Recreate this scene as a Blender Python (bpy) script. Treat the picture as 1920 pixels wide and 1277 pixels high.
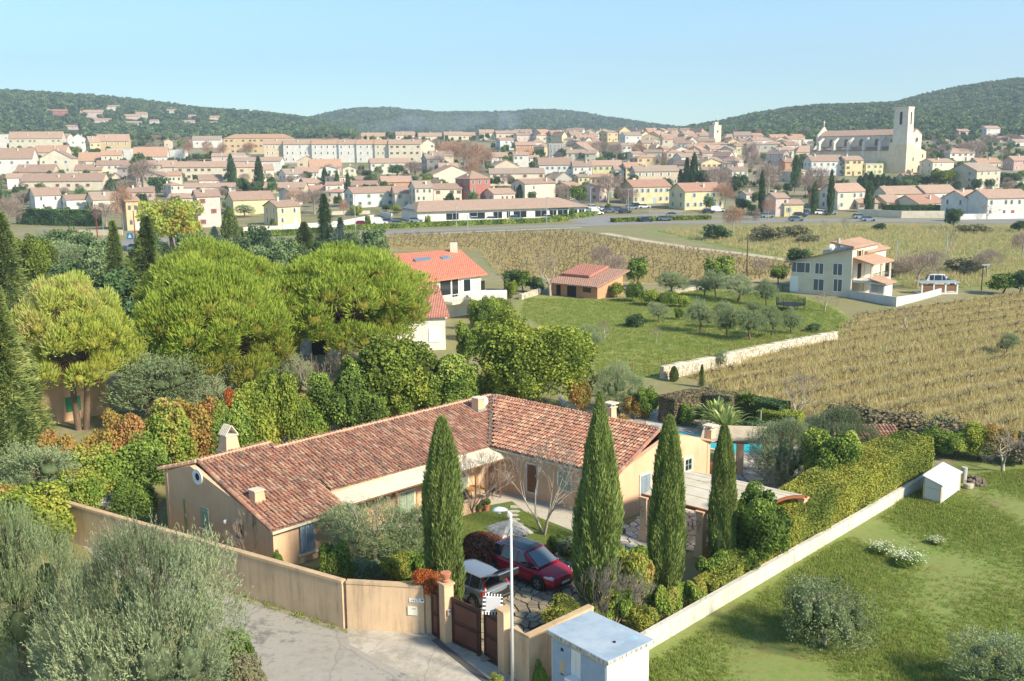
import bpy,bmesh,math,random
import numpy as np
from mathutils import Vector,Matrix,noise
for o in list(bpy.data.objects):bpy.data.objects.remove(o)
SC=bpy.context.scene
C=SC.collection
random.seed(7)
RNG=np.random.default_rng(7)
PI=math.pi
R=math.radians

# ---------------------------------------------------------------- camera, sky, sun, exposure
W0,H0=1920.0,1277.0
FPX=1880.0  # focal length in photo pixels
CAM_H=19.2  # height of the drone over the garden
PITCH=math.atan((638.5-290.0)/FPX)
ROLL=R(0.5)
cam_d=bpy.data.cameras.new('camera')
cam_d.sensor_fit='HORIZONTAL';cam_d.sensor_width=36.0
cam_d.lens=FPX/W0*36.0
cam_d.clip_start=0.5;cam_d.clip_end=12000
cam=bpy.data.objects.new('camera',cam_d);C.objects.link(cam)
_f=Vector((0,math.cos(PITCH),-math.sin(PITCH)))
_r0=Vector((1,0,0));_u0=_r0.cross(_f)
_r=_r0*math.cos(ROLL)-_u0*math.sin(ROLL)
_u=_r0*math.sin(ROLL)+_u0*math.cos(ROLL)
cam.matrix_world=Matrix(((_r.x,_u.x,-_f.x,0),(_r.y,_u.y,-_f.y,0),(_r.z,_u.z,-_f.z,CAM_H),(0,0,0,1)))
SC.camera=cam

SUN_AZ,SUN_EL=R(126),R(35)  # clockwise from the view axis (+Y)
world=bpy.data.worlds.new('World');SC.world=world;world.use_nodes=True
wn=world.node_tree.nodes;wl=world.node_tree.links
sky=wn.new('ShaderNodeTexSky');sky.sky_type='NISHITA';sky.sun_disc=False
sky.sun_elevation=SUN_EL;sky.sun_rotation=SUN_AZ
sky.air_density=1.0;sky.dust_density=0.1;sky.ozone_density=2.5;sky.altitude=200
bg=wn['Background'];bg.inputs['Strength'].default_value=0.105
tint=wn.new('ShaderNodeMixRGB');tint.blend_type='MULTIPLY';tint.inputs[0].default_value=1;tint.inputs[2].default_value=(0.76,0.96,0.99,1)  # thin blue winter air
wl.new(sky.outputs[0],tint.inputs[1]);wl.new(tint.outputs[0],bg.inputs['Color'])
sun_d=bpy.data.lights.new('sun','SUN');sun_d.energy=3.9;sun_d.angle=R(7.0);sun_d.color=(1.0,0.89,0.70)
sun=bpy.data.objects.new('sun',sun_d);C.objects.link(sun)
_sd=Vector((math.sin(SUN_AZ)*math.cos(SUN_EL),math.cos(SUN_AZ)*math.cos(SUN_EL),math.sin(SUN_EL)))
sun.rotation_euler=_sd.to_track_quat('Z','Y').to_euler()
sun.location=_sd*300
SC.view_settings.view_transform='Standard';SC.view_settings.look='None'
SC.view_settings.gamma=1.0;SC.view_settings.exposure=1.08
SC.view_settings.use_curve_mapping=False
SC.render.engine='CYCLES'
SC.cycles.max_bounces=5;SC.cycles.diffuse_bounces=3;SC.cycles.transparent_max_bounces=6
SC.cycles.volume_bounces=0
SC.cycles.use_denoising=True

# ---------------------------------------------------------------- the place measured from the photograph
def ray(x,y):
    a=(x-960.0)/FPX;b=(638.5-y)/FPX
    c,s=math.cos(ROLL),math.sin(ROLL)
    u=a*c+b*s;v=b*c-a*s
    return Vector((u,math.cos(PITCH)+v*math.sin(PITCH),-math.sin(PITCH)+v*math.cos(PITCH)))
def P(x,y,h=0.0):
    r=ray(x,y);t=(h-CAM_H)/r.z
    return Vector((r.x*t,r.y*t,h))
def terr(X,Y):
    """height of the land: flat plain, then the town's rise"""
    t=Y-318.0
    if t<=0:return 0.0
    if t<190:z=0.047*t+0.3*(1-math.exp(-t/30))*0
    elif t<540:z=8.93+0.072*(t-190)
    else:z=34.1+0.01*min(t-540,600)
    return z
def G(x,y):
    """the land seen at a photo position"""
    r=ray(x,y)
    if r.z<0:
        t=-CAM_H/r.z
        if r.y*t<=318:return P(x,y)
    t=318.0/r.y
    while t<4000:
        if CAM_H+r.z*t<=terr(r.x*t,r.y*t):break
        t+=1.0
    return Vector((r.x*t,r.y*t,terr(r.x*t,r.y*t)))
def at_depth(x,y,Y):
    r=ray(x,y);t=Y/r.y
    return Vector((r.x*t,r.y*t,CAM_H+r.z*t))
def zat(X,Y,ypx):
    """height over (X,Y) that shows at photo row ypx"""
    lo,hi=-60.0,400.0
    for _ in range(40):
        m=(lo+hi)/2
        if proj(X,Y,m)[1]>ypx:lo=m
        else:hi=m
    return lo
def proj(X,Y,Z):
    Z=Z-CAM_H
    f=Y*math.cos(PITCH)-Z*math.sin(PITCH)
    v=(Y*math.sin(PITCH)+Z*math.cos(PITCH))/f;u=X/f
    c,s=math.cos(ROLL),math.sin(ROLL)
    return (960+(u*c-v*s)*FPX,638.5-(v*c+u*s)*FPX)
def ppm(v):
    """photo pixels per metre at a point"""
    return FPX/(v[1]*math.cos(PITCH)-(v[2]-CAM_H)*math.sin(PITCH))

# ---------------------------------------------------------------- things, parts, meshes
def tag(o,label=None,cat=None,group=None,kind=None):
    if label:o['label']=label
    if cat:o['category']=cat
    if group:o['group']=group
    if kind:o['kind']=kind
    return o
def thing(name,label,cat,loc=(0,0,0),rz=0.0,group=None):
    o=bpy.data.objects.new(name,None);C.objects.link(o)
    o.location=loc;o.rotation_euler=(0,0,rz);o.empty_display_size=0.3
    return tag(o,label,cat,group)
def link(name,me,parent=None,loc=None,rot=None,scale=None):
    o=bpy.data.objects.new(name,me);C.objects.link(o)
    if parent is not None:o.parent=parent
    if loc is not None:o.location=loc
    if rot is not None:o.rotation_euler=rot
    if scale is not None:o.scale=scale if hasattr(scale,'__len__') else (scale,)*3
    return o
def dup(root,loc=None,rz=None,scale=None,label=None,group=None):
    c=root.copy();C.objects.link(c)
    if loc is not None:c.location=loc
    if rz is not None:c.rotation_euler=(0,0,rz)
    if scale is not None:c.scale=scale if hasattr(scale,'__len__') else (scale,)*3
    if label:c['label']=label
    if group:c['group']=group
    for ch in root.children:
        d=ch.copy();C.objects.link(d);d.parent=c
        for g in ch.children:
            e=g.copy();C.objects.link(e);e.parent=d
    return c
class MB:
    """collects shapes; build() links them as one mesh object"""
    def __init__(s):s.v=[];s.f=[];s.m=[];s.sm=[];s.cur=0;s.smooth=False
    def _add(s,vs,fs):
        n=len(s.v);s.v+=[tuple(x) for x in vs]
        s.f+=[tuple(i+n for i in f) for f in fs];s.m+=[s.cur]*len(fs);s.sm+=[s.smooth]*len(fs)
        return s
    def box(s,x0,x1,y0,y1,z0,z1):
        return s._add([(x0,y0,z0),(x1,y0,z0),(x1,y1,z0),(x0,y1,z0),(x0,y0,z1),(x1,y0,z1),(x1,y1,z1),(x0,y1,z1)],
                      [(0,3,2,1),(4,5,6,7),(0,1,5,4),(1,2,6,5),(2,3,7,6),(3,0,4,7)])
    def hexa(s,b,t):
        """4 bottom points (counter-clockwise from above) and 4 top points"""
        return s._add(list(b)+list(t),[(0,3,2,1),(4,5,6,7),(0,1,5,4),(1,2,6,5),(2,3,7,6),(3,0,4,7)])
    def prism(s,poly,z0,z1):
        n=len(poly)
        vs=[(p[0],p[1],z0 if len(p)<3 else p[2]) for p in poly]+[(p[0],p[1],z1) for p in poly]
        return s._add(vs,[tuple(range(n))[::-1],tuple(range(n,2*n))]+[(i,(i+1)%n,n+(i+1)%n,n+i) for i in range(n)])
    def slab(s,pts,th):
        """a panel of any orientation given thickness th downwards"""
        n=len(pts);b=[Vector(p) for p in pts];t=[p-Vector((0,0,th)) for p in b]
        return s._add(b+t,[tuple(range(n)),tuple(range(n,2*n))[::-1]]+[(i,n+i,n+(i+1)%n,(i+1)%n) for i in range(n)])
    def face(s,pts):return s._add(pts,[tuple(range(len(pts)))])
    def bar(s,p,q,w,h=None,up=(0,0,1)):
        h=h or w;p=Vector(p);q=Vector(q);d=(q-p).normalized();up=Vector(up)
        if abs(d.dot(up))>0.98:up=Vector((0,1,0))
        a=d.cross(up).normalized()*w/2;b=a.cross(d).normalized()*h/2
        return s.hexa([p-a-b,p+a-b,q+a-b,q-a-b],[p-a+b,p+a+b,q+a+b,q-a+b])
    def tube(s,p,q,r0,r1=None,n=8,cap=True):
        r1=r0 if r1 is None else r1;p=Vector(p);q=Vector(q);d=(q-p)
        if d.length<1e-6:return s
        d.normalize();a=d.orthogonal().normalized();b=d.cross(a)
        vs=[p+(a*math.cos(t)+b*math.sin(t))*r0 for t in [2*PI*i/n for i in range(n)]]
        vs+=[q+(a*math.cos(t)+b*math.sin(t))*r1 for t in [2*PI*i/n for i in range(n)]]
        fs=[(i,(i+1)%n,n+(i+1)%n,n+i) for i in range(n)]
        if cap:fs+=[tuple(range(n))[::-1],tuple(range(n,2*n))]
        return s._add(vs,fs)
    def lathe(s,c,prof,n=12,axis='z'):
        c=Vector(c);vs=[]
        for r,z in prof:
            for i in range(n):
                t=2*PI*i/n
                x,y=r*math.cos(t),r*math.sin(t)
                vs.append(c+(Vector((x,y,z)) if axis=='z' else Vector((z,x,y)) if axis=='x' else Vector((x,z,y))))
        fs=[]
        for k in range(len(prof)-1):
            for i in range(n):fs.append((k*n+i,k*n+(i+1)%n,(k+1)*n+(i+1)%n,(k+1)*n+i))
        fs+=[tuple(range(n))[::-1],tuple(range((len(prof)-1)*n,len(prof)*n))]
        return s._add(vs,fs)
    def mesh(s,name,mats):
        me=bpy.data.meshes.new(name);me.from_pydata([tuple(v) for v in s.v],[],s.f)
        for m in (mats if isinstance(mats,(list,tuple)) else [mats]):me.materials.append(m)
        me.polygons.foreach_set('material_index',s.m);me.polygons.foreach_set('use_smooth',s.sm)
        me.update();return me
    def build(s,name,mats,parent=None,**k):
        return link(name,s.mesh(name,mats),parent,**k)
def bevel(o,w=0.02,seg=2):
    m=o.modifiers.new('bevel','BEVEL');m.width=w;m.segments=seg;m.limit_method='ANGLE';return o
def struct(o):o['kind']='structure';return o
def stuff(o):o['kind']='stuff';return o
# ---------------------------------------------------------------- procedural materials
MATS={}
import colorsys
TONE={'pine foliage':(1.4,.78,-.03),'golden pine foliage':(1.75,.85,-.01),'cypress foliage':(1.75,.8,-.035),'olive foliage':(1.15,1.1,-.02),'dusty olive foliage':(.86,1.15,-.025),'photinia hedge leaves':(1.5,.8,0),
        'russet hedge leaves':(1.35,.8,.012),'laurel leaves':(1.6,.85,-.02),'olive green leaves':(1.6,.85,0),'variegated hedge leaves':(.86,.85,.01),'dark evergreen foliage':(1.8,.8,0),'fir foliage':(1.7,.85,-.05),
        'grass blades':(1.5,.8,-.032),'dry grass blades':(1.4,1.0,.004),'forest foliage':(1.9,.8,-.01),'scrub foliage':(1.3,.9,0),'orange shrub leaves':(1.15,.85,0),'maroon barberry leaves':(1.2,.8,0),'yucca leaves':(1.1,.9,0),
        'green meadow':(1.55,.82,-.03),'orchard grass':(1.5,.8,-.04),'garden lawn':(1.35,.8,-.012),'dry vineyard soil':(1.35,1.0,.012),'far vineyard':(1.4,1.1,0),'dry winter ground':(1.25,.9,0),'wooded hillside':(1.2,.8,0),'far meadow':(1.1,.9,0)}
def toned(cols,name):
    """real leaf and soil colours lightened and greyed together, hue nudged"""
    if name not in TONE:return cols
    k,ds,hs=TONE[name];out=[]
    for c in cols:
        h,l,s=colorsys.rgb_to_hls(*[x**(1/2.2) for x in c]);r=colorsys.hls_to_rgb((h+hs)%1,min(.85,l*k**.5),s*ds);out.append(tuple(max(0,x)**2.2 for x in r))
    return out
class N:
    """small node-graph writer"""
    def __init__(s,name):
        s.m=bpy.data.materials.new(name);s.m.use_nodes=True;s.t=s.m.node_tree;s.n=s.t.nodes
        s.out=s.n['Material Output'];s.b=s.n['Principled BSDF'];s.b.inputs['Roughness'].default_value=0.85
        s.b.inputs['Specular IOR Level'].default_value=0.25
    def new(s,t,**k):
        q=s.n.new(t)
        for a,b in k.items():setattr(q,a,b)
        return q
    def L(s,a,b):s.t.links.new(a,b)
    def pos(s):
        return s.new('ShaderNodeNewGeometry').outputs['Position']
    def obj(s):return s.new('ShaderNodeTexCoord').outputs['Object']
    def scale(s,v,sc):
        m=s.new('ShaderNodeMapping');s.L(v,m.inputs[0]);m.inputs['Scale'].default_value=sc;return m.outputs[0]
    def noise(s,v,sc,det=4,rough=0.6,dist=0.0):
        q=s.new('ShaderNodeTexNoise');s.L(v,q.inputs['Vector']);q.inputs['Scale'].default_value=sc
        q.inputs['Detail'].default_value=det;q.inputs['Roughness'].default_value=rough;q.inputs['Distortion'].default_value=dist
        return q.outputs['Fac']
    def ramp(s,fac,cols,lo=0.0,hi=1.0):
        q=s.new('ShaderNodeValToRGB');s.L(fac,q.inputs[0]);e=q.color_ramp.elements
        n=len(cols)
        while len(e)<n:e.new(0.5)
        for i,c in enumerate(cols):
            e[i].position=lo+(hi-lo)*i/max(n-1,1);e[i].color=(*c[:3],1)
        return q.outputs['Color']
    def mix(s,f,a,b,mode='MIX'):
        q=s.new('ShaderNodeMixRGB',blend_type=mode)
        for i,x in enumerate((f,a,b)):
            if isinstance(x,(int,float)):q.inputs[i].default_value=x if i==0 else (x,x,x,1)
            elif isinstance(x,tuple):q.inputs[i].default_value=(*x[:3],1)
            else:s.L(x,q.inputs[i])
        return q.outputs[0]
    def math(s,op,a,b=0.0,clamp=False):
        q=s.new('ShaderNodeMath',operation=op,use_clamp=clamp)
        for i,x in enumerate((a,b)):
            if isinstance(x,(int,float)):q.inputs[i].default_value=x
            else:s.L(x,q.inputs[i])
        return q.outputs[0]
    def bump(s,h,st=0.3,d=0.02):
        q=s.new('ShaderNodeBump');s.L(h,q.inputs['Height']);q.inputs['Strength'].default_value=st;q.inputs['Distance'].default_value=d
        s.L(q.outputs[0],s.b.inputs['Normal']);return q
    def col(s,c):
        if isinstance(c,tuple):s.b.inputs['Base Color'].default_value=(*c[:3],1)
        else:s.L(c,s.b.inputs['Base Color'])
        return s
def hexc(h):
    h=h.lstrip('#');r=[int(h[i:i+2],16)/255 for i in (0,2,4)]
    return tuple(x/12.92 if x<=0.04045 else ((x+0.055)/1.055)**2.4 for x in r)
def sc(c,k):return tuple(min(1,x*k) for x in c[:3])
def plain(name,c,rough=0.6,metal=0.0,var=0.12,nsc=6.0,spec=0.3,bump=0.0):
    if name in MATS:return MATS[name]
    g=N(name);v=g.obj();n=g.noise(v,nsc)
    g.col(g.ramp(n,[sc(c,1-var),sc(c,1+var)],0.3,0.7))
    g.b.inputs['Roughness'].default_value=rough;g.b.inputs['Metallic'].default_value=metal
    g.b.inputs['Specular IOR Level'].default_value=spec
    if bump:g.bump(g.noise(v,nsc*8),bump)
    MATS[name]=g.m;return g.m
def plaster(name,c,stain=0.35,dirt=(0.22,0.17,0.13),bump=0.25):
    """rendered wall: cloudy colour, vertical rain streaks, splash dirt that has its own shape"""
    if name in MATS:return MATS[name]
    g=N(name);p=g.pos()
    cloud=g.noise(p,0.55,5,0.6);fine=g.noise(p,9.0,5,0.7)
    base=g.ramp(cloud,[sc(c,0.84),c,sc(c,1.09)],0.3,0.7)
    base=g.mix(g.math('MULTIPLY',fine,0.35),base,sc(c,0.75))
    st=g.noise(g.scale(p,(2.6,2.6,0.16)),1.6,6,0.68)
    sp=g.noise(p,0.9,3)
    k=g.math('MULTIPLY',g.ramp(st,[(0,0,0),(1,1,1)],0.46,0.72),g.ramp(sp,[(0,0,0),(1,1,1)],0.34,0.58))
    g.col(g.mix(g.math('MULTIPLY',k,stain),base,dirt))
    g.b.inputs['Roughness'].default_value=0.92
    g.bump(g.noise(p,22.0,6,0.7),bump,0.01)
    MATS[name]=g.m;return g.m
def leafmat(name,cols,tr=0.25,rough=0.6,hue=0.35,gloss=0.0):
    """leaves: tone runs with the attribute v of each leaf, plus a shift per plant"""
    if name in MATS:return MATS[name]
    g=N(name);cols=toned(cols,name)
    a=g.new('ShaderNodeAttribute',attribute_name='v').outputs['Fac']
    oi=g.new('ShaderNodeObjectInfo').outputs['Random']
    f=g.math('ADD',a,g.math('MULTIPLY',g.math('SUBTRACT',oi,0.5),hue),True)
    c=g.ramp(f,cols)
    d=g.new('ShaderNodeBsdfDiffuse');g.L(c,d.inputs[0])
    t=g.new('ShaderNodeBsdfTranslucent');g.L(g.mix(0.2,c,(0.34,0.38,0.12)),t.inputs[0])
    m=g.new('ShaderNodeMixShader');m.inputs[0].default_value=tr;g.L(d.outputs[0],m.inputs[1]);g.L(t.outputs[0],m.inputs[2])
    last=m.outputs[0]
    if gloss:
        gl=g.new('ShaderNodeBsdfGlossy');gl.inputs['Roughness'].default_value=0.4
        m2=g.new('ShaderNodeMixShader');m2.inputs[0].default_value=gloss;g.L(last,m2.inputs[1]);g.L(gl.outputs[0],m2.inputs[2]);last=m2.outputs[0]
    g.L(last,g.out.inputs[0]);g.n.remove(g.b)
    MATS[name]=g.m;return g.m
def glassmat(name,c=(0.02,0.025,0.03),rough=0.08):
    if name in MATS:return MATS[name]
    g=N(name);g.col(c);g.b.inputs['Roughness'].default_value=rough;g.b.inputs['Specular IOR Level'].default_value=0.7
    MATS[name]=g.m;return g.m
def tilemat(name,cols,grime=0.5):
    if name in MATS:return MATS[name]
    g=N(name);geo=g.new('ShaderNodeNewGeometry');oi=g.new('ShaderNodeObjectInfo').outputs['Random']
    f=g.math('FRACT',g.math('ADD',geo.outputs['Random Per Island'],oi))
    q=g.new('ShaderNodeValToRGB');q.color_ramp.interpolation='CONSTANT';e=q.color_ramp.elements
    while len(e)<len(cols):e.new(0.5)
    for i,c in enumerate(cols):e[i].position=i/len(cols);e[i].color=(*c,1)
    g.L(f,q.inputs[0]);q=g.new('ShaderNodeHueSaturation');q.inputs['Value'].default_value=.9;q.inputs['Saturation'].default_value=.96;g.L(g.n['Color Ramp'].outputs[0],q.inputs['Color'])
    n1=g.noise(geo.outputs['Position'],11.0,5,0.7);n2=g.noise(geo.outputs['Position'],0.7,4,0.6)
    c=g.mix(g.ramp(n1,[(0,0,0),(1,1,1)],0.42,0.72),q.outputs[0],(0.45,0.32,0.24))
    k=g.math('MULTIPLY',g.ramp(n2,[(0,0,0),(1,1,1)],0.42,0.66),grime)
    k=g.math('MULTIPLY',k,g.ramp(g.noise(geo.outputs['Position'],4.0,3),[(0,0,0),(1,1,1)],0.35,0.6))
    g.col(g.mix(k,c,(0.095,0.072,0.06)))
    g.b.inputs['Roughness'].default_value=0.9
    g.bump(n1,0.3,0.02)
    MATS[name]=g.m;return g.m
def farroof(name,c):
    """barrel tiles of a far roof: relief and colour too fine to build"""
    if name in MATS:return MATS[name]
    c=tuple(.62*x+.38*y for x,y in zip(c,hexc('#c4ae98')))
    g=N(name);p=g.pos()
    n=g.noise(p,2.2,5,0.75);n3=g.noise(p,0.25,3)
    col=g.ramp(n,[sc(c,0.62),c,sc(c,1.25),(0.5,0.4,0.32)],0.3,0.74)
    oi=g.new('ShaderNodeObjectInfo').outputs['Random']
    col=g.mix(g.math('MULTIPLY',n3,0.4),col,sc(c,0.7))
    w=g.new('ShaderNodeTexWave',wave_type='BANDS',bands_direction='X');g.L(g.obj(),w.inputs[0]);w.inputs['Scale'].default_value=1.3
    col=g.mix(g.math('MULTIPLY',w.outputs['Fac'],0.28),col,sc(c,0.5))
    g.col(col);g.b.inputs['Roughness'].default_value=0.9
    g.bump(w.outputs['Fac'],0.5,0.08)
    MATS[name]=g.m;return g.m

M={}
M['ochre']=plaster('house ochre render',hexc('#dbb591'),0.3,(0.35,0.2,0.12))
M['wall_ochre']=plaster('garden wall render',hexc('#dcbc98'),0.8,(0.3,0.2,0.13))
M['cap']=plaster('wall cap',hexc('#c9ab86'),0.8,(0.2,0.18,0.15),0.6)
M['white']=plaster('white render',hexc('#d0ccc4'),0.15)
M['offwhite']=plaster('off white render',hexc('#ddd6c6'),0.25)
FARG=glassmat('far window glass',(.10,.11,.12),.3)
M['stucco']=plaster('cream stucco',hexc('#d8cfb9'),0.2)
M['concrete']=plaster('old concrete',hexc('#b9b3a6'),0.5,(0.16,0.15,0.13))
M['lowwall']=plaster('pale block wall',hexc('#cfc9ba'),0.95,(0.24,0.22,0.18),0.4)
M['tile']=tilemat('barrel tiles',[hexc(x) for x in ('#ae6444','#b97a58','#c49270','#a25640','#b86e50','#cfa683','#9a5c46','#8c5c4a','#c68c68','#b06a4c','#a8735a','#c2906c','#7f5c4c','#bc8262')])
M['tile_under']=tilemat('channel tiles',[hexc(x) for x in ('#6e4335','#7d4c3a','#5c3b31')],0.7)
M['ridge']=plaster('ridge mortar',hexc('#c7a283'),0.5,(0.25,0.2,0.16),0.6)
M['shutter_green']=plain('sage painted wood',hexc('#8fa08a'),0.6,var=0.08)
M['shutter_blue']=plain('blue grey painted wood',hexc('#8796a0'),0.6,var=0.08)
M['stone_trim']=plaster('pale stone trim',hexc('#d8cbb4'),0.3)
M['wood']=plain('weathered wood',hexc('#7d5a41'),0.8,var=0.25,nsc=14)
M['gate']=plain('brown gate paint',hexc('#4c2f27'),0.55,var=0.25,nsc=2.5)
M['gate2']=plain('brown gate panel',hexc('#5c382c'),0.5,var=0.3,nsc=1.6)
M['metal']=plain('galvanised steel',hexc('#b9bcbc'),0.45,0.5,var=0.08)
M['white_paint']=plain('white paint',hexc('#e6e6e2'),0.5,var=0.04)
M['black']=plain('black plastic',(0.02,0.02,0.02),0.5,var=0.1)
M['dark']=plain('dark opening',(0.018,0.016,0.015),0.7,var=0.1)
M['bark']=plain('bark',hexc('#6f5d4c'),0.95,var=0.35,nsc=9,bump=0.6)
M['palebark']=plain('pale grey bark',hexc('#a2998a'),0.95,var=0.3,nsc=9,bump=0.4)
M['twig']=plain('bare twigs',hexc('#8d8074'),0.95,var=0.2,nsc=3)
M['twig_far']=plain('bare twigs russet',hexc('#a08c80'),0.95,var=0.2,nsc=1)
M['glass']=glassmat('window glass')
M['terracotta']=plain('terracotta',hexc('#b9785c'),0.8,var=0.15)
M['iron']=plain('wrought iron',(0.03,0.028,0.027),0.6)

def groundmat(name,cols,s1=0.25,s2=3.0,lo=0.3,hi=0.7,bump=0.5,fine=14.0,amt=0.5,rough=0.95,stretch=None):
    if name in MATS:return MATS[name]
    g=N(name);p=g.pos();cols=toned(cols,name)
    q=g.scale(p,stretch) if stretch else p
    a=g.noise(q,s1,5,0.6);b=g.noise(q,s2,6,0.7);f=g.noise(p,fine,4,0.7)
    k=g.math('ADD',g.math('MULTIPLY',a,1-amt),g.math('MULTIPLY',b,amt))
    c=g.ramp(k,cols,lo,hi)
    c=g.mix(g.math('MULTIPLY',f,0.45),c,g.mix(1.0,c,0.55,'MULTIPLY'))
    g.col(c);g.b.inputs['Roughness'].default_value=rough
    g.bump(g.math('ADD',b,g.math('MULTIPLY',f,0.5)),bump,0.08)
    MATS[name]=g.m;return g.m
H=hexc
M['ground']=groundmat('dry winter ground',[H('#6d6a45'),H('#8a7c58'),H('#7d7b4c'),H('#9a8a66'),H('#66693e')],0.04,0.8)
M['meadow']=groundmat('green meadow',[H('#7b6d4c'),H('#5f6b30'),H('#64783a'),H('#54752c'),H('#7c8a47')],0.16,1.6,0.32,0.66)
M['lawn']=groundmat('garden lawn',[H('#77713f'),H('#5d6f2e'),H('#506a28'),H('#6b7a37')],0.3,2.5)
M['orchard']=groundmat('orchard grass',[H('#8e7f52'),H('#6d7b3c'),H('#5e7a33'),H('#7d8a47'),H('#8a7a50')],0.06,0.7)
M['vinefield']=groundmat('dry vineyard soil',[H('#9a8156'),H('#8a7a4a'),H('#a48a5e'),H('#7f6c48'),H('#a5945f')],0.09,1.1)
M['vinefar']=groundmat('far vineyard',[H('#9a8460'),H('#8b7853'),H('#a8926c'),H('#7e6c4a')],0.03,0.5)
M['asphalt']=groundmat('worn pale asphalt',[H('#8f8b84'),H('#a19b91'),H('#a8a398'),H('#7f7b74')],0.35,2.6,.36,.62,bump=0.2,fine=24)
M['road']=groundmat('asphalt road',[H('#8d8a86'),H('#9d9a95')],0.2,2.0,bump=0.1)
M['apron']=groundmat('cracked concrete',[H('#b0a899'),H('#c2baac'),H('#a39b8c'),H('#bdb5a6')],0.5,2.5,bump=0.15,fine=30)
def cracks(m,sc_,w,c):
    t=m.node_tree;n=t.nodes;g=n['Principled BSDF'];src=g.inputs['Base Color'].links[0].from_socket
    geo=n.new('ShaderNodeNewGeometry');ns=n.new('ShaderNodeTexNoise');ns.inputs['Scale'].default_value=1.3;ns.inputs['Detail'].default_value=5;mx=n.new('ShaderNodeMixRGB');mx.inputs[0].default_value=.25
    t.links.new(geo.outputs['Position'],ns.inputs['Vector']);t.links.new(geo.outputs['Position'],mx.inputs[1]);t.links.new(ns.outputs['Color'],mx.inputs[2])
    v=n.new('ShaderNodeTexVoronoi');v.feature='DISTANCE_TO_EDGE';v.inputs['Scale'].default_value=sc_;t.links.new(mx.outputs[0],v.inputs['Vector'])
    r=n.new('ShaderNodeValToRGB');r.color_ramp.elements[0].position=0;r.color_ramp.elements[0].color=(.4,.4,.4,1);r.color_ramp.elements[1].position=w;r.color_ramp.elements[1].color=(0,0,0,1);t.links.new(v.outputs['Distance'],r.inputs[0])
    o=n.new('ShaderNodeMixRGB');t.links.new(r.outputs[0],o.inputs[0]);t.links.new(src,o.inputs[1]);o.inputs[2].default_value=(*c,1);t.links.new(o.outputs[0],g.inputs['Base Color'])
cracks(M['apron'],.42,.012,H('#6f675c'));cracks(M['asphalt'],.2,.006,H('#6a665f'))
M['gravel']=groundmat('gravel verge',[H('#8d8268'),H('#a39a84'),H('#6f7346')],0.8,5.0,bump=0.6,fine=30)
M['grout']=groundmat('dark mortar and soil',[H('#4d473c'),H('#5d5546'),H('#4a4a34')],0.8,4.0,bump=0.4)
M['patio']=groundmat('pale stone patio',[H('#b5ab9a'),H('#c8bfae'),H('#a79d8c')],0.6,3.0,bump=0.3)
M['soil']=groundmat('bare soil',[H('#6b563e'),H('#7a6a4a'),H('#5d5638')],0.5,3.0)
M['town']=groundmat('town gardens and yards',[H('#8f8a5c'),H('#a79a80'),H('#6f7448'),H('#b3a68e')],0.03,0.4)
M['hill']=groundmat('wooded hillside',[H('#3a4a2c'),H('#46552f'),H('#34452b')],0.01,0.1)
def stonemat(name,cols):
    if name in MATS:return MATS[name]
    g=N(name);geo=g.new('ShaderNodeNewGeometry');oi=g.new('ShaderNodeObjectInfo').outputs['Random']
    f=g.math('FRACT',g.math('ADD',geo.outputs['Random Per Island'],oi))
    c=g.ramp(f,cols);n=g.noise(geo.outputs['Position'],7.0,6,0.7)
    g.col(g.mix(g.ramp(n,[(0,0,0),(1,1,1)],0.45,0.75),c,(0.16,0.15,0.12)))
    g.bump(n,0.5,0.02);MATS[name]=g.m;return g.m
M['paving']=stonemat('paving stones',[H('#9a8e76'),H('#b0a58c'),H('#8a8071'),H('#a8977a'),H('#948a7c')])
M['paving_pale']=stonemat('pale flagstones',[H('#bdb5a8'),H('#cfc8bb'),H('#aaa396')])
M['drystone']=stonemat('dry stone',[H('#cfc4ae'),H('#e0d7c4'),H('#b8ab93'),H('#d8ccb4')])
# leaves
LM={}
LM['cypress']=leafmat('cypress foliage',[H('#3f5329'),H('#506a30'),H('#62803b'),H('#7f9648')],0.15)
LM['olive']=leafmat('olive foliage',[H('#4d5a40'),H('#6a7a58'),H('#7f9069'),H('#9aa67f')],0.2)
LM['olive2']=leafmat('dusty olive foliage',[H('#5c6a50'),H('#7a8a6c'),H('#96a386'),H('#aeb796')],0.2)
LM['pine']=leafmat('pine foliage',[H('#8a7d2e'),H('#7c8a2c'),H('#6f9a2c'),H('#86ad30'),H('#9cbc35')],0.45)
LM['pine_gold']=leafmat('golden pine foliage',[H('#b58f2c'),H('#a39a30'),H('#8a9c2e'),H('#9bb034'),H('#c8a834')],0.45)
LM['hedge']=leafmat('photinia hedge leaves',[H('#3f5224'),H('#567028'),H('#6d8a30'),H('#8d9a36'),H('#a8883a'),H('#b06a34')],0.3)
LM['russet']=leafmat('russet hedge leaves',[H('#7a6a2c'),H('#94813a'),H('#a8783a'),H('#b5663a'),H('#8d8a36')],0.3)
LM['laurel']=leafmat('laurel leaves',[H('#34481f'),H('#48632a'),H('#607f30'),H('#83983c')],0.2)
LM['laurel_gold']=leafmat('olive green leaves',[H('#3f4a1f'),H('#5f6f28'),H('#7f8a30'),H('#9a9638')],0.25)
LM['privet']=leafmat('variegated hedge leaves',[H('#5c7030'),H('#7d8d3c'),H('#a3a64a'),H('#c2b552'),H('#8a9a48')],0.25)
LM['dark']=leafmat('dark evergreen foliage',[H('#26351f'),H('#34482a'),H('#425a32'),H('#506a3a')],0.12)
LM['fir']=leafmat('fir foliage',[H('#2f4526'),H('#3f5a30'),H('#56743a'),H('#6f8644')],0.15)
LM['cedar']=leafmat('blue cedar foliage',[H('#5a6e62'),H('#74897c'),H('#93a498')],0.15)
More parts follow.
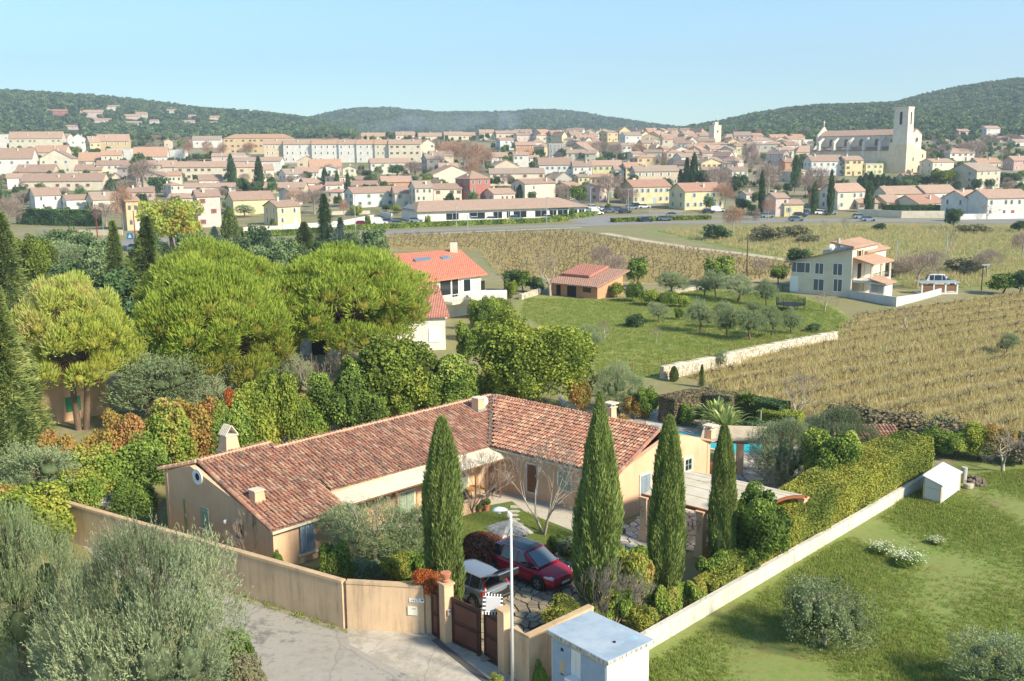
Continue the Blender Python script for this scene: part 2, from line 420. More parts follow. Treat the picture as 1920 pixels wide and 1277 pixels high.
LM['autumn']=leafmat('orange shrub leaves',[H('#8f4420'),H('#b25a28'),H('#c8743a'),H('#a8642c')],0.25)
LM['maroon']=leafmat('maroon barberry leaves',[H('#5a2f24'),H('#6f3f2e'),H('#83513a'),H('#6a4a30')],0.15)
LM['grass']=leafmat('grass blades',[H('#8f7d50'),H('#7c8a40'),H('#5f8a30'),H('#4f7a28'),H('#86a044')],0.3)
LM['drygrass']=leafmat('dry grass blades',[H('#a9854f'),H('#b89a62'),H('#9f9154'),H('#c2a972'),H('#8d8a4a')],0.3)
LM['yucca']=leafmat('yucca leaves',[H('#6f8a3c'),H('#93a84e'),H('#c2c87c'),H('#dcdc9c')],0.25)
LM['scrub']=leafmat('scrub foliage',[H('#6a5f4c'),H('#7f7058'),H('#6d7350'),H('#8a7c66')],0.2)
LM['forest']=leafmat('forest foliage',[H('#2c3f27'),H('#3a5030'),H('#4a6038'),H('#637646')],0.12,hue=0.7)
LM['reed']=leafmat('ornamental straw',[H('#c2a05c'),H('#d2b878'),H('#b08a4c')],0.2)
LM['flowers']=leafmat('small white flowers',[H('#d8dcc0'),H('#e8ead8'),H('#b8c090')],0.2)
# ---------------------------------------------------------------- plants
def snoise(p,f,seed=0,n=5):
    """cheap smooth noise about -1..1 for arrays of points"""
    r=np.random.default_rng(100+seed);o=np.zeros(len(p))
    for i in range(n):
        k=r.normal(size=3);k=k/np.linalg.norm(k)*f*(0.7+0.9*r.random());o+=np.sin(p@k+r.random()*6.28)
    return o/n*1.6
def unit(a):return a/np.maximum(np.linalg.norm(a,axis=-1,keepdims=True),1e-9)
def quads_mesh(name,V,v,mat,extra=None):
    """V (n,4,3) leaf quads with tone v (n); extra = (verts, faces) appended"""
    n=len(V);me=bpy.data.meshes.new(name)
    ev,ef=extra if extra else ([],[])
    nv=n*4+len(ev)
    co=np.concatenate([V.reshape(-1,3)]+([np.array(ev,float).reshape(-1,3)] if ev is not None and len(ev) else []))
    me.vertices.add(nv);me.vertices.foreach_set('co',co.astype(np.float32).ravel())
    nl=n*4+sum(len(f) for f in ef)
    me.loops.add(nl);li=np.arange(n*4)
    tot=np.full(n,4);
    if ef:
        li=np.concatenate([li,np.concatenate([np.array(f)+n*4 for f in ef])]);tot=np.concatenate([tot,[len(f) for f in ef]])
    me.loops.foreach_set('vertex_index',li.astype(np.int32))
    st=np.concatenate([[0],np.cumsum(tot)[:-1]])
    me.polygons.add(len(tot));me.polygons.foreach_set('loop_start',st.astype(np.int32));me.polygons.foreach_set('loop_total',tot.astype(np.int32))
    me.update(calc_edges=True)
    at=me.attributes.new('v','FLOAT','FACE')
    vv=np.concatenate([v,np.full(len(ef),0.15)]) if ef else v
    at.data.foreach_set('value',np.clip(vv,0,1).astype(np.float32))
    me.materials.append(mat);return me
def blades(p,d,length,width,rng,lift=None):
    """pointed leaves from p along d"""
    n=len(p);d=unit(d);s=unit(np.cross(d,rng.normal(size=(n,3))))
    L=np.asarray(length).reshape(-1,1)*np.ones((n,1));w=np.asarray(width).reshape(-1,1)*np.ones((n,1))
    a=p;b=p+d*L*0.45+s*w*0.5;c=p+d*L;e=p+d*L*0.45-s*w*0.5
    return np.stack([a,b,c,e],1)
def cards(p,nrm,size,rng,aspect=1.0):
    n=len(p);nrm=unit(nrm);t=unit(np.cross(nrm,rng.normal(size=(n,3))));b=np.cross(nrm,t)
    s=np.asarray(size).reshape(-1,1)*np.ones((n,1))*0.5
    return np.stack([p-t*s-b*s*aspect*0.6,p+t*s*0.6-b*s*aspect,p+t*s+b*s*aspect*0.6,p-t*s*0.6+b*s*aspect],1)
def lobes_points(lobes,n,rng,shell=0.35,bump=0.14,bf=2.2,seed=0,under=-0.7):
    L=np.array(lobes,float);area=(L[:,3]*L[:,4]+L[:,4]*L[:,5]+L[:,3]*L[:,5]);area/=area.sum()
    k=rng.choice(len(L),n,p=area);u=unit(rng.normal(size=(n,3)))
    u[:,2]=np.where(u[:,2]<under,-u[:,2],u[:,2])
    c=L[k,:3];r=L[k,3:]
    base=c+u*r
    rad=1+bump*snoise(base,bf,seed)+0.5*bump*snoise(base,bf*2.7,seed+1)
    rad*=1-shell*rng.random(n)**2
    p=c+u*r*rad[:,None];nr=unit(u/r)
    keep=np.ones(n,bool)
    for j in range(len(L)):
        q=np.linalg.norm((p-L[j,:3])/L[j,3:],axis=1);keep&=~((q<0.72)&(k!=j))
    return p[keep],nr[keep]
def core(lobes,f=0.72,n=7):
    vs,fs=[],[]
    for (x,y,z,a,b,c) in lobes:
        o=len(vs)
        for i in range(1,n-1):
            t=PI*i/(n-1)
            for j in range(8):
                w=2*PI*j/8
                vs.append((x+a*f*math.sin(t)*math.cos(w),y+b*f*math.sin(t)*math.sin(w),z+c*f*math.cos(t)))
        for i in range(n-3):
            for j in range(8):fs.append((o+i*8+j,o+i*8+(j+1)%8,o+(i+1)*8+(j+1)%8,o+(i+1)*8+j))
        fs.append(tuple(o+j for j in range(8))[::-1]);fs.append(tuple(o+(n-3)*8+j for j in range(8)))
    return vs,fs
def tone(p,f,seed,rng,a=0.28,b=0.2,c=0.5):return c+a*snoise(p,f,seed+9)+b*(rng.random(len(p))-0.5)*2
def broad(name,lobes,n,leaf,mat,seed=0,bump=0.14,bf=2.4,shell=0.35,spread=0.9,coref=0.7,c=0.5,a=0.28,aspect=1.0,under=-0.7,tf=1.3):
    rng=np.random.default_rng(seed);p,nr=lobes_points(lobes,n,rng,shell,bump,bf,seed,under)
    d=unit(nr+rng.normal(size=p.shape)*spread)
    V=cards(p,d,leaf*(0.6+0.8*rng.random(len(p))),rng,aspect)
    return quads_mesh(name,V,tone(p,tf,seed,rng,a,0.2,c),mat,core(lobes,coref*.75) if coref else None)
def shoots(name,lobes,n,per,mat,seed=0,L=0.5,leaf=(0.10,0.028),up=0.8,bump=0.16,bf=1.6,coref=0.62,c=0.5,shell=0.3,under=-0.7,a_=.22):
    """olive-like: leafy upward shoots all over the lobes"""
    rng=np.random.default_rng(seed);p,nr=lobes_points(lobes,n,rng,shell,bump,bf,seed,under)
    m=len(p);d=unit(nr*0.7+np.array([0,0,up])+rng.normal(size=p.shape)*0.28)
    ln=L*(0.5+rng.random(m))
    t=np.tile(np.linspace(0.05,1,per),m);idx=np.repeat(np.arange(m),per)
    q=p[idx]+d[idx]*(t*ln[idx])[:,None]
    side=unit(rng.normal(size=q.shape));dd=unit(d[idx]*1.1+side*0.75)
    V=blades(q,dd,leaf[0]*(0.7+0.6*rng.random(len(q))),leaf[1],rng)
    v=tone(p,1.1,seed,rng,a_,0.16,c)[idx]+0.16*(t-0.5)+0.1*(rng.random(len(q))-0.5)
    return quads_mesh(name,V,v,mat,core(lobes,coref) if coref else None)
def cypress_mesh(name,h,r,n,seed=0,blade=(0.26,0.045),mat=None,low=0.04,lean=0.0,pe=0.62):
    rng=np.random.default_rng(seed);t=rng.random(n)**0.85;th=rng.random(n)*2*PI
    prof=np.where(t<0.3,0.72+0.28*np.sin(t/0.3*PI/2),np.cos((t-0.3)/0.7*PI/2)**pe)
    prof=np.maximum(prof,0.03)
    q=np.stack([np.cos(th)*1.6,np.sin(th)*1.6,t*h*0.35],1)
    rad=r*prof*(1+0.17*snoise(q,2.0,seed)+0.13*snoise(q,6.0,seed+3)+.1*(rng.random(n)<.04))*(1-0.24*rng.random(n)**2)
    p=np.stack([rad*np.cos(th)+lean*(t**2),rad*np.sin(th),low*h+t*h*(1-low)],1)
    out=np.stack([np.cos(th),np.sin(th),np.zeros(n)],1)
    d=unit(np.array([0,0,1.0])+out*0.34+rng.normal(size=p.shape)*0.16)
    V=blades(p-d*blade[0]*0.5,d,blade[0]*(0.6+0.8*rng.random(n)),blade[1]*(0.7+0.7*rng.random(n)),rng)
    v=0.5+0.22*snoise(q,5.5,seed+5)+0.22*(rng.random(n)-0.5)
    vs,fs=[],[];K=10
    for i in range(K):
        tt=i/(K-1)*0.94;pr=(0.78+0.22*math.sin(tt/0.3*PI/2)) if tt<0.3 else max(math.cos((tt-0.3)/0.7*PI/2),0.02)**max(pe,.72)
        for j in range(10):
            w=2*PI*j/10;vs.append((r*0.8*pr*math.cos(w)+lean*tt*tt,r*0.8*pr*math.sin(w),h*(low+tt*(1-low))))
    for i in range(K-1):
        for j in range(10):fs.append((i*10+j,i*10+(j+1)%10,(i+1)*10+(j+1)%10,(i+1)*10+j))
    return quads_mesh(name,V,v,mat or LM['cypress'],(vs,fs))
def limb_mesh(name,segs,mat,n=6):
    """segs: (p, q, r0, r1)"""
    b=MB();b.smooth=True
    for p,q,a,c in segs:b.tube(p,q,a,c,n,cap=False)
    return b.mesh(name,mat)
def grow(rng,p,d,L,r,lev,out,kids=3,spread=0.55,up=0.15,twigs=None,shrink=0.68):
    steps=2 if lev>0 else 1;q=Vector(p)
    for s in range(steps):
        d=(Vector(d)+Vector(rng.normal(size=3))*0.12+Vector((0,0,up*0.5))).normalized()
        e=q+d*(L/steps);r1=r*(0.82 if steps==2 else 0.6);out.append((q,e,r,r1));q=e;r=r1
    if lev<=0:return
    for k in range(kids):
        a=Vector(rng.normal(size=3)).normalized();nd=(d+a*spread+Vector((0,0,up))).normalized()
        grow(rng,q if k<2 else q-d*L*0.25,nd,L*shrink*(0.8+0.4*rng.random()),r*0.68,lev-1,out,kids,spread,up,twigs,shrink)
def bare_meshes(name,h,seed=0,lev=5,trunk=0.2,stems=1,r=0.16,mat=None,kids=3,spread=0.6,up=0.12,open_=0.5,shrink=0.7):
    """a leafless tree: (wood mesh of the thick part, twig mesh)"""
    rng=np.random.default_rng(seed);segs=[]
    L=h*0.30
    for k in range(stems):
        a=2*PI*k/max(stems,1)+0.6;d=Vector((math.cos(a)*open_,math.sin(a)*open_,1)) if stems>1 else Vector((0.06,0.03,1))
        base=Vector((math.cos(a)*0.12,math.sin(a)*0.12,0)) if stems>1 else Vector((0,0,0))
        tl=h*trunk
        top=base+d.normalized()*tl;segs.append((base,top,r,r*0.8))
        for j in range(3 if stems==1 else 2):
            aa=Vector(rng.normal(size=3));aa.z=abs(aa.z)*0.3
            grow(rng,top,(d.normalized()+aa.normalized()*0.55).normalized(),L,r*0.62,lev-1,segs,kids,spread,up,None,shrink)
    thick=[s for s in segs if s[2]>0.028];thin=[s for s in segs if s[2]<=0.028]
    w=limb_mesh(name+'_limbs',thick,mat or M['palebark'],6)
    b=MB()
    for p,q,a,c in thin:b.tube(p,q,max(a,0.008),max(c,0.005),3,cap=False)
    t=b.mesh(name+'_twigs',mat or M['twig']);return w,t
def trunk_mesh(name,h,r,seed=0,mat=None,forks=3,lean=0.1,spread=0.5,lev=2):
    rng=np.random.default_rng(seed);segs=[]
    base=Vector((0,0,-0.1));top=Vector((lean*h,0.03*h,h*0.5));segs.append((base,top,r,r*0.75))
    for k in range(forks):
        a=2*PI*k/forks+rng.random();d=Vector((math.cos(a)*spread,math.sin(a)*spread,1)).normalized()
        grow(rng,top,d,h*0.34,r*0.6,lev,segs,2,0.5,0.1)
    return limb_mesh(name,segs,mat or M['bark'],7)
def rlobes(seed,n,R0,h,r=(0.3,0.5),flat=0.8,z0=0.5):
    """n overlapping lobes in a crown of radius R0, height h, centre height z0*h.. """
    rng=np.random.default_rng(seed);out=[(0,0,h*0.55,R0*0.62,R0*0.62,h*0.36)]
    for i in range(n):
        a=2*PI*i/n+rng.random()*0.7;q=R0*(0.45+0.22*rng.random());rr=R0*(r[0]+(r[1]-r[0])*rng.random())
        out.append((q*math.cos(a),q*math.sin(a),h*(0.36+0.42*rng.random()),rr,rr,rr*flat))
    return out
PLANT={}
def proto(key,parts):
    """parts: list of (part name, mesh)"""
    PLANT[key]=parts
def plant(key,name,label,cat,loc,scale=1.0,rz=None,group=None):
    t=thing(name,label,cat,loc,RNG.random()*6.28 if rz is None else rz,group)
    t.scale=scale if hasattr(scale,'__len__') else (scale,)*3
    for pn,me in PLANT[key]:link(pn,me,t)
    return t
# ---------------------------------------------------------------- the land
def ground():
    b=MB();ys=[-700,0,318,508,858,1458,9000];xs=[-7000,-1500,-300,0,300,1500,7000]
    for i in range(len(ys)-1):
        for j in range(len(xs)-1):
            b.face([(xs[j],ys[i],terr(0,ys[i])),(xs[j+1],ys[i],terr(0,ys[i])),(xs[j+1],ys[i+1],terr(0,ys[i+1])),(xs[j],ys[i+1],terr(0,ys[i+1]))])
    struct(b.build('ground',[M['ground']]))
ground()
def sheet(name,pts,z,mat,world_pts=False,parent=None):
    b=MB();q=[(p[0],p[1],z) if world_pts else (P(*p)[0],P(*p)[1],z) for p in pts]
    b.face(q);o=b.build(name,[mat],parent)
    return struct(o) if parent is None else o
def strip(name,centre,w,z,mat):
    """a road along photo positions with width w metres, hugging the land"""
    pts=[G(*c) for c in centre];b=MB();L,Rr=[],[]
    for i,p in enumerate(pts):
        d=(pts[min(i+1,len(pts)-1)]-pts[max(i-1,0)]);d.z=0;d.normalize();n=Vector((-d.y,d.x,0))
        l=p+n*w/2;r=p-n*w/2;l.z=terr(l.x,l.y)+z;r.z=terr(r.x,r.y)+z;L.append(l);Rr.append(r)
    for i in range(len(pts)-1):b.face([Rr[i],Rr[i+1],L[i+1],L[i]])
    return struct(b.build(name,[mat]))
# lane and apron at the gate
sheet('lane',[(-24.5,51.2),(-19,44.5),(-12.6,38.4),(-10.2,35.4),(-8.5,30),(-7.5,20),(4,20),(0.5,31),(-1.8,34.6),(-5.2,36.8),(-7.2,38.4),(-13.6,42.6),(-21.5,49.3)],0.008,M['asphalt'],True)
sheet('concrete_apron',[(-7.0,38.75),(-6.6,37.2),(-5.0,35.6),(-3.4,34.2),(-2.4,32.5),(-1.2,31.0),(1.2,31.2),(0.6,33.7),(-0.1,34.7),(-2.3,37.1),(-3.3,38.1),(-3.6,38.3)],0.012,M['apron'],True)
b=MB();b.bar((-3.25,37.55,0.02),(-0.95,34.1,0.02),0.28,0.03);struct(b.build('drain_channel',[plain('wet dark asphalt',H('#5d5c5a'),0.8)]))
sheet('gravel_verge',[(-7.2,39.1),(-7.25,38.3),(-10,40.1),(-13.9,42.5),(-21.5,49.1),(-22.2,49.8),(-14,43.4)],0.016,M['gravel'],True)
# meadow right of the low wall, orchard, vineyards
LW0=P(1200,1225,0);LW1=P(1748,900,0)
sheet('meadow',[(LW0.x-1.5,LW0.y-2),(6,16),(60,14),(75,60),P(2100,900)[:2],P(1920,858)[:2],P(1800,862)[:2],(LW1.x+0.3,LW1.y+0.3),(LW0.x,LW0.y)],0.004,M['meadow'],True)
sheet('vineyard',[(1300,705),(1400,670),(1500,650),(1570,640),(1580,600),(1700,575),(1920,545),(2150,530),(2300,640),(2200,850),(1920,835),(1700,800),(1450,780)],0.006,M['vinefield'])
sheet('orchard_grass',[(960,590),(970,557),(1040,552),(1150,560),(1300,540),(1480,548),(1570,575),(1600,600),(1566,645),(1400,668),(1240,712),(1120,712),(1080,640)],0.010,M['orchard'])
sheet('far_vineyard',[(640,470),(680,441),(900,437),(1060,432),(1150,446),(1300,468),(1480,492),(1500,520),(1350,535),(1100,530),(940,520),(900,470)],0.010,M['vinefar'])
sheet('far_meadow',[(1480,490),(1200,432),(1400,425),(1560,421),(1750,423),(2100,428),(2200,480),(2100,535),(1700,545),(1660,500)],0.012,groundmat('far meadow',[H('#8f8a5a'),H('#7c8a48'),H('#8a9450'),H('#7f7a4c')],0.03,0.35))
strip('dirt_track',[(1130,437),(1200,450),(1290,464),(1400,477),(1485,489)],3.0,0.025,groundmat('pale dirt',[H('#c2b190'),H('#d0c2a4')],0.1,1.0))
strip('main_road',[(380,463),(460,453),(560,447),(680,439),(800,433),(900,429),(1010,425),(1080,423),(1130,421),(1200,418),(1400,416),(1560,414),(1800,416),(2050,419)],8.5,0.035,M['road'])
strip('roadside_footpath',[(460,461),(560,454),(680,446),(800,439),(900,434.5),(1010,430),(1090,427)],1.8,0.05,groundmat('pale path',[H('#c9c2b4'),H('#d6d0c4')],0.2,2))
strip('side_street',[(1120,420),(1185,408),(1240,404),(1330,405)],14,0.04,M['road'])
strip('town_street',[(1330,405),(1420,412),(1500,412),(1640,413),(1750,413),(1920,412),(2100,414)],9,0.045,M['road'])
sheet('car_park',[(1020,412),(1060,404),(1160,396),(1330,398),(1340,408),(1100,417)],0.03,M['road'])
strip('left_street',[(90,470),(150,465),(215,458),(285,452),(385,452)],16,0.03,M['road'])
strip('left_street_bank',[(110,442),(200,440),(300,439),(420,438)],10,0.02,groundmat('dry verge',[H('#b3a070'),H('#a3935f'),H('#8f8a5a')],0.1,1))
# the town's land and the hills
b=MB()
for y0,y1 in ((324,508),(508,858),(858,1100)):
    b.face([(-600,y0,terr(0,y0)+0.05),(600,y0,terr(0,y0)+0.05),(600,y1,terr(0,y1)+0.05),(-600,y1,terr(0,y1)+0.05)])
struct(b.build('town_terrain',[M['town']]))
def prof(pts,x):
    if x<=pts[0][0]:return pts[0][1]+(pts[0][0]-x)*0.03
    for (a,b_),(c,d) in zip(pts,pts[1:]):
        if a<=x<=c:return b_+(d-b_)*(x-a)/(c-a)
    return pts[-1][1]
HILLS={}
def hill(name,pts,Yn,Yr,treeh,x0,x1,n=60):
    """terrain rising from Yn to the ridge at Yr; ridge drawn through the measured skyline"""
    rows=[];m=14;zb=terr(0,Yn)-1
    cols=[x0+(x1-x0)*i/n for i in range(n+1)]
    rid=[]
    for x in cols:
        q=at_depth(x,prof(pts,x),Yr);rid.append((q.x,q.z-treeh))
    b=MB();b.smooth=True
    def hz(i,s):
        X,Z=rid[i];k=math.sin(min(s,1)*PI/2)**1.25
        w=noise.noise(Vector((X*0.006,s*2.5,3)))*0.16*math.sin(min(s,1)*PI)
        z=zb+(max(Z,zb)-zb)*min(1,k+w)
        if s>1:z=Z-(s-1)*(Z-zb)*1.5
        return X,Yn+(Yr-Yn)*s,z
    ss=[j/m for j in range(m+1)]+[1.25,1.6]
    vs=[hz(i,s) for s in ss for i in range(n+1)];w=n+1
    b._add(vs,[(j*w+i,j*w+i+1,(j+1)*w+i+1,(j+1)*w+i) for j in range(len(ss)-1) for i in range(n)])
    struct(b.build(name,[M['hill']]))
    def surf(u,s):
        i=min(int(u*n),n-1);f=u*n-i
        a=hz(i,s);c=hz(i+1,s);return (a[0]+(c[0]-a[0])*f,a[1],a[2]+(c[2]-a[2])*f)
    HILLS[name]=surf;return surf
hl=hill('hill',[(-900,215),(-300,185),(0,177),(50,174),(120,178),(200,182),(260,188),(330,196),(400,207),(470,212),(560,220),(620,228),(700,245),(800,262)],1000,1900,5,-900,800)
hm=hill('distant_hill',[(560,240),(610,228),(690,211),(760,209),(840,216),(900,216),(960,215),(1040,213),(1090,217),(1140,228),(1190,240),(1240,252)],1700,3000,8,560,1240)
hr=hill('wooded_hill',[(1180,252),(1240,247),(1290,237),(1340,230),(1400,216),(1450,207),(1530,203),(1620,200),(1660,196),(1720,180),(1790,165),(1860,155),(1920,150),(2100,135),(2500,120),(3000,150)],690,1400,6,1180,3000,80)

def scatter(name,pts,scales,meshes,rots=None,flat=None):
    """many small plants nobody could count: one object, instances on points"""
    me=bpy.data.meshes.new(name);n=len(pts)
    me.vertices.add(n);me.vertices.foreach_set('co',np.asarray(pts,np.float32).ravel())
    a=me.attributes.new('scl','FLOAT','POINT');a.data.foreach_set('value',np.asarray(scales,np.float32))
    r=me.attributes.new('rot','FLOAT','POINT');r.data.foreach_set('value',np.asarray(rots if rots is not None else RNG.random(n)*6.28,np.float32))
    o=link(name,me);o['kind']='stuff'
    col=bpy.data.collections.new(name+'_source')
    for i,m in enumerate(meshes):
        q=bpy.data.objects.new(name+'_source',m);col.objects.link(q)
    ng=bpy.data.node_groups.new(name,'GeometryNodeTree')
    ng.interface.new_socket('Geometry',in_out='INPUT',socket_type='NodeSocketGeometry')
    ng.interface.new_socket('Geometry',in_out='OUTPUT',socket_type='NodeSocketGeometry')
    N_=ng.nodes;gi=N_.new('NodeGroupInput');go=N_.new('NodeGroupOutput')
    ci=N_.new('GeometryNodeCollectionInfo');ci.inputs[0].default_value=col;ci.inputs[1].default_value=True;ci.inputs[2].default_value=True
    ip=N_.new('GeometryNodeInstanceOnPoints');ip.inputs['Pick Instance'].default_value=True
    sa=N_.new('GeometryNodeInputNamedAttribute');sa.data_type='FLOAT';sa.inputs[0].default_value='scl'
    ra=N_.new('GeometryNodeInputNamedAttribute');ra.data_type='FLOAT';ra.inputs[0].default_value='rot'
    cx=N_.new('ShaderNodeCombineXYZ')
    lk=ng.links.new
    lk(gi.outputs[0],ip.inputs['Points']);lk(ci.outputs[0],ip.inputs['Instance']);lk(ra.outputs[0],cx.inputs[2])
    lk(cx.outputs[0],ip.inputs['Rotation']);lk(sa.outputs[0],ip.inputs['Scale']);lk(ip.outputs[0],go.inputs[0])
    md=o.modifiers.new('scatter','NODES');md.node_group=ng
    return o
def inpoly(x,y,poly):
    c=np.zeros(len(x),bool);n=len(poly);j=n-1
    for i in range(n):
        xi,yi=poly[i][:2];xj,yj=poly[j][:2]
        k=((yi>y)!=(yj>y))&(x<(xj-xi)*(y-yi)/(yj-yi+1e-12)+xi);c^=k;j=i
    return c
def fill(poly,n,seed=0):
    r=np.random.default_rng(seed);P_=np.array([[p[0],p[1]] for p in poly]);lo,hi=P_.min(0),P_.max(0)
    q=lo+(hi-lo)*r.random((n*4,2));q=q[inpoly(q[:,0],q[:,1],poly)];return q[:n]
# ---------------------------------------------------------------- the villa
A0=P(510,995,2.2);B0=P(648,952,2.2);RN0=P(372,866,4.1);RN1=P(507,832,4.1);FE=P(297,880,3.4)
C0=P(620,918,2.65);D0=P(919,836,2.65);R3=P(513,842,4.0);R4=P(922,742,4.0);E0=P(1155,893,2.65);R6=P(1237,806,4.0)
RE=P(1338,824,2.9)
e1=(D0-C0);e1.z=0;e1.normalize()
e2=(E0-D0);e2.z=0;e2.normalize()
def xy(v,z):return Vector((v[0],v[1],z))
def on_plane(x,y,p,n):
    r=ray(x,y);o=Vector((0,0,CAM_H));n=Vector((n[0],n[1],0));t=(Vector(p)-o).dot(n)/r.dot(n);return o+r*t
house=thing('villa','long L-shaped ochre villa with mottled barrel-tile roofs behind the cypresses','house',xy(D0,0))
HO=Vector(house.location)
def hb(mb,name,mats,parent=None):
    mb.v=[tuple(Vector(v)-HO) for v in mb.v];return mb.build(name,mats,parent or house)
def wallpoly(mb,a,b_,prof_,th=0.3,side=1,z0=-0.3):
    a=Vector((a[0],a[1],0));b_=Vector((b_[0],b_[1],0));d=(b_-a).normalized();n=Vector((-d.y,d.x,0))*side*th
    L=(b_-a).length;top=[a+d*L*t+Vector((0,0,z)) for t,z in prof_]
    f=[a+Vector((0,0,z0)),b_+Vector((0,0,z0))]+top[::-1];m=len(f)
    g=[p+n for p in f]
    mb._add(f+g,[tuple(range(m)),tuple(range(m,2*m))[::-1]]+[(i,m+i,m+(i+1)%m,(i+1)%m) for i in range(m)])
# wall corners (inside the eaves)
wA=A0+e1*0.22-e2*0.28;wB=B0-e1*0.2-e2*0.28
wF=FE+e1*0.22+e2*0.15
wC=C0-e2*0.15;wD=D0+e1*0.25-e2*0.25;wE=E0+e1*0.28-e2*0.22
wE2=wE.copy();wRE=RE-e2*0.2;wRE=Vector((wRE.x,wRE.y,0))
dg=(wRE-Vector((wE.x,wE.y,0)));Lg=dg.length
mb=MB()
wallpoly(mb,wA,wF,[(0,2.16),((Vector((RN0.x,RN0.y))-Vector((wA.x,wA.y))).length/(wF-wA).to_2d().length,4.0),(1,3.3)],side=-1)
wallpoly(mb,wA,wB,[(0,2.1),(1,2.1)],side=1)
wallpoly(mb,wB,xy(wB,0)-e2*1.5,[(0,2.1),(1,2.5)],side=1)
wallpoly(mb,wB-e2*1.2,wD,[(0,2.56),(1,2.56)],side=1)
wallpoly(mb,wD,wE,[(0,2.56),(1,2.56)],side=1)
tr=((R6-wE).to_2d().length)/Lg
wallpoly(mb,wE,wRE,[(0,2.62),(tr,3.9),(1,2.86)],side=1)
back1=FE+e1*25;back1.z=0
wallpoly(mb,wF,wF+e1*19,[(0,3.3),(1,2.9)],side=-1)
wallpoly(mb,wRE,wRE-e2*17,[(0,2.8),(1,2.8)],side=1)
hb(mb,'wall',[M['ochre']])
# roofs: battens under, then tiles one by one
def bil(e0,e1_,r0,r1,s,t):return (e0.lerp(e1_,s)).lerp(r0.lerp(r1,s),t)
def roofplane(e0,e1_,r1,r0,th=0.1,k=6):
    mb=MB()
    for i in range(k):
        for j in range(k):mb.slab([bil(e0,e1_,r0,r1,a/k,c/k) for a,c in ((i,j),(i+1,j),(i+1,j+1),(i,j+1))],th)
    return mb
for (a,b_,c,d) in ((A0,B0,RN1,RN0),(C0,D0,R4,R3),(D0,E0,R6,R4)):
    mb=roofplane(a,b_,c,d);hb(mb,'roof_deck',[M['tile_under']])
# rear slopes
nb=FE+e1*4.4
mb=MB();mb.slab([RN0,RN1,Vector((RN1.x,RN1.y,4.1))+(FE-RN0),FE],0.1)
mb.slab([R3,R4,R4+(FE-RN0)*0.9,R3+(FE-RN0)*0.9],0.1)
g1=RE-e2*-0.1;mb.slab([R6,Vector((RE.x,RE.y,2.85))+e2*0.1,Vector((RE.x,RE.y,2.85))-e2*12.4,R4],0.1)
hb(mb,'rear_roof',[M['tile']])
TILE_W,TILE_R=0.205,0.36
def tile_geo(u,v,n,w0=0.088,w1=0.07,L=0.43,seg=4):
    """barrel tile: wide end down the slope; origin at the middle of its lower end"""
    vs=[]
    for k,(s,w) in enumerate(((0,w0),(L,w1))):
        for i in range(seg+1):
            t=PI*i/seg;vs.append(u*(math.cos(t)*w)+v*s+n*(math.sin(t)*w*0.82+(0.045 if k==0 else 0.0)))
    vs+=[x-n*0.018 for x in vs[:seg+1]]
    f=[(i,i+1,seg+2+i,seg+1+i) for i in range(seg)]+[(2*(seg+1)+i,2*(seg+1)+i+1,i+1,i) for i in range(seg)]
    return vs,f
tile_count=[0]
def tiles(e0,e1_,r1,r0):
    """tiles over the plane e0-e1 (eave) to r0-r1 (ridge)"""
    e0,e1_,r0,r1=map(Vector,(e0,e1_,r0,r1))
    u=(e1_-e0).normalized();n=u.cross((r0-e0)).normalized()
    if n.z<0:n=-n
    v=n.cross(u).normalized()
    if v.dot(r0-e0)<0:v=-v
    def uv(p):d=p-e0;return d.dot(u),d.dot(v)
    (_,_),(ax,_),(bx_,by),(cx_,cy)=uv(e0),uv(e1_),uv(r1),uv(r0)
    y1=(by+cy)/2;pos=[]
    x=min(0,cx_)+TILE_W/2
    while x<max(ax,bx_):
        off=random.uniform(-0.012,0.012);j=-0.06
        while j<y1-0.1:
            t=j/y1;xl=cx_*t;xr=ax+(bx_-ax)*t;s_=(x-xl)/(xr-xl)
            if 0<=s_<=1:pos.append((bil(e0,e1_,r0,r1,s_,t),off))
            j+=TILE_R
        x+=TILE_W
    vs,fs=tile_geo(Vector((1,0,0)),Vector((0,1,0)),Vector((0,0,1)))
    Mx=Matrix((u,v,n)).transposed().to_4x4()
    rng=random.Random(len(pos));out=[]
    for (p,off) in pos:
        q=p-HO+u*(off+rng.uniform(-.012,.012))+v*rng.uniform(-.03,.03)+n*(0.015+rng.uniform(0,.018))
        out.append(Matrix.Translation(q)@Mx@Matrix.Rotation(rng.uniform(-.06,.06),4,'Z')@Matrix.Rotation(rng.uniform(-.015,.03),4,'X'))
    return out,vs,fs
def set_tiles(specs,n_single):
    roof=hb(MB().box(HO.x,HO.x+.01,HO.y,HO.y+.01,1,1.01),'roof',[M['tile']])
    allm=[]
    for sp in specs:
        m,vs,fs=tiles(*sp);allm+=m
    allm.sort(key=lambda m:(m.translation+HO).y)
    me=bpy.data.meshes.new('roof_tile');me.from_pydata([tuple(v) for v in vs],[],fs);me.materials.append(M['tile']);me.update()
    for m in allm[:n_single]:
        o=link('roof_tile',me,roof);o.matrix_local=m
    b=MB()
    for m in allm[n_single:]:b._add([m@v for v in vs],fs)
    # ridge and rake tiles
    st=b.build('roof_tiles',[M['tile']],roof);st['kind']='stuff'
    return roof
ROOF=set_tiles([(A0,B0,RN1,RN0),(C0,D0,R4,R3),(D0,E0,R6,R4)],290)
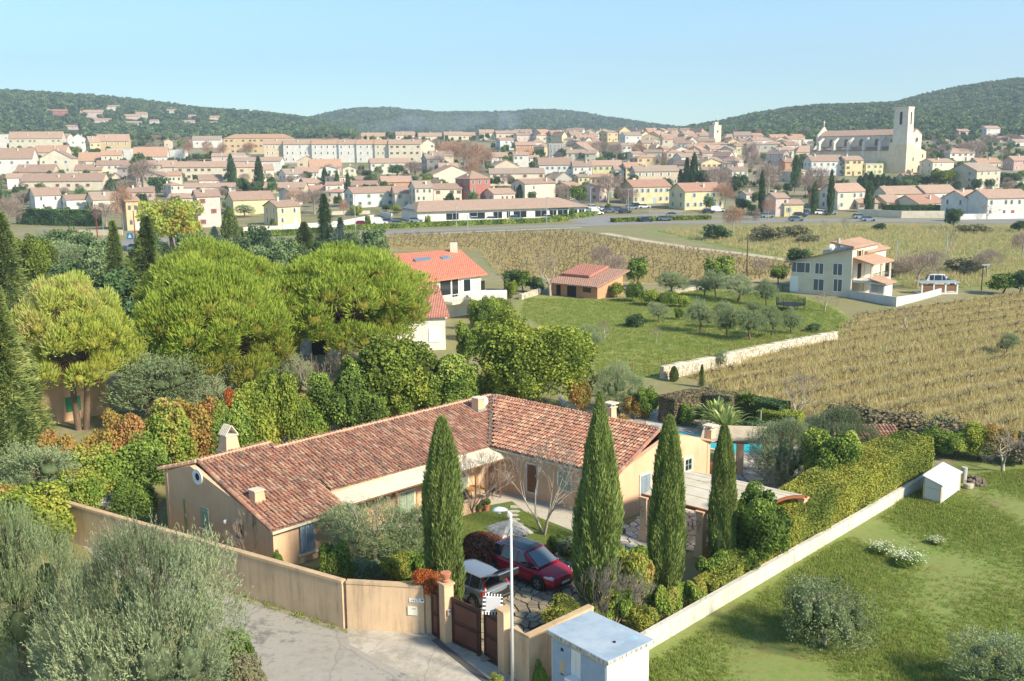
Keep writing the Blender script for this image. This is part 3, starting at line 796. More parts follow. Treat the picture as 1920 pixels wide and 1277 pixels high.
# ridge caps, rake verges and eave mouldings
def ridgeline(a,b_,mat,name='ridge_tile',r=0.12,L=0.42):
    a=Vector(a);b_=Vector(b_);d=(b_-a);n=max(1,int(d.length/L));d.normalize();mb=MB()
    for i in range(n):
        p=a+d*(i*L);q=p+d*(L*1.12);mb.tube(p+Vector((0,0,0.02+random.uniform(0,.012))),q+Vector((0,0,0.045)),r*0.85,r,7)
    hb(mb,name,[mat])
for a,b_,m in ((RN0,RN1,M['ridge']),(R3,R4,M['ridge']),(R4,R6,M['tile']),(A0,RN0,M['tile']),(E0,R6,M['tile']),(FE,RN0,M['ridge']),(RN1,B0,M['tile'])):
    o=ridgeline(a,b_,m)
mb=MB()
mb.bar(D0+Vector((0,0,.06)),R4+Vector((0,0,.06)),0.22,0.05)
hb(mb,'valley_gutter',[plain('zinc valley',H('#6f6558'),0.7)])
mb=MB()
for a,b_ in ((A0,B0),(C0,D0)):mb.bar(a+e2*-0.02-Vector((0,0,.14)),b_+e2*-0.02-Vector((0,0,.14)),0.14,0.12)
mb.bar(D0-e1*-0.02-Vector((0,0,.14)),E0+e1*0.02-Vector((0,0,.14)),0.12,0.1)
hb(mb,'gutter',[plain('pale gutter',H('#cfc3a8'),0.6)])
mb=MB();mb.tube(xy(E0,2.5)+e1*.1-e2*.1,xy(E0,0)+e1*.18-e2*.1,0.04);hb(mb,'downpipe',[M['terracotta']])
mb=MB();mb.tube(xy(D0,2.5)+e1*.1,xy(D0,0)+e1*.1,0.04);hb(mb,'downpipe',[M['terracotta']])
# veranda canopy under the long eave
va,vb=P(658,944,2.3),P(945,858,2.3)
mb=MB();mb.slab([va,vb,xy(D0,2.52)+e1*.35,xy(C0,2.52)-e1*.8],0.05);hb(mb,'veranda_roof',[plaster('weathered canopy',H('#dcd2b8'),0.7,(0.3,0.28,0.26))])
mb=MB();mb.bar(va-Vector((0,0,.07)),vb-Vector((0,0,.07)),0.07,0.07);
for t in (0.02,0.27,0.53,0.79,0.97):
    q=va.lerp(vb,t);mb.bar(xy(q,0),xy(q,2.24),0.09,0.09)
hb(mb,'veranda_frame',[M['wood']])
# openings -------------------------------------------------------
def panel(x0,y0,x1,y1,pl,n,out,th):
    """a slab on a wall from two photo corners (upper left, lower right)"""
    n=Vector((n[0],n[1],0)).normalized();p=on_plane(x0,y0,pl,n);q=on_plane(x1,y1,pl,n)
    t=Vector((-n.y,n.x,0));a=(q-p).dot(t);zt,zb=max(p.z,q.z),min(p.z,q.z)
    c0=p+n*out;return c0,t*a,zt,zb,n*th
def opening(kind,x0,y0,x1,y1,pl,n,mat,name,frame=None,slats=0,sill=None,leaves=2,bars=False):
    c0,ta,zt,zb,nn=panel(x0,y0,x1,y1,pl,n,0.0,1);n_=nn
    w=ta.length;t=ta.normalized()
    def bx(mb,s0,s1,z0,z1,o0,o1):
        a=c0+t*s0+n_*o0;b2=c0+t*s1+n_*o0;c=c0+t*s1+n_*o1;d=c0+t*s0+n_*o1
        if (b2-a).cross(d-a).z<0:a,b2,c,d=a,d,c,b2
        mb.hexa([xy(p,z0) for p in (a,b2,c,d)],[xy(p,z1) for p in (a,b2,c,d)])
    mb=MB()
    if frame:
        f=0.11
        for (s0,s1,z0,z1) in ((-f,0,zb-f,zt+f),(w,w+f,zb-f,zt+f),(0,w,zt,zt+f),(0,w,zb-f,zb)):bx(mb,s0,s1,z0,z1,-0.02,0.05)
        fr=hb(mb,name+'_frame',[frame]);mb=MB()
    if kind=='shutter':
        g=0.012
        for k in range(leaves):
            s0=w*k/leaves+g;s1=w*(k+1)/leaves-g;mb2=MB()
            bx(mb2,s0,s1,zb,zt,0.0,0.045)
            m=max(1,int((s1-s0)/0.12))
            for i in range(m):bx(mb2,s0+(s1-s0)*i/m+0.006,s0+(s1-s0)*(i+1)/m-0.006,zb+.01,zt-.01,0.045,0.056)
            bx(mb2,s0,s1,zb+.15,zb+.22,0.056,0.075);bx(mb2,s0,s1,zt-.22,zt-.15,0.056,0.075)
            hb(mb2,'shutter',[mat])
    elif kind=='window':
        mb2=MB();bx(mb2,0,w,zb,zt,-0.02,0.012);hb(mb2,'window_pane',[M['glass']])
        mb2=MB()
        for s0,s1,z0,z1 in ((0,.05,zb,zt),(w-.05,w,zb,zt),(.05,w-.05,zt-.05,zt),(.05,w-.05,zb,zb+.05),(w/2-.03,w/2+.03,zb+.05,zt-.05),(.05,w/2-.03,(zb+zt)/2-.015,(zb+zt)/2+.015),(w/2+.03,w-.05,(zb+zt)/2-.015,(zb+zt)/2+.015)):bx(mb2,s0,s1,z0,z1,0.012,0.035)
        hb(mb2,'window_frame',[mat])
        if bars:
            mb2=MB()
            for i in range(5):bx(mb2,w*(i+.5)/5-.01,w*(i+.5)/5+.01,zb,zt,0.07,0.09)
            for z in (zb+.15,zt-.15):bx(mb2,0,w,z,z+.02,0.09,0.10)
            hb(mb2,'window_bars',[M['iron']])
    elif kind=='door':
        mb2=MB();bx(mb2,0,w,max(zb,0.05),zt,0.0,0.03)
        for i in range(2):
            for j in range(3):bx(mb2,w*(.1+.45*i),w*(.45+.45*i),zb+(zt-zb)*(.06+.31*j),zb+(zt-zb)*(.3+.31*j),0.03,0.045)
        d=hb(mb2,'door',[mat]);mb2=MB();bx(mb2,w*.9,w*.95,zb+.95,zb+1.1,0.045,0.08);o=mb2;o.v=[tuple(Vector(v)-HO) for v in o.v];o.build('door_handle',[M['metal']],d)
    if sill:
        mb2=MB();bx(mb2,-0.12,w+0.12,zb-0.12-(0.11 if frame else 0),zb-0.03-(0.11 if frame else 0),0.0,0.13);hb(mb2,'window_sill',[sill])
nG=(wF-wA).to_2d();nG=Vector((nG.y,-nG.x,0)).normalized()
if nG.x>0:nG=-nG
nF=Vector((e1.y,-e1.x,0))
nI=-e1.copy();dEr=(wE-wD);nI=Vector((-abs(dEr.y),-abs(dEr.x),0)).normalized()
nR=Vector((dg.y,-dg.x,0)).normalized()
opening('door',344,936,353,1001,wA,nG,plain('olive green door',H('#8d8a66'),0.6),'side_door',None)
opening('shutter',376.5,949,394,993,wA,nG,M['shutter_green'],'shutter',None,leaves=1,sill=M['stone_trim'])
opening('window',444,980,457,1011,wA,nG,M['wood'],'window',None,sill=M['stone_trim'],bars=True)
oc=on_plane(371,894,wA,nG)
def ring(mb,c,n,r0,r1,o0,o1,k=20):
    t=Vector((-n.y,n.x,0)).normalized();z=Vector((0,0,1))
    pts=[[c+(t*math.cos(a)+z*math.sin(a))*r+n*o for (r,o) in ((r0,o0),(r0,o1),(r1,o1),(r1,o0))] for a in [2*PI*i/k for i in range(k)]]
    vs=[p for q in pts for p in q];fs=[]
    for i in range(k):
        for j in range(4):fs.append((i*4+j,i*4+(j+1)%4,((i+1)%k)*4+(j+1)%4,((i+1)%k)*4+j))
    mb._add(vs,fs)
mb=MB();ring(mb,oc,nG,0.2,0.4,0,0.05);hb(mb,'round_window_surround',[M['white_paint']])
mb=MB();mb.tube(oc-nG*.02,oc+nG*.015,0.2,n=18);hb(mb,'round_window_pane',[M['glass']])
mb=MB();lq=on_plane(426,974,wA,nG);mb.bar(lq,lq+nG*.12,.05,.05);mb.lathe(lq+nG*.14-Vector((0,0,.18)),[(.03,0),(.07,.04),(.08,.15),(.02,.2)],8);hb(mb,'wall_lamp',[M['white_paint']])
opening('shutter',561,987,591,1029,wA,nF,M['shutter_blue'],'shutter',None,leaves=2,sill=M['stone_trim'])
wFp=wB-e2*1.2
for x0,y0,x1,y1 in ((642,957,663,984),(747,927,776,953),(846,898,876,928)):
    opening('shutter',x0,y0,x1,y1,wFp,nF,M['shutter_green'],'shutter',M['stone_trim'],leaves=2)
opening('door',989,869,1007,925,wD,nI,M['wood'],'front_door',M['white'])
opening('shutter',1049,882,1071,921,wD,nI,M['shutter_green'],'window',M['white'],leaves=2)
opening('shutter',1201,893,1218,925,wE,nR,M['shutter_blue'],'window',M['white'],leaves=2)
opening('window',1284,862,1296,880,wE,nR,M['shutter_green'],'window',M['white'])
# chimneys ---------------------------------------------------------
def chimney(px,py,z,w0,w1,h,style):
    p=P(px,py,z)-HO;c=link('chimney',MB().hexa([p+s for s in (e1*-w0-e2*w0,e1*-w0+e2*w0,e1*w0+e2*w0,e1*w0-e2*w0)],
        [p+s+Vector((0,0,h)) for s in (e1*-w1-e2*w1,e1*-w1+e2*w1,e1*w1+e2*w1,e1*w1-e2*w1)]).mesh('chimney',[M['ochre']]),house)
    mb=MB();t=p+Vector((0,0,h));k=w1+0.06
    def rect(a,b_,z0,z1):mb.hexa([t+e1*sx*a+e2*sy*b_+Vector((0,0,z0)) for sx,sy in ((-1,-1),(-1,1),(1,1),(1,-1))],[t+e1*sx*a+e2*sy*b_+Vector((0,0,z1)) for sx,sy in ((-1,-1),(-1,1),(1,1),(1,-1))])
    rect(k,k,0.0,0.06)
    if style=='tent':
        for sx in (-1,1):
            for i in range(5):
                q=t+e2*(-k+2*k*(i+.5)/5)
                mb.bar(q+e1*sx*k+Vector((0,0,.06)),q+e1*sx*0.02+Vector((0,0,.55)),0.11,0.05)
    elif style=='cap':
        for sx,sy in ((-1,-1),(-1,1),(1,1),(1,-1)):mb.bar(t+e1*sx*(w1-.06)+e2*sy*(w1-.06)+Vector((0,0,.06)),t+e1*sx*(w1-.06)+e2*sy*(w1-.06)+Vector((0,0,.22)),.1,.1)
        rect(k+.05,k+.05,.22,.3)
    mb.build('chimney_cap',[M['stone_trim']],c)
    mb=MB();mb.hexa([p+s for s in (e1*-(w0+.08)-e2*(w0+.08)+Vector((0,0,.0)),e1*-(w0+.08)+e2*(w0+.08),e1*(w0+.08)+e2*(w0+.08),e1*(w0+.08)-e2*(w0+.08))],
        [p+s+Vector((0,0,.16)) for s in (e1*-(w0+.03)-e2*(w0+.03),e1*-(w0+.03)+e2*(w0+.03),e1*(w0+.03)+e2*(w0+.03),e1*(w0+.03)-e2*(w0+.03))])
    mb.build('chimney_flashing',[plain('grey flashing',H('#8a8680'),0.6)],c)
    return c
chimney(430,848,3.85,0.42,0.3,0.95,'tent')
chimney(483,958,2.35,0.33,0.24,1.05,'flat')
chimney(897,770,3.65,0.3,0.26,0.8,'flat')
chimney(1145,790,3.75,0.24,0.22,0.85,'cap')
chimney(1331,826,2.7,0.24,0.22,0.65,'cap')
# dish and aerial on the corner chimney: things of their own
dl=P(907,752,4.25);t=thing('satellite_dish','round white satellite dish beside the chimney at the bend of the villa roof','satellite dish',dl)
mb=MB();n_=Vector((.35,-.9,.25)).normalized();a=n_.orthogonal().normalized();c=n_.cross(a);K=16;vs=[Vector((0,0,0))-n_*.06]
for rr,dz in ((.15,-.045),(.3,0)):vs+=[(a*math.cos(2*PI*i/K)+c*math.sin(2*PI*i/K))*rr+n_*dz for i in range(K)]
mb._add(vs,[(0,1+i,1+(i+1)%K) for i in range(K)]+[(1+i,1+K+i,1+K+(i+1)%K,1+(i+1)%K) for i in range(K)]);mb.build('reflector',[M['white_paint']],t)
mb=MB();mb.tube(-n_*.05,Vector((0,0.1,-.5)),.02);mb.tube(-c*.28,n_*.35-c*.05,.012);mb.build('bracket',[M['metal']],t)
al=P(925,752,4.0);t=thing('roof_aerial','thin grey television aerial standing on the villa roof beside the dish','aerial',al)
MB().tube((0,0,-.2),(0,0,.42),.018).build('mast',[M['metal']],t)
mb=MB();mb.tube((-.6,0,.36),(.3,0,.42),.012)
for i in range(6):mb.tube((-.6+i*.17,-.14,.36+i*.011),(-.6+i*.17,.14,.36+i*.011),.008,n=4)
mb.build('boom',[M['metal']],t)
# ---------------------------------------------------------------- boundary walls, gate, forecourt
def wall_thing(label,pts,h,th,mat,capmat,cap=0.1,name='garden_wall',cat='wall',group=None,over=0.03):
    """plastered wall through ground points; pieces: render, coping"""
    o=Vector(pts[0]);t=thing(name,label,cat,xy(o,0),0,group);a=MB();c=MB();n=len(pts)
    off=[]
    for i,p in enumerate(pts):
        p=Vector(p[:2]);d=(Vector(pts[min(i+1,n-1)][:2])-Vector(pts[max(i-1,0)][:2])).normalized();off.append((p,Vector((-d.y,d.x))))
    hs=h if isinstance(h,(list,tuple)) else [h]*n
    for i in range(n-1):
        (p,m),(q,k)=off[i],off[i+1]
        def quad(w):return [p-m*w,q-k*w,q+k*w,p+m*w]
        L=lambda w,z0,z1:[Vector((v.x-o[0],v.y-o[1],z)) for v,z in zip(quad(w),z0)]
        a.hexa(L(th/2,[-.3]*4,0),L(th/2,[hs[i],hs[i+1],hs[i+1],hs[i]],0))
        if capmat:c.hexa(L(th/2+over,[hs[i],hs[i+1],hs[i+1],hs[i]],0),L(th/2+over*.5,[hs[i]+cap,hs[i+1]+cap,hs[i+1]+cap,hs[i]+cap],0))
    a.build('render',[mat],t)
    if capmat:c.build('coping',[capmat],t)
    return t
WC=P(648,1177,0);WL=P(125,940,2.1);WP=P(797,1186,0)
wall_thing('long ochre garden wall running from the gate corner up the left side of the villa',[xy(WL,0)-(WC-xy(WL,0)).normalized()*2,WC],2.0,0.24,M['wall_ochre'],M['cap'])
wall_thing('short straight ochre wall carrying the letter box beside the brown garden door',[WC+Vector((.12,0,0)),WP],2.0,0.24,M['wall_ochre'],M['cap'])
K1,K2=P(988,1191,2.0),P(1097,1140,2.0);WG=P(952,1262,0)
wall_thing('short ochre wall bending back from the gate pillar behind the white substation',[xy(WG,0)+Vector((.25,-.2,0)),xy(K1,0),xy(K2,0)+Vector((.25,.25,0))],1.9,0.26,M['wall_ochre'],M['cap'])
def pier(px,py,w,h,label,mat=None,capw=0.05):
    p=P(px,py,0);t=thing('gate_pillar',label,'pillar',p+Vector((0,w/2,0)),0.62)
    MB().box(-w/2,w/2,-w/2,w/2,-.2,h).build('shaft',[mat or M['ochre']],t)
    k=w/2+capw;MB().box(-k,k,-k,k,h,h+.07).build('cap',[M['cap']],t);return t
pier(804,1188,0.3,2.15,'slim ochre pillar between the letter box wall and the brown garden door')
PP=pier(838,1206,0.42,2.45,'ochre gate pillar topped by a clay pot, left of the double gate')
pier(948,1263,0.42,2.45,'ochre gate pillar with rust streak behind the striped traffic mirror')
mb=MB();p0=P(862,1150,1);t=thing('entry_phone','small grey entry phone fixed on the gate pillar by the double gate','entry phone',PP.location+Vector((.12,-.28,1.35)),.62)
MB().box(-.07,.07,-.03,.03,-.12,.12).build('casing',[M['metal']],t);MB().box(-.04,.04,-.04,-.03,.02,.08).build('screen',[M['black']],t)
def leaf(px0,py0,px1,py1,h,label,name='gate_leaf',curve=0.0):
    a=P(px0,py0,0);b_=P(px1,py1,0);d=b_-a;L=d.length;t=thing(name,label,'gate',a,math.atan2(d.y,d.x))
    MB().box(0,L,-.02,.02,.06,h).build('sheet',[M['gate']],t)
    mb=MB()
    for x in (0,L-.06):mb.box(x,x+.06,-.035,.035,.04,h+.02)
    for z in (.04,h-.05):mb.box(.06,L-.06,-.033,.033,z,z+.06)
    mb.build('frame',[M['gate']],t)
    for z0,z1 in ((.2,h*.46),(h*.54,h-.2)):
        m=MB()
        m.prism([(.16,-.02),(L-.16,-.02),(L-.16,-.045),(.16,-.045)],0,0)
        m=MB();m.box(.16,L-.16,-.05,-.02,z0,z1);q=m.build('raised_panel',[M['gate2']],t);bevel(q,.03,1)
        m=MB()
        for (xa,xb,za,zb) in ((.12,L-.12,z0-.04,z0-.02),(.12,L-.12,z1+.02,z1+.04),(.12,.14,z0-.02,z1+.02),(L-.14,L-.12,z0-.02,z1+.02)):m.box(xa,xb,-.034,-.02,za,zb)
        m.build('moulding',[M['gate']],t)
    MB().box(L-.1 if L>1 else L-.14,L-.05 if L>1 else L-.08,-.09,-.035,1.0,1.06).build('handle',[M['iron']],t)
    return t
leaf(811,1190,826,1200,2.1,'narrow brown garden door between the two ochre pillars','garden_door')
leaf(849,1205,902,1231,1.95,'left leaf of the brown double gate standing slightly open')
leaf(909,1229,943,1252,1.95,'right leaf of the brown double gate beside the striped mirror')
mb=MB();p=PP.location+Vector((0,0,2.52));t=thing('clay_pot','weathered clay pot standing on the gate pillar','pot',p)
MB().lathe((0,0,0),[(.12,0),(.16,.08),(.13,.12),(.2,.34),(.22,.36),(.22,.4),(.18,.4)],14).build('pot',[M['terracotta']],t)
MB().lathe((0,0,.35),[(.17,0),(.17,.01)],12).build('earth',[M['soil']],t)
# letter box and ceramic number
def on_wall_box(px,py,w,h,d,label,name,cat,mat):
    wd=(WP-WC).normalized();wn_=Vector((wd.y,-wd.x,0));wn_=wn_ if wn_.y<0 else -wn_;q=on_plane(px,py,WC+Vector((.12,0,0))+wn_*.125,wn_);t=thing(name,label,cat,q,math.atan2((WP-WC).y,(WP-WC).x));return t
t=on_wall_box(774,1144,0,0,0,'square cream letter box set in the ochre wall beside the gate','letter_box','letter box',None)
MB().box(-.2,.2,-.05,.0,-.2,.17).build('box',[plain('cream enamel',H('#e9e2cc'),.4,var=.04)],t)
MB().box(-.02,.14,-.056,-.05,.07,.09).build('slot',[M['black']],t)
t=on_wall_box(781,1126,0,0,0,'row of small white ceramic house number tiles on the ochre wall above the letter box','house_number','house number',None)
for i in range(3):
    MB().box(-.3+i*.125,-.19+i*.125,-.03,0,-.07,.08).build('number_tile',[M['white_paint']],t)
MB().box(.09,.32,-.03,0,-.07,.1).build('picture_tile',[M['white_paint']],t);MB().box(.2,.29,-.034,-.03,.0,.07).build('tile_motif',[plain('dark blue enamel',(.03,.05,.12),.4)],t)
def text(body,size,mat,parent,loc,rot=(PI/2,0,0),ext=0.002,name='lettering',align='CENTER'):
    cu=bpy.data.curves.new(name,'FONT');cu.body=body;cu.size=size;cu.extrude=ext;cu.align_x=align;cu.align_y='CENTER'
    tmp=bpy.data.objects.new(name,cu);dg=bpy.context.evaluated_depsgraph_get()
    C.objects.link(tmp);dg.update();me=bpy.data.meshes.new_from_object(tmp.evaluated_get(bpy.context.evaluated_depsgraph_get()));bpy.data.objects.remove(tmp)
    me.materials.clear();me.materials.append(mat);o=link(name,me,parent,loc,rot);return o
text('1 9 1',.12,plain('dark blue enamel',(.03,.05,.12),.4),t,(-.12,-.034,0))
# street lamp
lb=P(961,1293,0);LZ=zat(lb.x,lb.y,962)
t=thing('street_lamp','tall white street lamp rising in front of the open gate','street lamp',lb)
mb=MB();mb.smooth=True;mb.tube((0,0,-.2),(0,0,LZ),.07,.042,12);mb.build('post',[plain('off white lamp paint',H('#c6c6c2'),.5,var=.06,nsc=2)],t)
mb=MB();mb.tube((0,0,LZ-.05),(-.18,.03,LZ+.12),.035,.03);mb.build('arm',[M['white_paint']],t)
mb=MB();mb.smooth=True
hd=[(-.1,.05,.04,.1),(-.22,.1,.07,.13),(-.42,.15,.1,.14),(-.58,.13,.07,.12),(-.66,.06,.03,.1)]
K=10;vs=[]
for (x,w,hh,z) in hd:vs+=[(x,w*math.cos(2*PI*i/K),LZ+z+hh*math.sin(2*PI*i/K)) for i in range(K)]
mb._add(vs,[(k*K+i,k*K+(i+1)%K,(k+1)*K+(i+1)%K,(k+1)*K+i) for k in range(4) for i in range(K)]+[tuple(range(K)),tuple(range(4*K,5*K))])
mb.build('lamp_head',[plain('pale grey lamp head',H('#c2c8cf'),.35,var=.04)],t)
mb=MB();mb.tube((-.42,0,LZ+.08),(-.42,0,LZ+.0),.11,.07,12);mb.build('lens',[plain('lamp lens',H('#9fb0c0'),.2)],t)
# traffic mirror
mp=P(935,1148,2.35);t=thing('traffic_mirror','tilted traffic mirror with a black and white striped border beside the lamp post','traffic mirror',at_depth(924,1133,35.4),R(8))
t.rotation_euler=(R(-22),R(16),R(28));t.scale=(1.3,1.3,1.5)
MB().box(-.24,.24,-.02,.02,-.17,.17).build('mirror_face',[plain('mirror reflection grey',H('#97969a'),.5,.0,var=.03)],t)  # plain matte grey painted in place of a real reflection
bw,ww=plain('black stripe',(.02,.02,.02),.5),M['white_paint']
k=0
fr=link('striped_border',MB().box(-.33,.33,.0,.03,-.26,.26).mesh('striped_border',[ww]),t)
def stripes():
    mb=MB();W_,H_=.33,.26
    for i in range(7):
        x=-W_+i*.1;mb.box(x,x+.05,-.03,.0,.19,H_);mb.box(x+.03,x+.08,-.03,.0,-H_,-.19)
    for i in range(4):
        z=-.18+i*.1;mb.box(-W_,-.26,-.03,.0,z,z+.05);mb.box(.26,W_,-.03,.0,z,z+.05)
    return mb
o=stripes().build('stripes',[bw],t);o['kind']='stuff'
mb=MB();mb.tube((0,.03,0),(.28,.15,-.05),.02);mb.tube((.28,.15,-.05),(.3,.12,-.5),.02);mb.build('bracket',[M['metal']],t)
# substation kiosk
k0,k1,k2,k3=[P(x,y,2.6) for x,y in ((1024,1180),(1108,1144),(1228,1199),(1140,1241))]
t=thing('substation','small white electricity substation with a flat pale blue concrete roof','substation',xy((k0+k2)/2,0));KO=Vector(t.location)
cen=(k0+k1+k2+k3)/4
def kin(v,d):q=v+(cen-v).normalized()*d;return q-KO
kb=[kin(v,.2) for v in (k0,k3,k2,k1)]
MB().hexa([xy(v,-.2) for v in kb],[xy(v,2.44) for v in kb]).build('wall',[plaster('white substation render',H('#dddcd8'),.35,(.4,.38,.33))],t)
rf=MB();rf.hexa([xy(v-KO,2.44) for v in (k0,k3,k2,k1)],[xy(v-KO,2.6) for v in (k0,k3,k2,k1)])
g=N('painted concrete roof');pz=g.pos();n1=g.noise(pz,.9,5,.65);n2=g.noise(pz,2.2,6,.75)
c=g.ramp(n1,[H('#8fa0ae'),H('#9cabb8'),H('#a9b3ba')],.35,.65);c=g.mix(g.ramp(n2,[(0,0,0),(1,1,1)],.6,.72),c,H('#8fcbd8'));c=g.mix(g.ramp(g.noise(pz,3.1,6,.8),[(0,0,0),(1,1,1)],.62,.74),c,H('#c2c8ca'))
sn=g.new('ShaderNodeNewGeometry').outputs['Normal'];sp=g.new('ShaderNodeSeparateXYZ');g.L(sn,sp.inputs[0]);top=g.math('GREATER_THAN',sp.outputs[2],.5)
edge=g.ramp(g.noise(g.scale(pz,(9,9,.7)),1.6,4),[H('#6f6a60'),H('#a8a294'),H('#c6c1b4')],.35,.6)
g.col(g.mix(top,edge,c));g.bump(n2,.3,.02)
o=rf.build('roof',[g.m],t);bevel(o,.02,1)
mb=MB();mb.lathe((0,0,0),[(.06,0),(.04,.05)],8)
mb2=MB().tube((.45,-.6,2.6),(.45,-.6,2.64),.05);mb2.build('roof_plug',[M['black']],t)
mb2=MB().box(.55,.85,1.02,1.3,2.45,2.5);
# doors on the left faces (k0-k3)
a=kb[0];d=(kb[1]-kb[0]);Lk=d.length;d.normalize();nk=Vector((d.y,-d.x,0))
if nk.y>0:nk=-nk
def kbox(s0,s1,z0,z1,o0,o1,name,mat,parent=None):
    mb=MB();b0=xy(a,0);q=[b0+d*s0+nk*o1,b0+d*s1+nk*o1,b0+d*s1+nk*o0,b0+d*s0+nk*o0]
    mb.hexa([xy(v,z0) for v in q],[xy(v,z1) for v in q]);return mb.build(name,mat,parent or t)
blue=plain('pale blue grey steel',H('#8fa1b3'),.5,var=.08,nsc=3)
d1=kbox(.06,Lk*.36,.05,2.3,0,.03,'door',[blue]);kbox(Lk*.55,Lk*.98,.05,2.3,0,.03,'door',[blue])
kbox(Lk*.35-.1,Lk*.35-.06,.9,1.1,.03,.06,'door_handle',[M['black']],d1)
kbox(Lk*.185,Lk*.235,2.02,2.14,.031,.037,'plate',[M['black']],d1)
kbox(Lk*.17,Lk*.255,1.2,1.68,.031,.036,'warning_poster',[plain('faded poster',H('#b5a28c'),.7,var=.3,nsc=12)],d1)
kbox(Lk*.185,Lk*.24,1.12,1.17,.031,.037,'plate',[M['black']],d1)
mb=MB();q=xy(a,0)+d*Lk*.21+nk*.0365
mb.face([q-d*.06+Vector((0,0,1.42)),q+d*.06+Vector((0,0,1.42)),q+Vector((0,0,1.54))]);mb.build('danger_triangle',[plain('yellow sign paint',H('#c9a83a'),.5)],d1)
kbox(Lk*.36,Lk*.53,-.1,1.3,.0,.3,'meter_cabinet',[M['white_paint']]);kbox(Lk*.38,Lk*.51,.05,1.2,.3,.32,'cabinet_door',[blue])
kbox(.02,Lk,2.3,2.44,0,.02,'lintel',[M['concrete']])
# forecourt paving and other stone -------------------------------------------------
def voronoi(poly,size,seed,inset=0.03,jit=0.55):
    """irregular flagstones inside a polygon: returns list of 2d polygons"""
    r=random.Random(seed);xs=[p[0] for p in poly];ys=[p[1] for p in poly]
    cells={};nx=int((max(xs)-min(xs))/size)+3;ny=int((max(ys)-min(ys))/size)+3
    for i in range(nx):
        for j in range(ny):cells[i,j]=(min(xs)+(i-.5+r.uniform(-jit,jit))*size,min(ys)+(j-.5+r.uniform(-jit,jit))*size)
    out=[]
    for (i,j),c in cells.items():
        if not inpoly(np.array([c[0]]),np.array([c[1]]),poly)[0]:continue
        pg=[(c[0]-size*1.5,c[1]-size*1.5),(c[0]+size*1.5,c[1]-size*1.5),(c[0]+size*1.5,c[1]+size*1.5),(c[0]-size*1.5,c[1]+size*1.5)]
        for a_ in range(-2,3):
            for b_ in range(-2,3):
                q=cells.get((i+a_,j+b_))
                if q is None or (a_==0 and b_==0):continue
                mx,my=(c[0]+q[0])/2,(c[1]+q[1])/2;dx,dy=q[0]-c[0],q[1]-c[1];L=math.hypot(dx,dy);dx/=L;dy/=L
                mx-=dx*inset*(1+r.random()*.5);my-=dy*inset
                new=[]
                for k in range(len(pg)):
                    p,q2=pg[k],pg[(k+1)%len(pg)];dp=(p[0]-mx)*dx+(p[1]-my)*dy;dq=(q2[0]-mx)*dx+(q2[1]-my)*dy
                    if dp<=0:new.append(p)
                    if (dp<0)!=(dq<0):f=dp/(dp-dq);new.append((p[0]+(q2[0]-p[0])*f,p[1]+(q2[1]-p[1])*f))
                pg=new
                if len(pg)<3:break
            if len(pg)<3:break
        if len(pg)>=3:out.append(pg)
    return out
def flags(bed,poly,size,seed,mat,single,th=0.03,z=0.02,name='paving_stone'):
    cs=voronoi(poly,size,seed)
    cs.sort(key=lambda p:p[0][1]);rest=MB()
    for i,c in enumerate(cs):
        h=th+random.uniform(-.008,.012)
        if i<single:
            cx=sum(p[0] for p in c)/len(c);cy=sum(p[1] for p in c)/len(c)
            MB().prism([(p[0]-cx,p[1]-cy) for p in c],0,h).build(name,[mat],bed,loc=(cx,cy,z))
        else:rest.prism([(p[0],p[1]) for p in c],z,z+h)
    if rest.v:o=rest.build(name+'s',[mat],bed);o['kind']='stuff'
court=[P(*q) for q in ((850,1207),(945,1255),(972,1190),(990,1192),(1040,1150),(1085,1125),(1100,1075),(1050,1040),(960,1035),(880,1040),(850,1080),(838,1150))]
cb=sheet('forecourt',[(p.x,p.y) for p in court],0.008,M['grout'],True)
flags(cb,[(p.x,p.y) for p in court],0.42,3,M['paving'],230)
side=[P(*q) for q in ((1085,1125),(1120,1105),(1350,1010),(1420,975),(1505,935),(1430,905),(1370,880),(1340,872),(1345,905),(1170,985),(1155,1010),(1130,1040),(1100,1075))]
sb=sheet('side_terrace',[(p.x,p.y) for p in side],0.010,M['grout'],True)
flags(sb,[(p.x,p.y) for p in side],0.5,5,M['paving_pale'],60)
lawn=[P(*q) for q in ((850,1080),(880,1040),(960,1035),(1050,1040),(1100,1075),(1150,1010),(1165,992),(1075,955),(1000,905),(960,900),(905,955),(850,975),(760,990),(560,1080),(650,1090),(800,1095))]
sheet('garden_lawn',[(p.x,p.y) for p in lawn],0.006,M['lawn'],True)
pat=[P(*q) for q in ((905,950),(960,940),(985,960),(1085,1000),(1160,1015),(1168,985),(1075,948),(1000,903),(950,900),(920,925))]
sheet('front_patio',[(p.x,p.y) for p in pat],0.012,M['patio'],True)
for i,(x,y) in enumerate(((963,960),(962,967),(965,975),(972,984),(966,951))):
    p=P(x,y,0);o=MB().prism([(.34*math.cos(a)*random.uniform(.8,1.1),.2*math.sin(a)*random.uniform(.8,1.1)) for a in [2*PI*k/8 for k in range(8)]],.0,.05).build('stepping_stone',[M['paving_pale']],None,loc=p)
    tag(o,('second','third','nearest to the well of the pale','odd outlying','farthest')[i]+' stepping stone on the lawn behind the lamp head','stepping stone','stepping stones across the front lawn')
# low wall below the hedge
wall_thing('long low pale block wall along the meadow below the clipped hedge',[LW0-(LW1-LW0).normalized()*1.2,LW0.lerp(LW1,.3),LW0.lerp(LW1,.65),LW1],[0.75,.7,.6,.6],0.22,M['lowwall'],M['lowwall'],cap=0.03,over=.015)
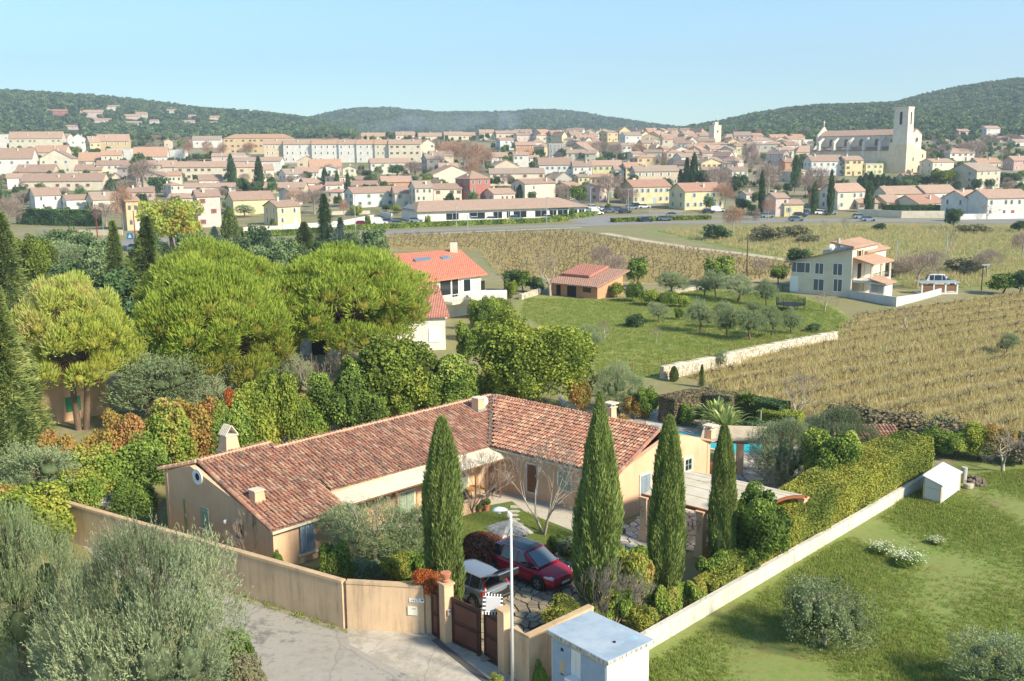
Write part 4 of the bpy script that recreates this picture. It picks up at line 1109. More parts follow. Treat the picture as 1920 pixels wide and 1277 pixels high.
# veranda parapet
a,b_=P(800,988,0),P(903,955,0)
wall_thing('low orange plaster wall edging the veranda terrace',[a,b_],.62,.2,M['ochre'],M['ochre'],cap=.03)
a=xy(C0,0)+e1*.5;
sheet('veranda_floor',[(p.x,p.y) for p in (xy(wC,0)+e1*1,P(800,985),P(903,952),xy(wD,0))],.014,M['patio'],True)
# pool terrace
pt=[P(*q) for q in ((1130,770),(1240,770),(1330,785),(1420,805),(1480,830),(1520,870),(1505,935),(1400,895),(1360,850),(1338,822),(1200,800))]
pb=sheet('pool_terrace',[(p.x,p.y) for p in pt],.008,M['patio'],True)
flags(pb,[(p.x,p.y) for p in pt],.9,8,M['paving_pale'],30)
pool=[P(*q) for q in ((1195,802),(1220,798),(1245,802),(1300,817),(1345,827),(1372,830),(1438,836),(1426,851),(1380,851),(1330,842),(1250,816))]
g=N('pool water');g.col(g.ramp(g.noise(g.pos(),.8),[H('#35b8c8'),H('#4fcbd8')],.3,.7));g.b.inputs['Roughness'].default_value=.06;g.b.inputs['Specular IOR Level'].default_value=.6;g.bump(g.noise(g.pos(),4,2),.06,.05)
sheet('pool_water',[(p.x,p.y) for p in pool],.075,g.m,True)
mb=MB();n=len(pool);cc=sum((Vector(p) for p in pool),Vector())/n
for i in range(n):
    p,q=pool[i],pool[(i+1)%n];po,qo=p+(p-cc).normalized()*.3,q+(q-cc).normalized()*.3
    mb.hexa([xy(v,0) for v in (p,po,qo,q)][::-1],[xy(v,.09) for v in (p,po,qo,q)][::-1])
struct(mb.build('pool_coping',[M['stone_trim']]))
# carport -----------------------------------------------------------
cp=P(1207,926,2.45);ce1,ce2=e1,e2;CL,CW=5.8,4.9
t=thing('carport','large carport with an arched pale canvas roof on ochre pillars beside the villa','carport',xy(cp,0));CO=Vector(t.location)
K,J=12,5
def arch(s,u,dz=0):return ce1*(CW*s)+ce2*(CL*u)+Vector((0,0,2.45+dz+.42*math.sin(PI*min(max(s,0),1))))
mb=MB();mb.smooth=True
vs=[arch(i/K,j/J*1.0,-.04*math.sin(PI*(j%1))) for j in range(J+1) for i in range(K+1)];w=K+1
mb._add(vs,[(j*w+i,j*w+i+1,(j+1)*w+i+1,(j+1)*w+i) for j in range(J) for i in range(K)])
g=N('stained canvas');pz=g.pos();c=g.ramp(g.noise(pz,.6,5,.6),[H('#cfc0a2'),H('#ddd2ba'),H('#e8e0cc')],.3,.7)
c=g.mix(g.ramp(g.noise(g.scale(pz,(1,1,3)),1.7,6,.75),[(0,0,0),(1,1,1)],.58,.75),c,H('#a58a66'));g.col(c)
tl=g.new('ShaderNodeBsdfTranslucent');g.L(c,tl.inputs[0]);mx=g.new('ShaderNodeMixShader');mx.inputs[0].default_value=.25;g.L(g.b.outputs[0],mx.inputs[1]);g.L(tl.outputs[0],mx.inputs[2]);g.L(mx.outputs[0],g.out.inputs[0])
mb.build('canvas_roof',[g.m],t)
for j in range(J+1):
    mb=MB()
    for i in range(K):mb.bar(arch(i/K,j/J,-.09),arch((i+1)/K,j/J,-.09),.09,.12)
    mb.build('arched_beam',[M['wood'] if 0<j<J else plain('rust brown timber',H('#8a4f34'),.7)],t)
for s in (0,1):
    mb=MB();mb.bar(arch(s,-.02,-.1),arch(s,1.02,-.1),.12,.16);mb.build('side_beam',[plain('rust brown timber',H('#8a4f34'),.7)],t)
for i in range(1,K):
    if i%2==0:
        mb=MB();mb.bar(arch(i/K,0,.012),arch(i/K,1,.012),.03,.012);mb.build('seam',[g.m],t)
for s,u in ((0.0,.02),(0.0,.57),(0,.98),(1,.98),(1,.4)):
    q=ce1*CW*s+ce2*CL*u
    def sq(w0):return [q+ce1*a*w0+ce2*b*w0 for a,b in ((-1,-1),(1,-1),(1,1),(-1,1))][::-1]
    mb=MB();mb.hexa([xy(v,0) for v in sq(.19)],[xy(v,2.3) for v in sq(.17)]);mb.hexa([xy(v,0) for v in sq(.25)],[xy(v,.55) for v in sq(.22)]);mb.hexa([xy(v,2.24) for v in sq(.22)],[xy(v,2.34) for v in sq(.24)])
    mb.build('pillar',[M['ochre']],t)
for u in (.02,.57):
    q=ce2*CL*u-ce1*.2;mb=MB()
    for k in range(10):
        a0,a1=2*PI*k/10,2*PI*(k+1)/10;mb.tube(q+ce2*.1*math.cos(a0)+Vector((0,0,1.75+.12*math.sin(a0)))-ce1*.05,q+ce2*.1*math.cos(a1)+Vector((0,0,1.75+.12*math.sin(a1)))-ce1*.05,.012,n=4)
    mb.tube(q-ce1*.05+Vector((0,0,1.63)),q-ce1*.05+Vector((0,0,1.3)),.012,n=4)
    tt=mb.build('wrought_iron_ornament',[M['iron']],t)
# rear terrace pillar and beam
q=P(1386,889,0);t=thing('pergola','small pergola of pinkish brick pillar and weathered beam beside the pool','pergola',q)
MB().box(-.19,.19,-.19,.19,0,1.95).build('pillar',[M['ochre']],t)
MB().box(-1.9,-.2,-.1,.12,0,.75).build('low_wall',[M['terracotta']],t)
MB().bar((-2.6,.4,2.02),(.5,-.1,2.02),.3,.14).build('beam',[M['wood']],t)
mb=MB().slab([(-2.4,.1,2.2),(.9,-.3,2.2),(2.2,2.4,2.3),(-1.6,3.0,2.3)],.08);mb.build('reed_roof',[plaster('faded reed roof',H('#c9b79a'),.6)],t)
# monument-like stone barbecue / well
q=P(955,1022,0);t=thing('stone_well','pale stone garden well with a pyramid roof and ball finial','well',q,.5)
mb=MB()
for k in range(8):
    a0=PI/4*k;mb.box(0,0.001,0,0.001,0,.001)
base=MB().prism([(.62,-.62),(.62,.62),(-.62,.62),(-.62,-.62)],0,.75);base.build('base',[M['drystone']],t)
mb=MB()
for (a,b2) in (((-.9,-.9),(.9,-.9)),((.9,-.9),(.9,.9)),((.9,.9),(-.9,.9)),((-.9,.9),(-.9,-.9))):
    prev=None
    for k in range(7):
        f=k/7;g_=(k+1)/7;z0,z1=.8+.55*f**.8,.8+.55*g_**.8
        P0=Vector((a[0]*(1-f),a[1]*(1-f),z0));P1=Vector((b2[0]*(1-f),b2[1]*(1-f),z0));Q0=Vector((a[0]*(1-g_),a[1]*(1-g_),z1));Q1=Vector((b2[0]*(1-g_),b2[1]*(1-g_),z1))
        mm=max(1,6-k)
        for i in range(mm):
            s0,s1=i/mm+.012,(i+1)/mm-.012
            mb.slab([P0.lerp(P1,s0),P0.lerp(P1,s1),Q0.lerp(Q1,s1),Q0.lerp(Q1,s0)],.05)
o=mb.build('roof_slates',[M['paving_pale']],t);o['kind']='stuff'
MB().hexa([(-.88,-.88,.74),(.88,-.88,.74),(.88,.88,.74),(-.88,.88,.74)],[(-.05,-.05,1.28),(.05,-.05,1.28),(.05,.05,1.28),(-.05,.05,1.28)]).build('roof',[M['grout']],t)
mb=MB();mb.smooth=True;mb.lathe((0,0,1.3),[(.1,0),(.06,.08),(.06,.1)]+[(.15*math.sin(PI*k/8)+.01,.24-.15*math.cos(PI*k/8)) for k in range(9)],12);mb.build('ball_finial',[M['stone_trim']],t)
# patio furniture, pots
q=P(880,938,.0);q=xy(D0,0)-e1*1.9+e2*.75;t=thing('patio_table','round ochre tabletop on thin iron legs under the veranda','table',q)
MB().lathe((0,0,.7),[(.0,0),(.55,0),(.55,.03),(0,.03)],18).build('tabletop',[plain('tan tabletop',H('#b98a54'),.6)],t)
for k in range(4):a=PI/4+k*PI/2;MB().tube((.4*math.cos(a),.4*math.sin(a),.7),(.3*math.cos(a),.3*math.sin(a),0),.015,n=5).build('leg',[M['iron']],t)
def chair(loc,rz,label):
    c=thing('patio_chair',label,'chair',loc,rz,'dark chairs round the patio table')
    MB().box(-.21,.21,-.21,.21,.42,.46).build('seat',[M['black']],c);MB().box(-.21,.21,.19,.22,.46,.86).build('backrest',[M['black']],c)
    for a in (-.19,.19):
        for b2 in (-.19,.19):MB().tube((a,b2,0),(a,b2,.42),.014,n=5).build('leg',[M['iron']],c)
chair(q+Vector((-.8,-.1,0)),R(80),'dark patio chair left of the round veranda table')
chair(q+Vector((.75,.2,0)),R(-80),'dark patio chair right of the round veranda table')
def pot(px,py,r,h,label,key=None):
    p=P(px,py,0);t=thing('plant_pot',label,'flower pot',p)
    MB().lathe((0,0,0),[(r*.65,0),(r,h*.85),(r*1.1,h*.85),(r*1.1,h),(r*.9,h)],14).build('pot',[M['terracotta']],t)
    me=broad('potted_leaves',[(0,0,h+r*.5,r*1.1,r*1.1,r*.8)],300,.08,LM['laurel'],3,coref=.6);link('leaves',me,t)
pot(912,958,.2,.42,'large terracotta pot with a small plant at the corner of the patio');pot(899,960,.13,.25,'small terracotta pot beside the larger one on the patio')
pot(707,1090,.14,.3,'small clay pot standing behind the ochre wall among the bushes')
t=thing('wind_chime_post','wooden veranda post wrapped in bare climber beside the patio table','post',xy(vb,0)-e1*1.3)
MB().bar((0,0,0),(0,0,2.2),.12).build('post',[M['wood']],t)
# rotary clothes line and trellis behind the wall
q=P(213,985,0);t=thing('clothes_airer','open rotary clothes airer with pale arms left of the villa gable','clothes airer',q);zc=zat(q.x,q.y,938)
MB().tube((0,0,0),(0,0,zc),.025).build('post',[M['metal']],t)
pts=[Vector((1.35*math.cos(a),1.35*math.sin(a),zc+.05)) for a in (0.3,0.3+PI/2,0.3+PI,0.3+1.5*PI)]
for p_ in pts:MB().tube((0,0,zc-.12),p_,.022).build('arm',[plain('pale green plastic',H('#cfdcc8'),.4)],t)
mb=MB()
for k in range(1,8):
    f=k/7.5
    for i in range(4):mb.tube((Vector((0,0,zc-.06))).lerp(pts[i],f),(Vector((0,0,zc-.06))).lerp(pts[(i+1)%4],f),.006,n=3,cap=False)
o=mb.build('washing_lines',[M['white_paint']],t);o['kind']='stuff'
q=P(298,985,0);t=thing('rusty_frame','rusty pipe frame standing against the left gable of the villa','frame',q)
rust=plain('rusty pipe',H('#8a5238'),.8)
MB().tube((0,0,0),(0,0,1.3),.03).build('upright',[rust],t);MB().tube((0,0,1.3),(-1.2,.9,1.5),.03).build('rail',[rust],t);MB().tube((0,0,1.0),(-.2,.1,1.35),.02).build('brace',[rust],t);MB().tube((0,0,.9),(.5,-.3,.95),.015).build('arm',[rust],t)
# hutch, pipe and rubble on the meadow
def qd(x,y,h):return P(x,y,h)
a0,a1,a2=P(1731,940,0),P(1763,948,0),P(1798,922,0)
t=thing('white_hutch','white box-shaped hutch with a sloping lid on short legs at the meadow edge','hutch',a1);ao=Vector(a1)
u_=(a0-a1);v_=(a2-a1);fl=[Vector((0,0,0)),v_,v_+u_,u_]
hw=plain('white boards',H('#c9cacb'),.6,var=.05)
z1_,z2_=1.12,1.42
MB().hexa([xy(v,.12) for v in fl],[xy(fl[0],z1_),xy(fl[1],z1_),xy(fl[2],z2_),xy(fl[3],z2_)]).build('body',[hw],t)
ov=.1;un,vn=u_.normalized(),v_.normalized()
lid=[xy(fl[0]-un*ov-vn*ov,z1_+.02),xy(fl[1]-un*ov+vn*ov,z1_+.02),xy(fl[2]+un*ov+vn*ov,z2_+.05),xy(fl[3]+un*ov-vn*ov,z2_+.05)]
MB().slab([v+Vector((0,0,.05)) for v in lid],.05).build('lid',[hw],t)
for v in fl:MB().box(v.x-.04,v.x+.04,v.y-.04,v.y+.04,-.05,z1_-.02).build('leg',[plain('cream timber',H('#c9b48c'),.7)],t)
mb=MB();mb.bar(xy(fl[0]-vn*.02,.2),xy(fl[3]-vn*.02,.2),.04,.1);mb.build('skirting',[plain('cream timber',H('#c9b48c'),.7)],t);mb=MB();mb.bar(xy(fl[0]-vn*.02,z1_-.25),xy(fl[3]-vn*.02,z1_-.25),.04,.05);mb.build('batten',[M['metal']],t)
q=P(1806,905,0);t=tag(MB().tube((0,0,0),(.02,0,.95),.17,n=16).build('concrete_pipe',[M['concrete']],None,loc=q),'upright pale concrete pipe standing beside the white hutch','pipe')
q=P(1824,905,0);t=thing('rubble_heap','heap of dark stones beside the upright concrete pipe','stones',q)
mb=MB()
rr=random.Random(4)
for i in range(110):
    a=rr.random()*6.28;d=rr.random()**.6*.75;z=max(.02,.4*(1-d/.8))*rr.random();s_=rr.uniform(.05,.11)
    c_=Vector((d*math.cos(a),d*1.1*math.sin(a),z+.05));mb.hexa([c_+Vector((x*s_*rr.uniform(.6,1),y*s_*rr.uniform(.6,1),-s_*.7)) for x,y in ((-1,-1),(1,-1),(1,1),(-1,1))],[c_+Vector((x*s_*rr.uniform(.5,.9),y*s_*rr.uniform(.5,.9),s_*.7)) for x,y in ((-1,-1),(1,-1),(1,1),(-1,1))])
o=mb.build('stones',[stonemat('grey brown rubble',[H('#7a6a5c'),H('#8f8072'),H('#6a5c52')])],t);o['kind']='stuff'
tag(MB().prism([(.3*math.cos(a)*(1+.15*math.sin(3*a)),.22*math.sin(a)) for a in [2*PI*k/9 for k in range(9)]],0,.3).build('boulder',[M['drystone']],None,loc=P(1816,916,0)),'pale boulder lying in front of the rubble heap','boulder')
bevel(bpy.data.objects['boulder'],.12,3)
# pool side lamp, loungers
def lamp_post(px,py,pt,label,r=.05):
    q=P(px,py,0);h=zat(q.x,q.y,pt);t=thing('garden_lamp',label,'lamp post',q);MB().tube((0,0,0),(0,0,h),r).build('post',[M['metal']],t);MB().tube((0,0,h),(0,0,h+.1),r*1.6).build('lamp_cap',[M['iron']],t)
lamp_post(1425,822,768,'grey metal post standing at the pool between the shrubs')
def lounger(px,py,rz,label):
    t=thing('sun_lounger',label,'sun lounger',P(px,py,0),rz,'white loungers around the pool')
    MB().box(-.3,.3,-.5,.7,.28,.33).build('seat',[M['white_paint']],t);MB().hexa([(-.3,.7,.28),(.3,.7,.28),(.3,.74,.28),(-.3,.74,.28)],[(-.3,1.1,.85),(.3,1.1,.85),(.3,1.14,.85),(-.3,1.14,.85)]).build('backrest',[M['white_paint']],t)
    for a,b2 in ((-.27,-.45),(.27,-.45),(-.27,.6),(.27,.6)):MB().box(a-.02,a+.02,b2-.02,b2+.02,0,.28).build('leg',[M['white_paint']],t)
lounger(1312,888,R(60),'white folding lounger on the terrace behind the carport roof');lounger(1455,830,R(-30),'white lounger beyond the pool next to the tall olive');lounger(1072,768,R(50),'white lounger showing above the villa ridge')
t=thing('air_conditioner','round-fan outdoor air unit on the wall below the olive behind the villa','air unit',P(1133,745,0));MB().box(-.4,.4,-.15,.15,.3,1.0).build('casing',[M['concrete']],t);MB().tube((0,-.16,.65),(0,-.18,.65),.24,n=14).build('fan_grille',[M['dark']],t)
# ---------------------------------------------------------------- cars
def paint(name,c,metal=0.25):
    if name in MATS:return MATS[name]
    g=N(name);g.col(c);g.b.inputs['Roughness'].default_value=.28;g.b.inputs['Metallic'].default_value=metal;g.b.inputs['Coat Weight'].default_value=.6;g.b.inputs['Coat Roughness'].default_value=.08
    MATS[name]=g.m;return g.m
RUB=plain('tyre rubber',(.02,.02,.02),.8);RIM=plain('alloy rim',H('#9a9a9c'),.35,.7);CARGLASS=glassmat('car glass',(.02,.028,.034),.05)
CHROME=plain('chrome strip',H('#cfcfd2'),.2,.8,var=.02)
def section(y0,zb,zbelt,zr,wl,wb,wr,zs):
    """half outline of a car cross-section, bottom to top"""
    return [(wl*.80,zb),(wl*.98,zb+.06),(wl*1.0,zs),(wb*1.0,(zs+zbelt)/2+.03),(wb*.965,zbelt)]
def wheel(parent,x,y,r,w,side,detail=True):
    t=link('wheel',None,parent,(x,y,r));t.empty_display_size=.2
    mb=MB();mb.smooth=True;s=side
    mb.lathe((0,0,0),[(r*.66,-s*w/2),(r*.93,-s*w/2),(r,-s*w*.32),(r,s*w*.32),(r*.93,s*w/2),(r*.66,s*w/2),(r*.64,s*w*.1)],24,'y');mb.build('tyre',[RUB],t)
    mb=MB();mb.lathe((0,0,0),[(r*.67,s*w*.2),(r*.67,s*w*.44),(r*.60,s*w*.44),(r*.58,s*w*.22)],24,'y')
    for k in range(5):
        for o in (-.13,.13):
            a=2*PI*k/5;a2=a+o*1.6
            mb.bar((r*.1*math.cos(a),s*w*.38,r*.1*math.sin(a)),(r*.62*math.cos(a2),s*w*.42,r*.62*math.sin(a2)),r*.09,r*.06,up=(0,1,0))
    mb.tube((0,s*w*.25,0),(0,s*w*.45,0),r*.15,n=10);mb.build('rim',[RIM],t)
    mb=MB();mb.tube((0,s*w*.2,0),(0,s*w*.26,0),r*.6,n=20);mb.build('spoke_shade_disc',[M['dark']],t)  # near-black disc added to stand in for the dark gaps between the spokes
    return t
def car(label,pos,az,L,W,Hh,body,name='parked_car',roofmat=None,suv=False,open_tail=False,group=None,shape='hatch',detail=True,cat='car',clad=True,plate=None):
    """x forward, y left; built from lofted sections"""
    t=thing(name,label,cat,pos,PI/2-az,group)
    gc=.2 if suv else .17;r=.345 if suv else .315;hb_=.95 if suv else .9
    fa,ra=L*.5-.88,-L*.5+.80
    # stations along the body: x, z of the top of the lower body, bottom z, half width
    if shape=='van':
        st=[(-L/2,.55,1.05,.86),(-L/2+.08,.3,1.12,.95),(ra,.28,1.15,1),(0,gc,1.15,1),(fa-.3,gc,1.12,1),(L/2-.55,.24,1.02,.97),(L/2-.15,.26,.86,.88),(L/2,.36,.66,.74)]
    else:
        st=[(-L/2,.48,hb_-.02,.80),(-L/2+.07,.30,hb_+.03,.90),(-L/2+.35,.24,hb_+.07,.97),(ra+.1,gc,hb_+.05,1),(0,gc,hb_,1),(fa-.75,gc,hb_-.03,1),(fa-.2,gc+.02,hb_-.07,.99),(fa+.25,.22,hb_-.13,.965),(L/2-.18,.22,hb_-.22,.87),(L/2-.03,.26,hb_-.32,.74),(L/2,.34,hb_-.42,.66)]
    hw=W/2;mb=MB();mb.smooth=True;rows=[]
    for (x,zb,zt,k) in st:
        w=hw*k;zs=zb+(zt-zb)*.42
        half=[(0,zb),(w*.84,zb),(w*.97,zb+.05),(w,zs),(w*.985,zb+(zt-zb)*.75),(w*.93,zt-.02),(w*.80,zt+.02),(w*.4,zt+.05),(0,zt+.06)]
        rows.append([(x,y,z) for y,z in half]+[(x,-y,z) for y,z in half[-2:0:-1]])
    n=len(rows[0]);vs=[p for q in rows for p in q]
    mb._add(vs,[(k*n+i,k*n+(i+1)%n,(k+1)*n+(i+1)%n,(k+1)*n+i) for k in range(len(rows)-1) for i in range(n)]+[tuple(range(n))[::-1],tuple(range((len(rows)-1)*n,len(rows)*n))])
    bo=mb.build('body',[body],t)
    sub=bo.modifiers.new('sub','SUBSURF');sub.levels=sub.render_levels=2 if detail else 1
    # wheel arches cut as dark wells with lips
    for x in (fa,ra):
        for s in (-1,1):
            m=MB();m.tube((x,s*(hw-.16),r+.02),(x,s*(hw-.012),r+.02),r+.06,n=22);m.build('wheel_arch',[M['black']],t)
            wheel(t,x,s*(hw-.085),r,.21,s)
    # greenhouse
    ct=hb_+.03
    if shape=='van':gx=[(-L/2+.06,-L/2+.16),(-L*.28,-L*.28),(L*.02,L*.02),(L*.20,L*.17),(L*.37,L*.20)]
    elif suv:gx=[(-L/2+.12,-L/2+.62),(-L*.24,-L*.22),(-L*.0,.0),(L*.15,L*.06),(L*.27,L*.085)]
    else:gx=[(-L/2+.12,-L/2+.50),(-L*.24,-L*.23),(0,0),(L*.14,L*.05),(L*.29,L*.10)]
    ct=ct if shape!='van' else 1.12
    wb_,wr=hw*.93,hw*(.70 if shape!='van' else .80)
    def zr(i):return Hh-(.05,.01,0,.02,.06)[i]
    lo=[(a,wb_*(.86 if i in (0,) else .97 if i<4 else .80),ct-.02) for i,(a,b2) in enumerate(gx)]
    hi=[(b2,wr*(.90 if i in (0,4) else 1),zr(i)) for i,(a,b2) in enumerate(gx)]
    mb=MB();m5=len(lo)
    vs=[]
    for (x,y,z),(x2,y2,z2) in zip(lo,hi):vs+=[(x,y,z),(x2,y2,z2),(x2,0,z2+.045),(x2,-y2,z2),(x,-y,z)]
    fs=[(k*5+i,k*5+i+1,(k+1)*5+i+1,(k+1)*5+i) for k in range(m5-1) for i in range(4)]
    if not open_tail:fs.append((0,4,3,2,1))
    fs.append(tuple((m5-1)*5+i for i in range(5)))
    mb._add(vs,fs);gh=mb.build('cabin',[body],t);bevel(gh,.09,3)
    for p_ in gh.data.polygons:p_.use_smooth=True
    # glass panes proud of the cabin shell
    def inset(pts,k,out):
        c=sum((Vector(p) for p in pts),Vector())/len(pts);nn=(Vector(pts[1])-Vector(pts[0])).cross(Vector(pts[2])-Vector(pts[0])).normalized()
        if nn.dot(c-Vector((0,0,.7)))<0:nn=-nn
        return [c+(Vector(p)-c)*k+nn*out for p in pts]
    def pane(pts,name,k=.86,out=.012,mat=None):
        m=MB();m.face(inset(pts,k,out));o=m.build(name,[mat or CARGLASS],t);return o
    for s in (-1,1):
        def S(p):return (p[0],p[1]*s,p[2])
        for k in range(m5-1):
            if shape=='van' and k<2:continue
            q=[S(lo[k]),S(lo[k+1]),S(hi[k+1]),S(hi[k])]
            if k==0:q=[Vector(q[0]).lerp(Vector(q[1]),.42),q[1],q[2],Vector(q[3]).lerp(Vector(q[2]),.12)]
            pane(q,'side_window',.91)
        if shape!='van' and detail:
            m=MB();pts_=[Vector(S(lo[0])).lerp(Vector(S(lo[1])),.3)]+[Vector(S(p)) for p in lo[1:]]
            for a,b2 in zip(pts_,pts_[1:]):m.bar(a+Vector((0,s*.02,.035)),b2+Vector((0,s*.02,.035)),.02,.02)
            pts_=[Vector(S(lo[0])).lerp(Vector(S(lo[1])),.35)]+[Vector(S(p)) for p in hi]+[Vector(S(lo[-1]))]
            for a,b2 in zip(pts_,pts_[1:]):m.bar(a+Vector((0,s*.02,-.02)),b2+Vector((0,s*.02,-.02)),.018,.018)
            m.build('window_trim',[CHROME if suv else M['black']],t)
        m=MB();m.smooth=True;mx=gx[3][0]+.12;m.hexa([(mx,s*(wb_+.0),ct),(mx+.12,s*(wb_+.0),ct),(mx+.1,s*(wb_+.2),ct+.02),(mx,s*(wb_+.2),ct+.02)],[(mx,s*(wb_+.0),ct+.12),(mx+.1,s*(wb_+.0),ct+.12),(mx+.08,s*(wb_+.2),ct+.14),(mx,s*(wb_+.2),ct+.14)]);m.build('wing_mirror',[body if not suv else M['black']],t)
    pane([(lo[-1][0],lo[-1][1],lo[-1][2]),(lo[-1][0],-lo[-1][1],lo[-1][2]),(hi[-1][0],-hi[-1][1],hi[-1][2]),(hi[-1][0],hi[-1][1],hi[-1][2])],'windscreen',.92,.03,glassmat('windscreen glass',(.10,.15,.18),.05))  # windscreen colour lightened and blued to imitate the sky reflected in it
    if not open_tail:pane([(lo[0][0],lo[0][1],lo[0][2]),(lo[0][0],-lo[0][1],lo[0][2]),(hi[0][0],-hi[0][1],hi[0][2]),(hi[0][0],hi[0][1],hi[0][2])],'rear_window',.84,.03)
    if roofmat:
        for s in (-1,1):
            m=MB();hh=[(hi[0][0]+.25,hi[0][1]*.8,hi[0][2]+.05)]+[(a,b2*.84,c+.03) for a,b2,c in hi[1:]]
            for (a,b2,c),(d,e,f) in zip(hh,hh[1:]):m.face([(a,s*b2,c),(d,s*e,f),(d,0,f+.035),(a,0,c+.035)])
            m.build('glass_roof',[roofmat],t)
        for s in (-1,1):m=MB();m.tube((hi[0][0]+.1,s*hi[1][1]*.93,Hh+.03),(hi[-1][0]-.05,s*hi[-1][1]*.98,Hh-.01),.018,n=6);m.build('roof_rail',[CHROME],t)
    # lights, grille, bumpers, plates, door lines
    zt=st[-1][2]
    for s in (-1,1):
        m=MB();x=L/2-.10;m.hexa([(x-.42,s*hw*.93,hb_-.26),(x-.02,s*hw*.80,hb_-.31),(x+.05,s*hw*.42,hb_-.34),(x-.25,s*hw*.6,hb_-.22)][::s],[(x-.46,s*hw*.94,hb_-.19),(x-.06,s*hw*.79,hb_-.22),(x+.0,s*hw*.42,hb_-.28),(x-.3,s*hw*.6,hb_-.16)][::s]);m.build('headlight',[plain('headlight glass',H('#c9ced3'),.12,.3)],t)
        m=MB();x=-L/2+.02;m.hexa([(x-.02,s*hw*.60,hb_-.28),(x+.06,s*hw*.90,hb_-.28),(x+.3,s*hw*.965,hb_-.2),(x+.1,s*hw*.6,hb_-.2)],[(x+.02,s*hw*.62,hb_+.02),(x+.1,s*hw*.88,hb_+.04),(x+.32,s*hw*.945,hb_+.0),(x+.12,s*hw*.6,hb_+.02)])
        m.build('tail_light',[plain('red lamp glass',(.55,.02,.02),.2)],t)
        if clad:
            m=MB();m.box(ra+r+.1,fa-r-.1,s*hw*.94 if s>0 else -hw*1.004,hw*1.004 if s>0 else -hw*.94,gc,gc+.12);m.build('sill_cladding',[M['black']],t)
        m=MB()
        for xx in (gx[2][0]+.02,gx[3][0]+.28,ra+.42):m.box(xx,xx+.012,min(s*hw*.99,s*hw*1.003),max(s*hw*.99,s*hw*1.003),gc+.18,hb_-.1)
        if detail:m.build('door_seam',[M['black']],t)
        for xx in (gx[2][0]-.2,gx[3][0]+.02):
            m=MB();m.box(xx,xx+.17,min(s*hw*.98,s*hw*1.02),max(s*hw*.98,s*hw*1.02),hb_-.2,hb_-.17)
            if detail:m.build('door_handle',[body],t)
    m=MB();x=L/2;m.hexa([(x-.08,-hw*.42,hb_-.42),(x+.012,-hw*.34,hb_-.42),(x+.012,hw*.34,hb_-.42),(x-.08,hw*.42,hb_-.42)],[(x-.16,-hw*.46,hb_-.32),(x-.035,-hw*.36,hb_-.32),(x-.035,hw*.36,hb_-.32),(x-.16,hw*.46,hb_-.32)]);m.build('grille',[M['black']],t)
    m=MB();m.box(x-.2,x+.012,-hw*.55,hw*.55,.24,.36);m.build('lower_grille',[M['black']],t)
    m=MB();m.box(x+.012,x+.022,-.26,.26,.40,.50);m.build('number_plate',[M['white_paint']],t)
    m=MB();m.box(x-.15,x+.03,-hw*.5,hw*.5,.215,.24);m.build('skid_strip',[CHROME],t)
    if not open_tail:m=MB();m.box(-x-.012,-x+.02,-.26,.26,.62,.73);m.build('number_plate',[M['white_paint']],t)
    m=MB();m.box(-x-.03,-x+.1,-hw*.8,hw*.8,.42,.5);m.build('rear_bumper_strip',[M['black']],t)
    if open_tail:
        # boot opening: dark well, raised tailgate, load floor
        m=MB();m.hexa([(-x-.02,-hw*.68,.56),(-x-.02,hw*.68,.56),(-x+.3,hw*.68,.56),(-x+.3,-hw*.68,.56)][::-1],[(-x+.02,-hw*.68,hb_),(-x+.02,hw*.68,hb_),(-x+.3,hw*.68,hb_+.02),(-x+.3,-hw*.68,hb_+.02)][::-1]);m.build('boot_opening',[M['dark']],t)
        m=MB();a,b2=lo[0],hi[0]
        m.face([(a[0]+.0,-a[1]*.9,a[2]),(a[0]+.0,a[1]*.9,a[2]),(b2[0]+.02,b2[1]*.92,b2[2]-.03),(b2[0]+.02,-b2[1]*.92,b2[2]-.03)]);m.build('boot_interior',[M['dark']],t)
        hx,hz=hi[0][0]-.02,Hh-.02;tip=Vector((hx-1.05,0,hz+.42));lw=hw*.72
        m=MB();m.hexa([(hx,-lw,hz),(hx,lw,hz),(tip.x,lw*.95,tip.z),(tip.x,-lw*.95,tip.z)],[(hx,-lw,hz+.06),(hx,lw,hz+.06),(tip.x,lw*.95,tip.z+.07),(tip.x,-lw*.95,tip.z+.07)]);o=m.build('tailgate',[body],t);bevel(o,.03,2)
        m=MB();m.face([(hx-.12,-lw*.82,hz+.115),(hx-.12,lw*.82,hz+.115),(hx-.62,lw*.8,hz+.315),(hx-.62,-lw*.8,hz+.315)]);m.build('tailgate_window',[CARGLASS],o)
        m=MB();m.hexa([(hx-.7,-lw*.9,hz+.24),(hx-.7,lw*.9,hz+.24),(tip.x-.02,lw*.9,tip.z-.22),(tip.x-.02,-lw*.9,tip.z-.22)],[(hx-.7,-lw*.9,hz+.29),(hx-.7,lw*.9,hz+.29),(tip.x-.02,lw*.9,tip.z),(tip.x-.02,-lw*.9,tip.z)]);m.build('tailgate_lining',[M['black']],o)
        for s in (-1,1):m=MB();m.tube((hx+.0,s*lw*.95,hz-.28),(hx-.45,s*lw*.95,hz+.16),.012,n=5);m.build('gas_strut',[M['metal']],t)
        for s in (-1,1):m=MB();m.bar((lo[0][0]-.0,s*lo[0][1]*.97,lo[0][2]-.1),(hi[0][0],s*hi[0][1]*.98,hi[0][2]),.07,.09);m.build('tail_pillar_light',[plain('red lamp glass',(.55,.02,.02),.2)],t)
    return t
RED=paint('metallic red paint',H('#a3122e'));SILVER=paint('silver blue paint',H('#8b959e'),.4);WHITEP=paint('white car paint',H('#dfe0e0'),.0)
ra_,fa_=P(925,1077),P(1010,1110);hd_=(fa_-ra_).normalized();left_=Vector((-hd_.y,hd_.x,0))
pc=(ra_+fa_)/2+left_*.93
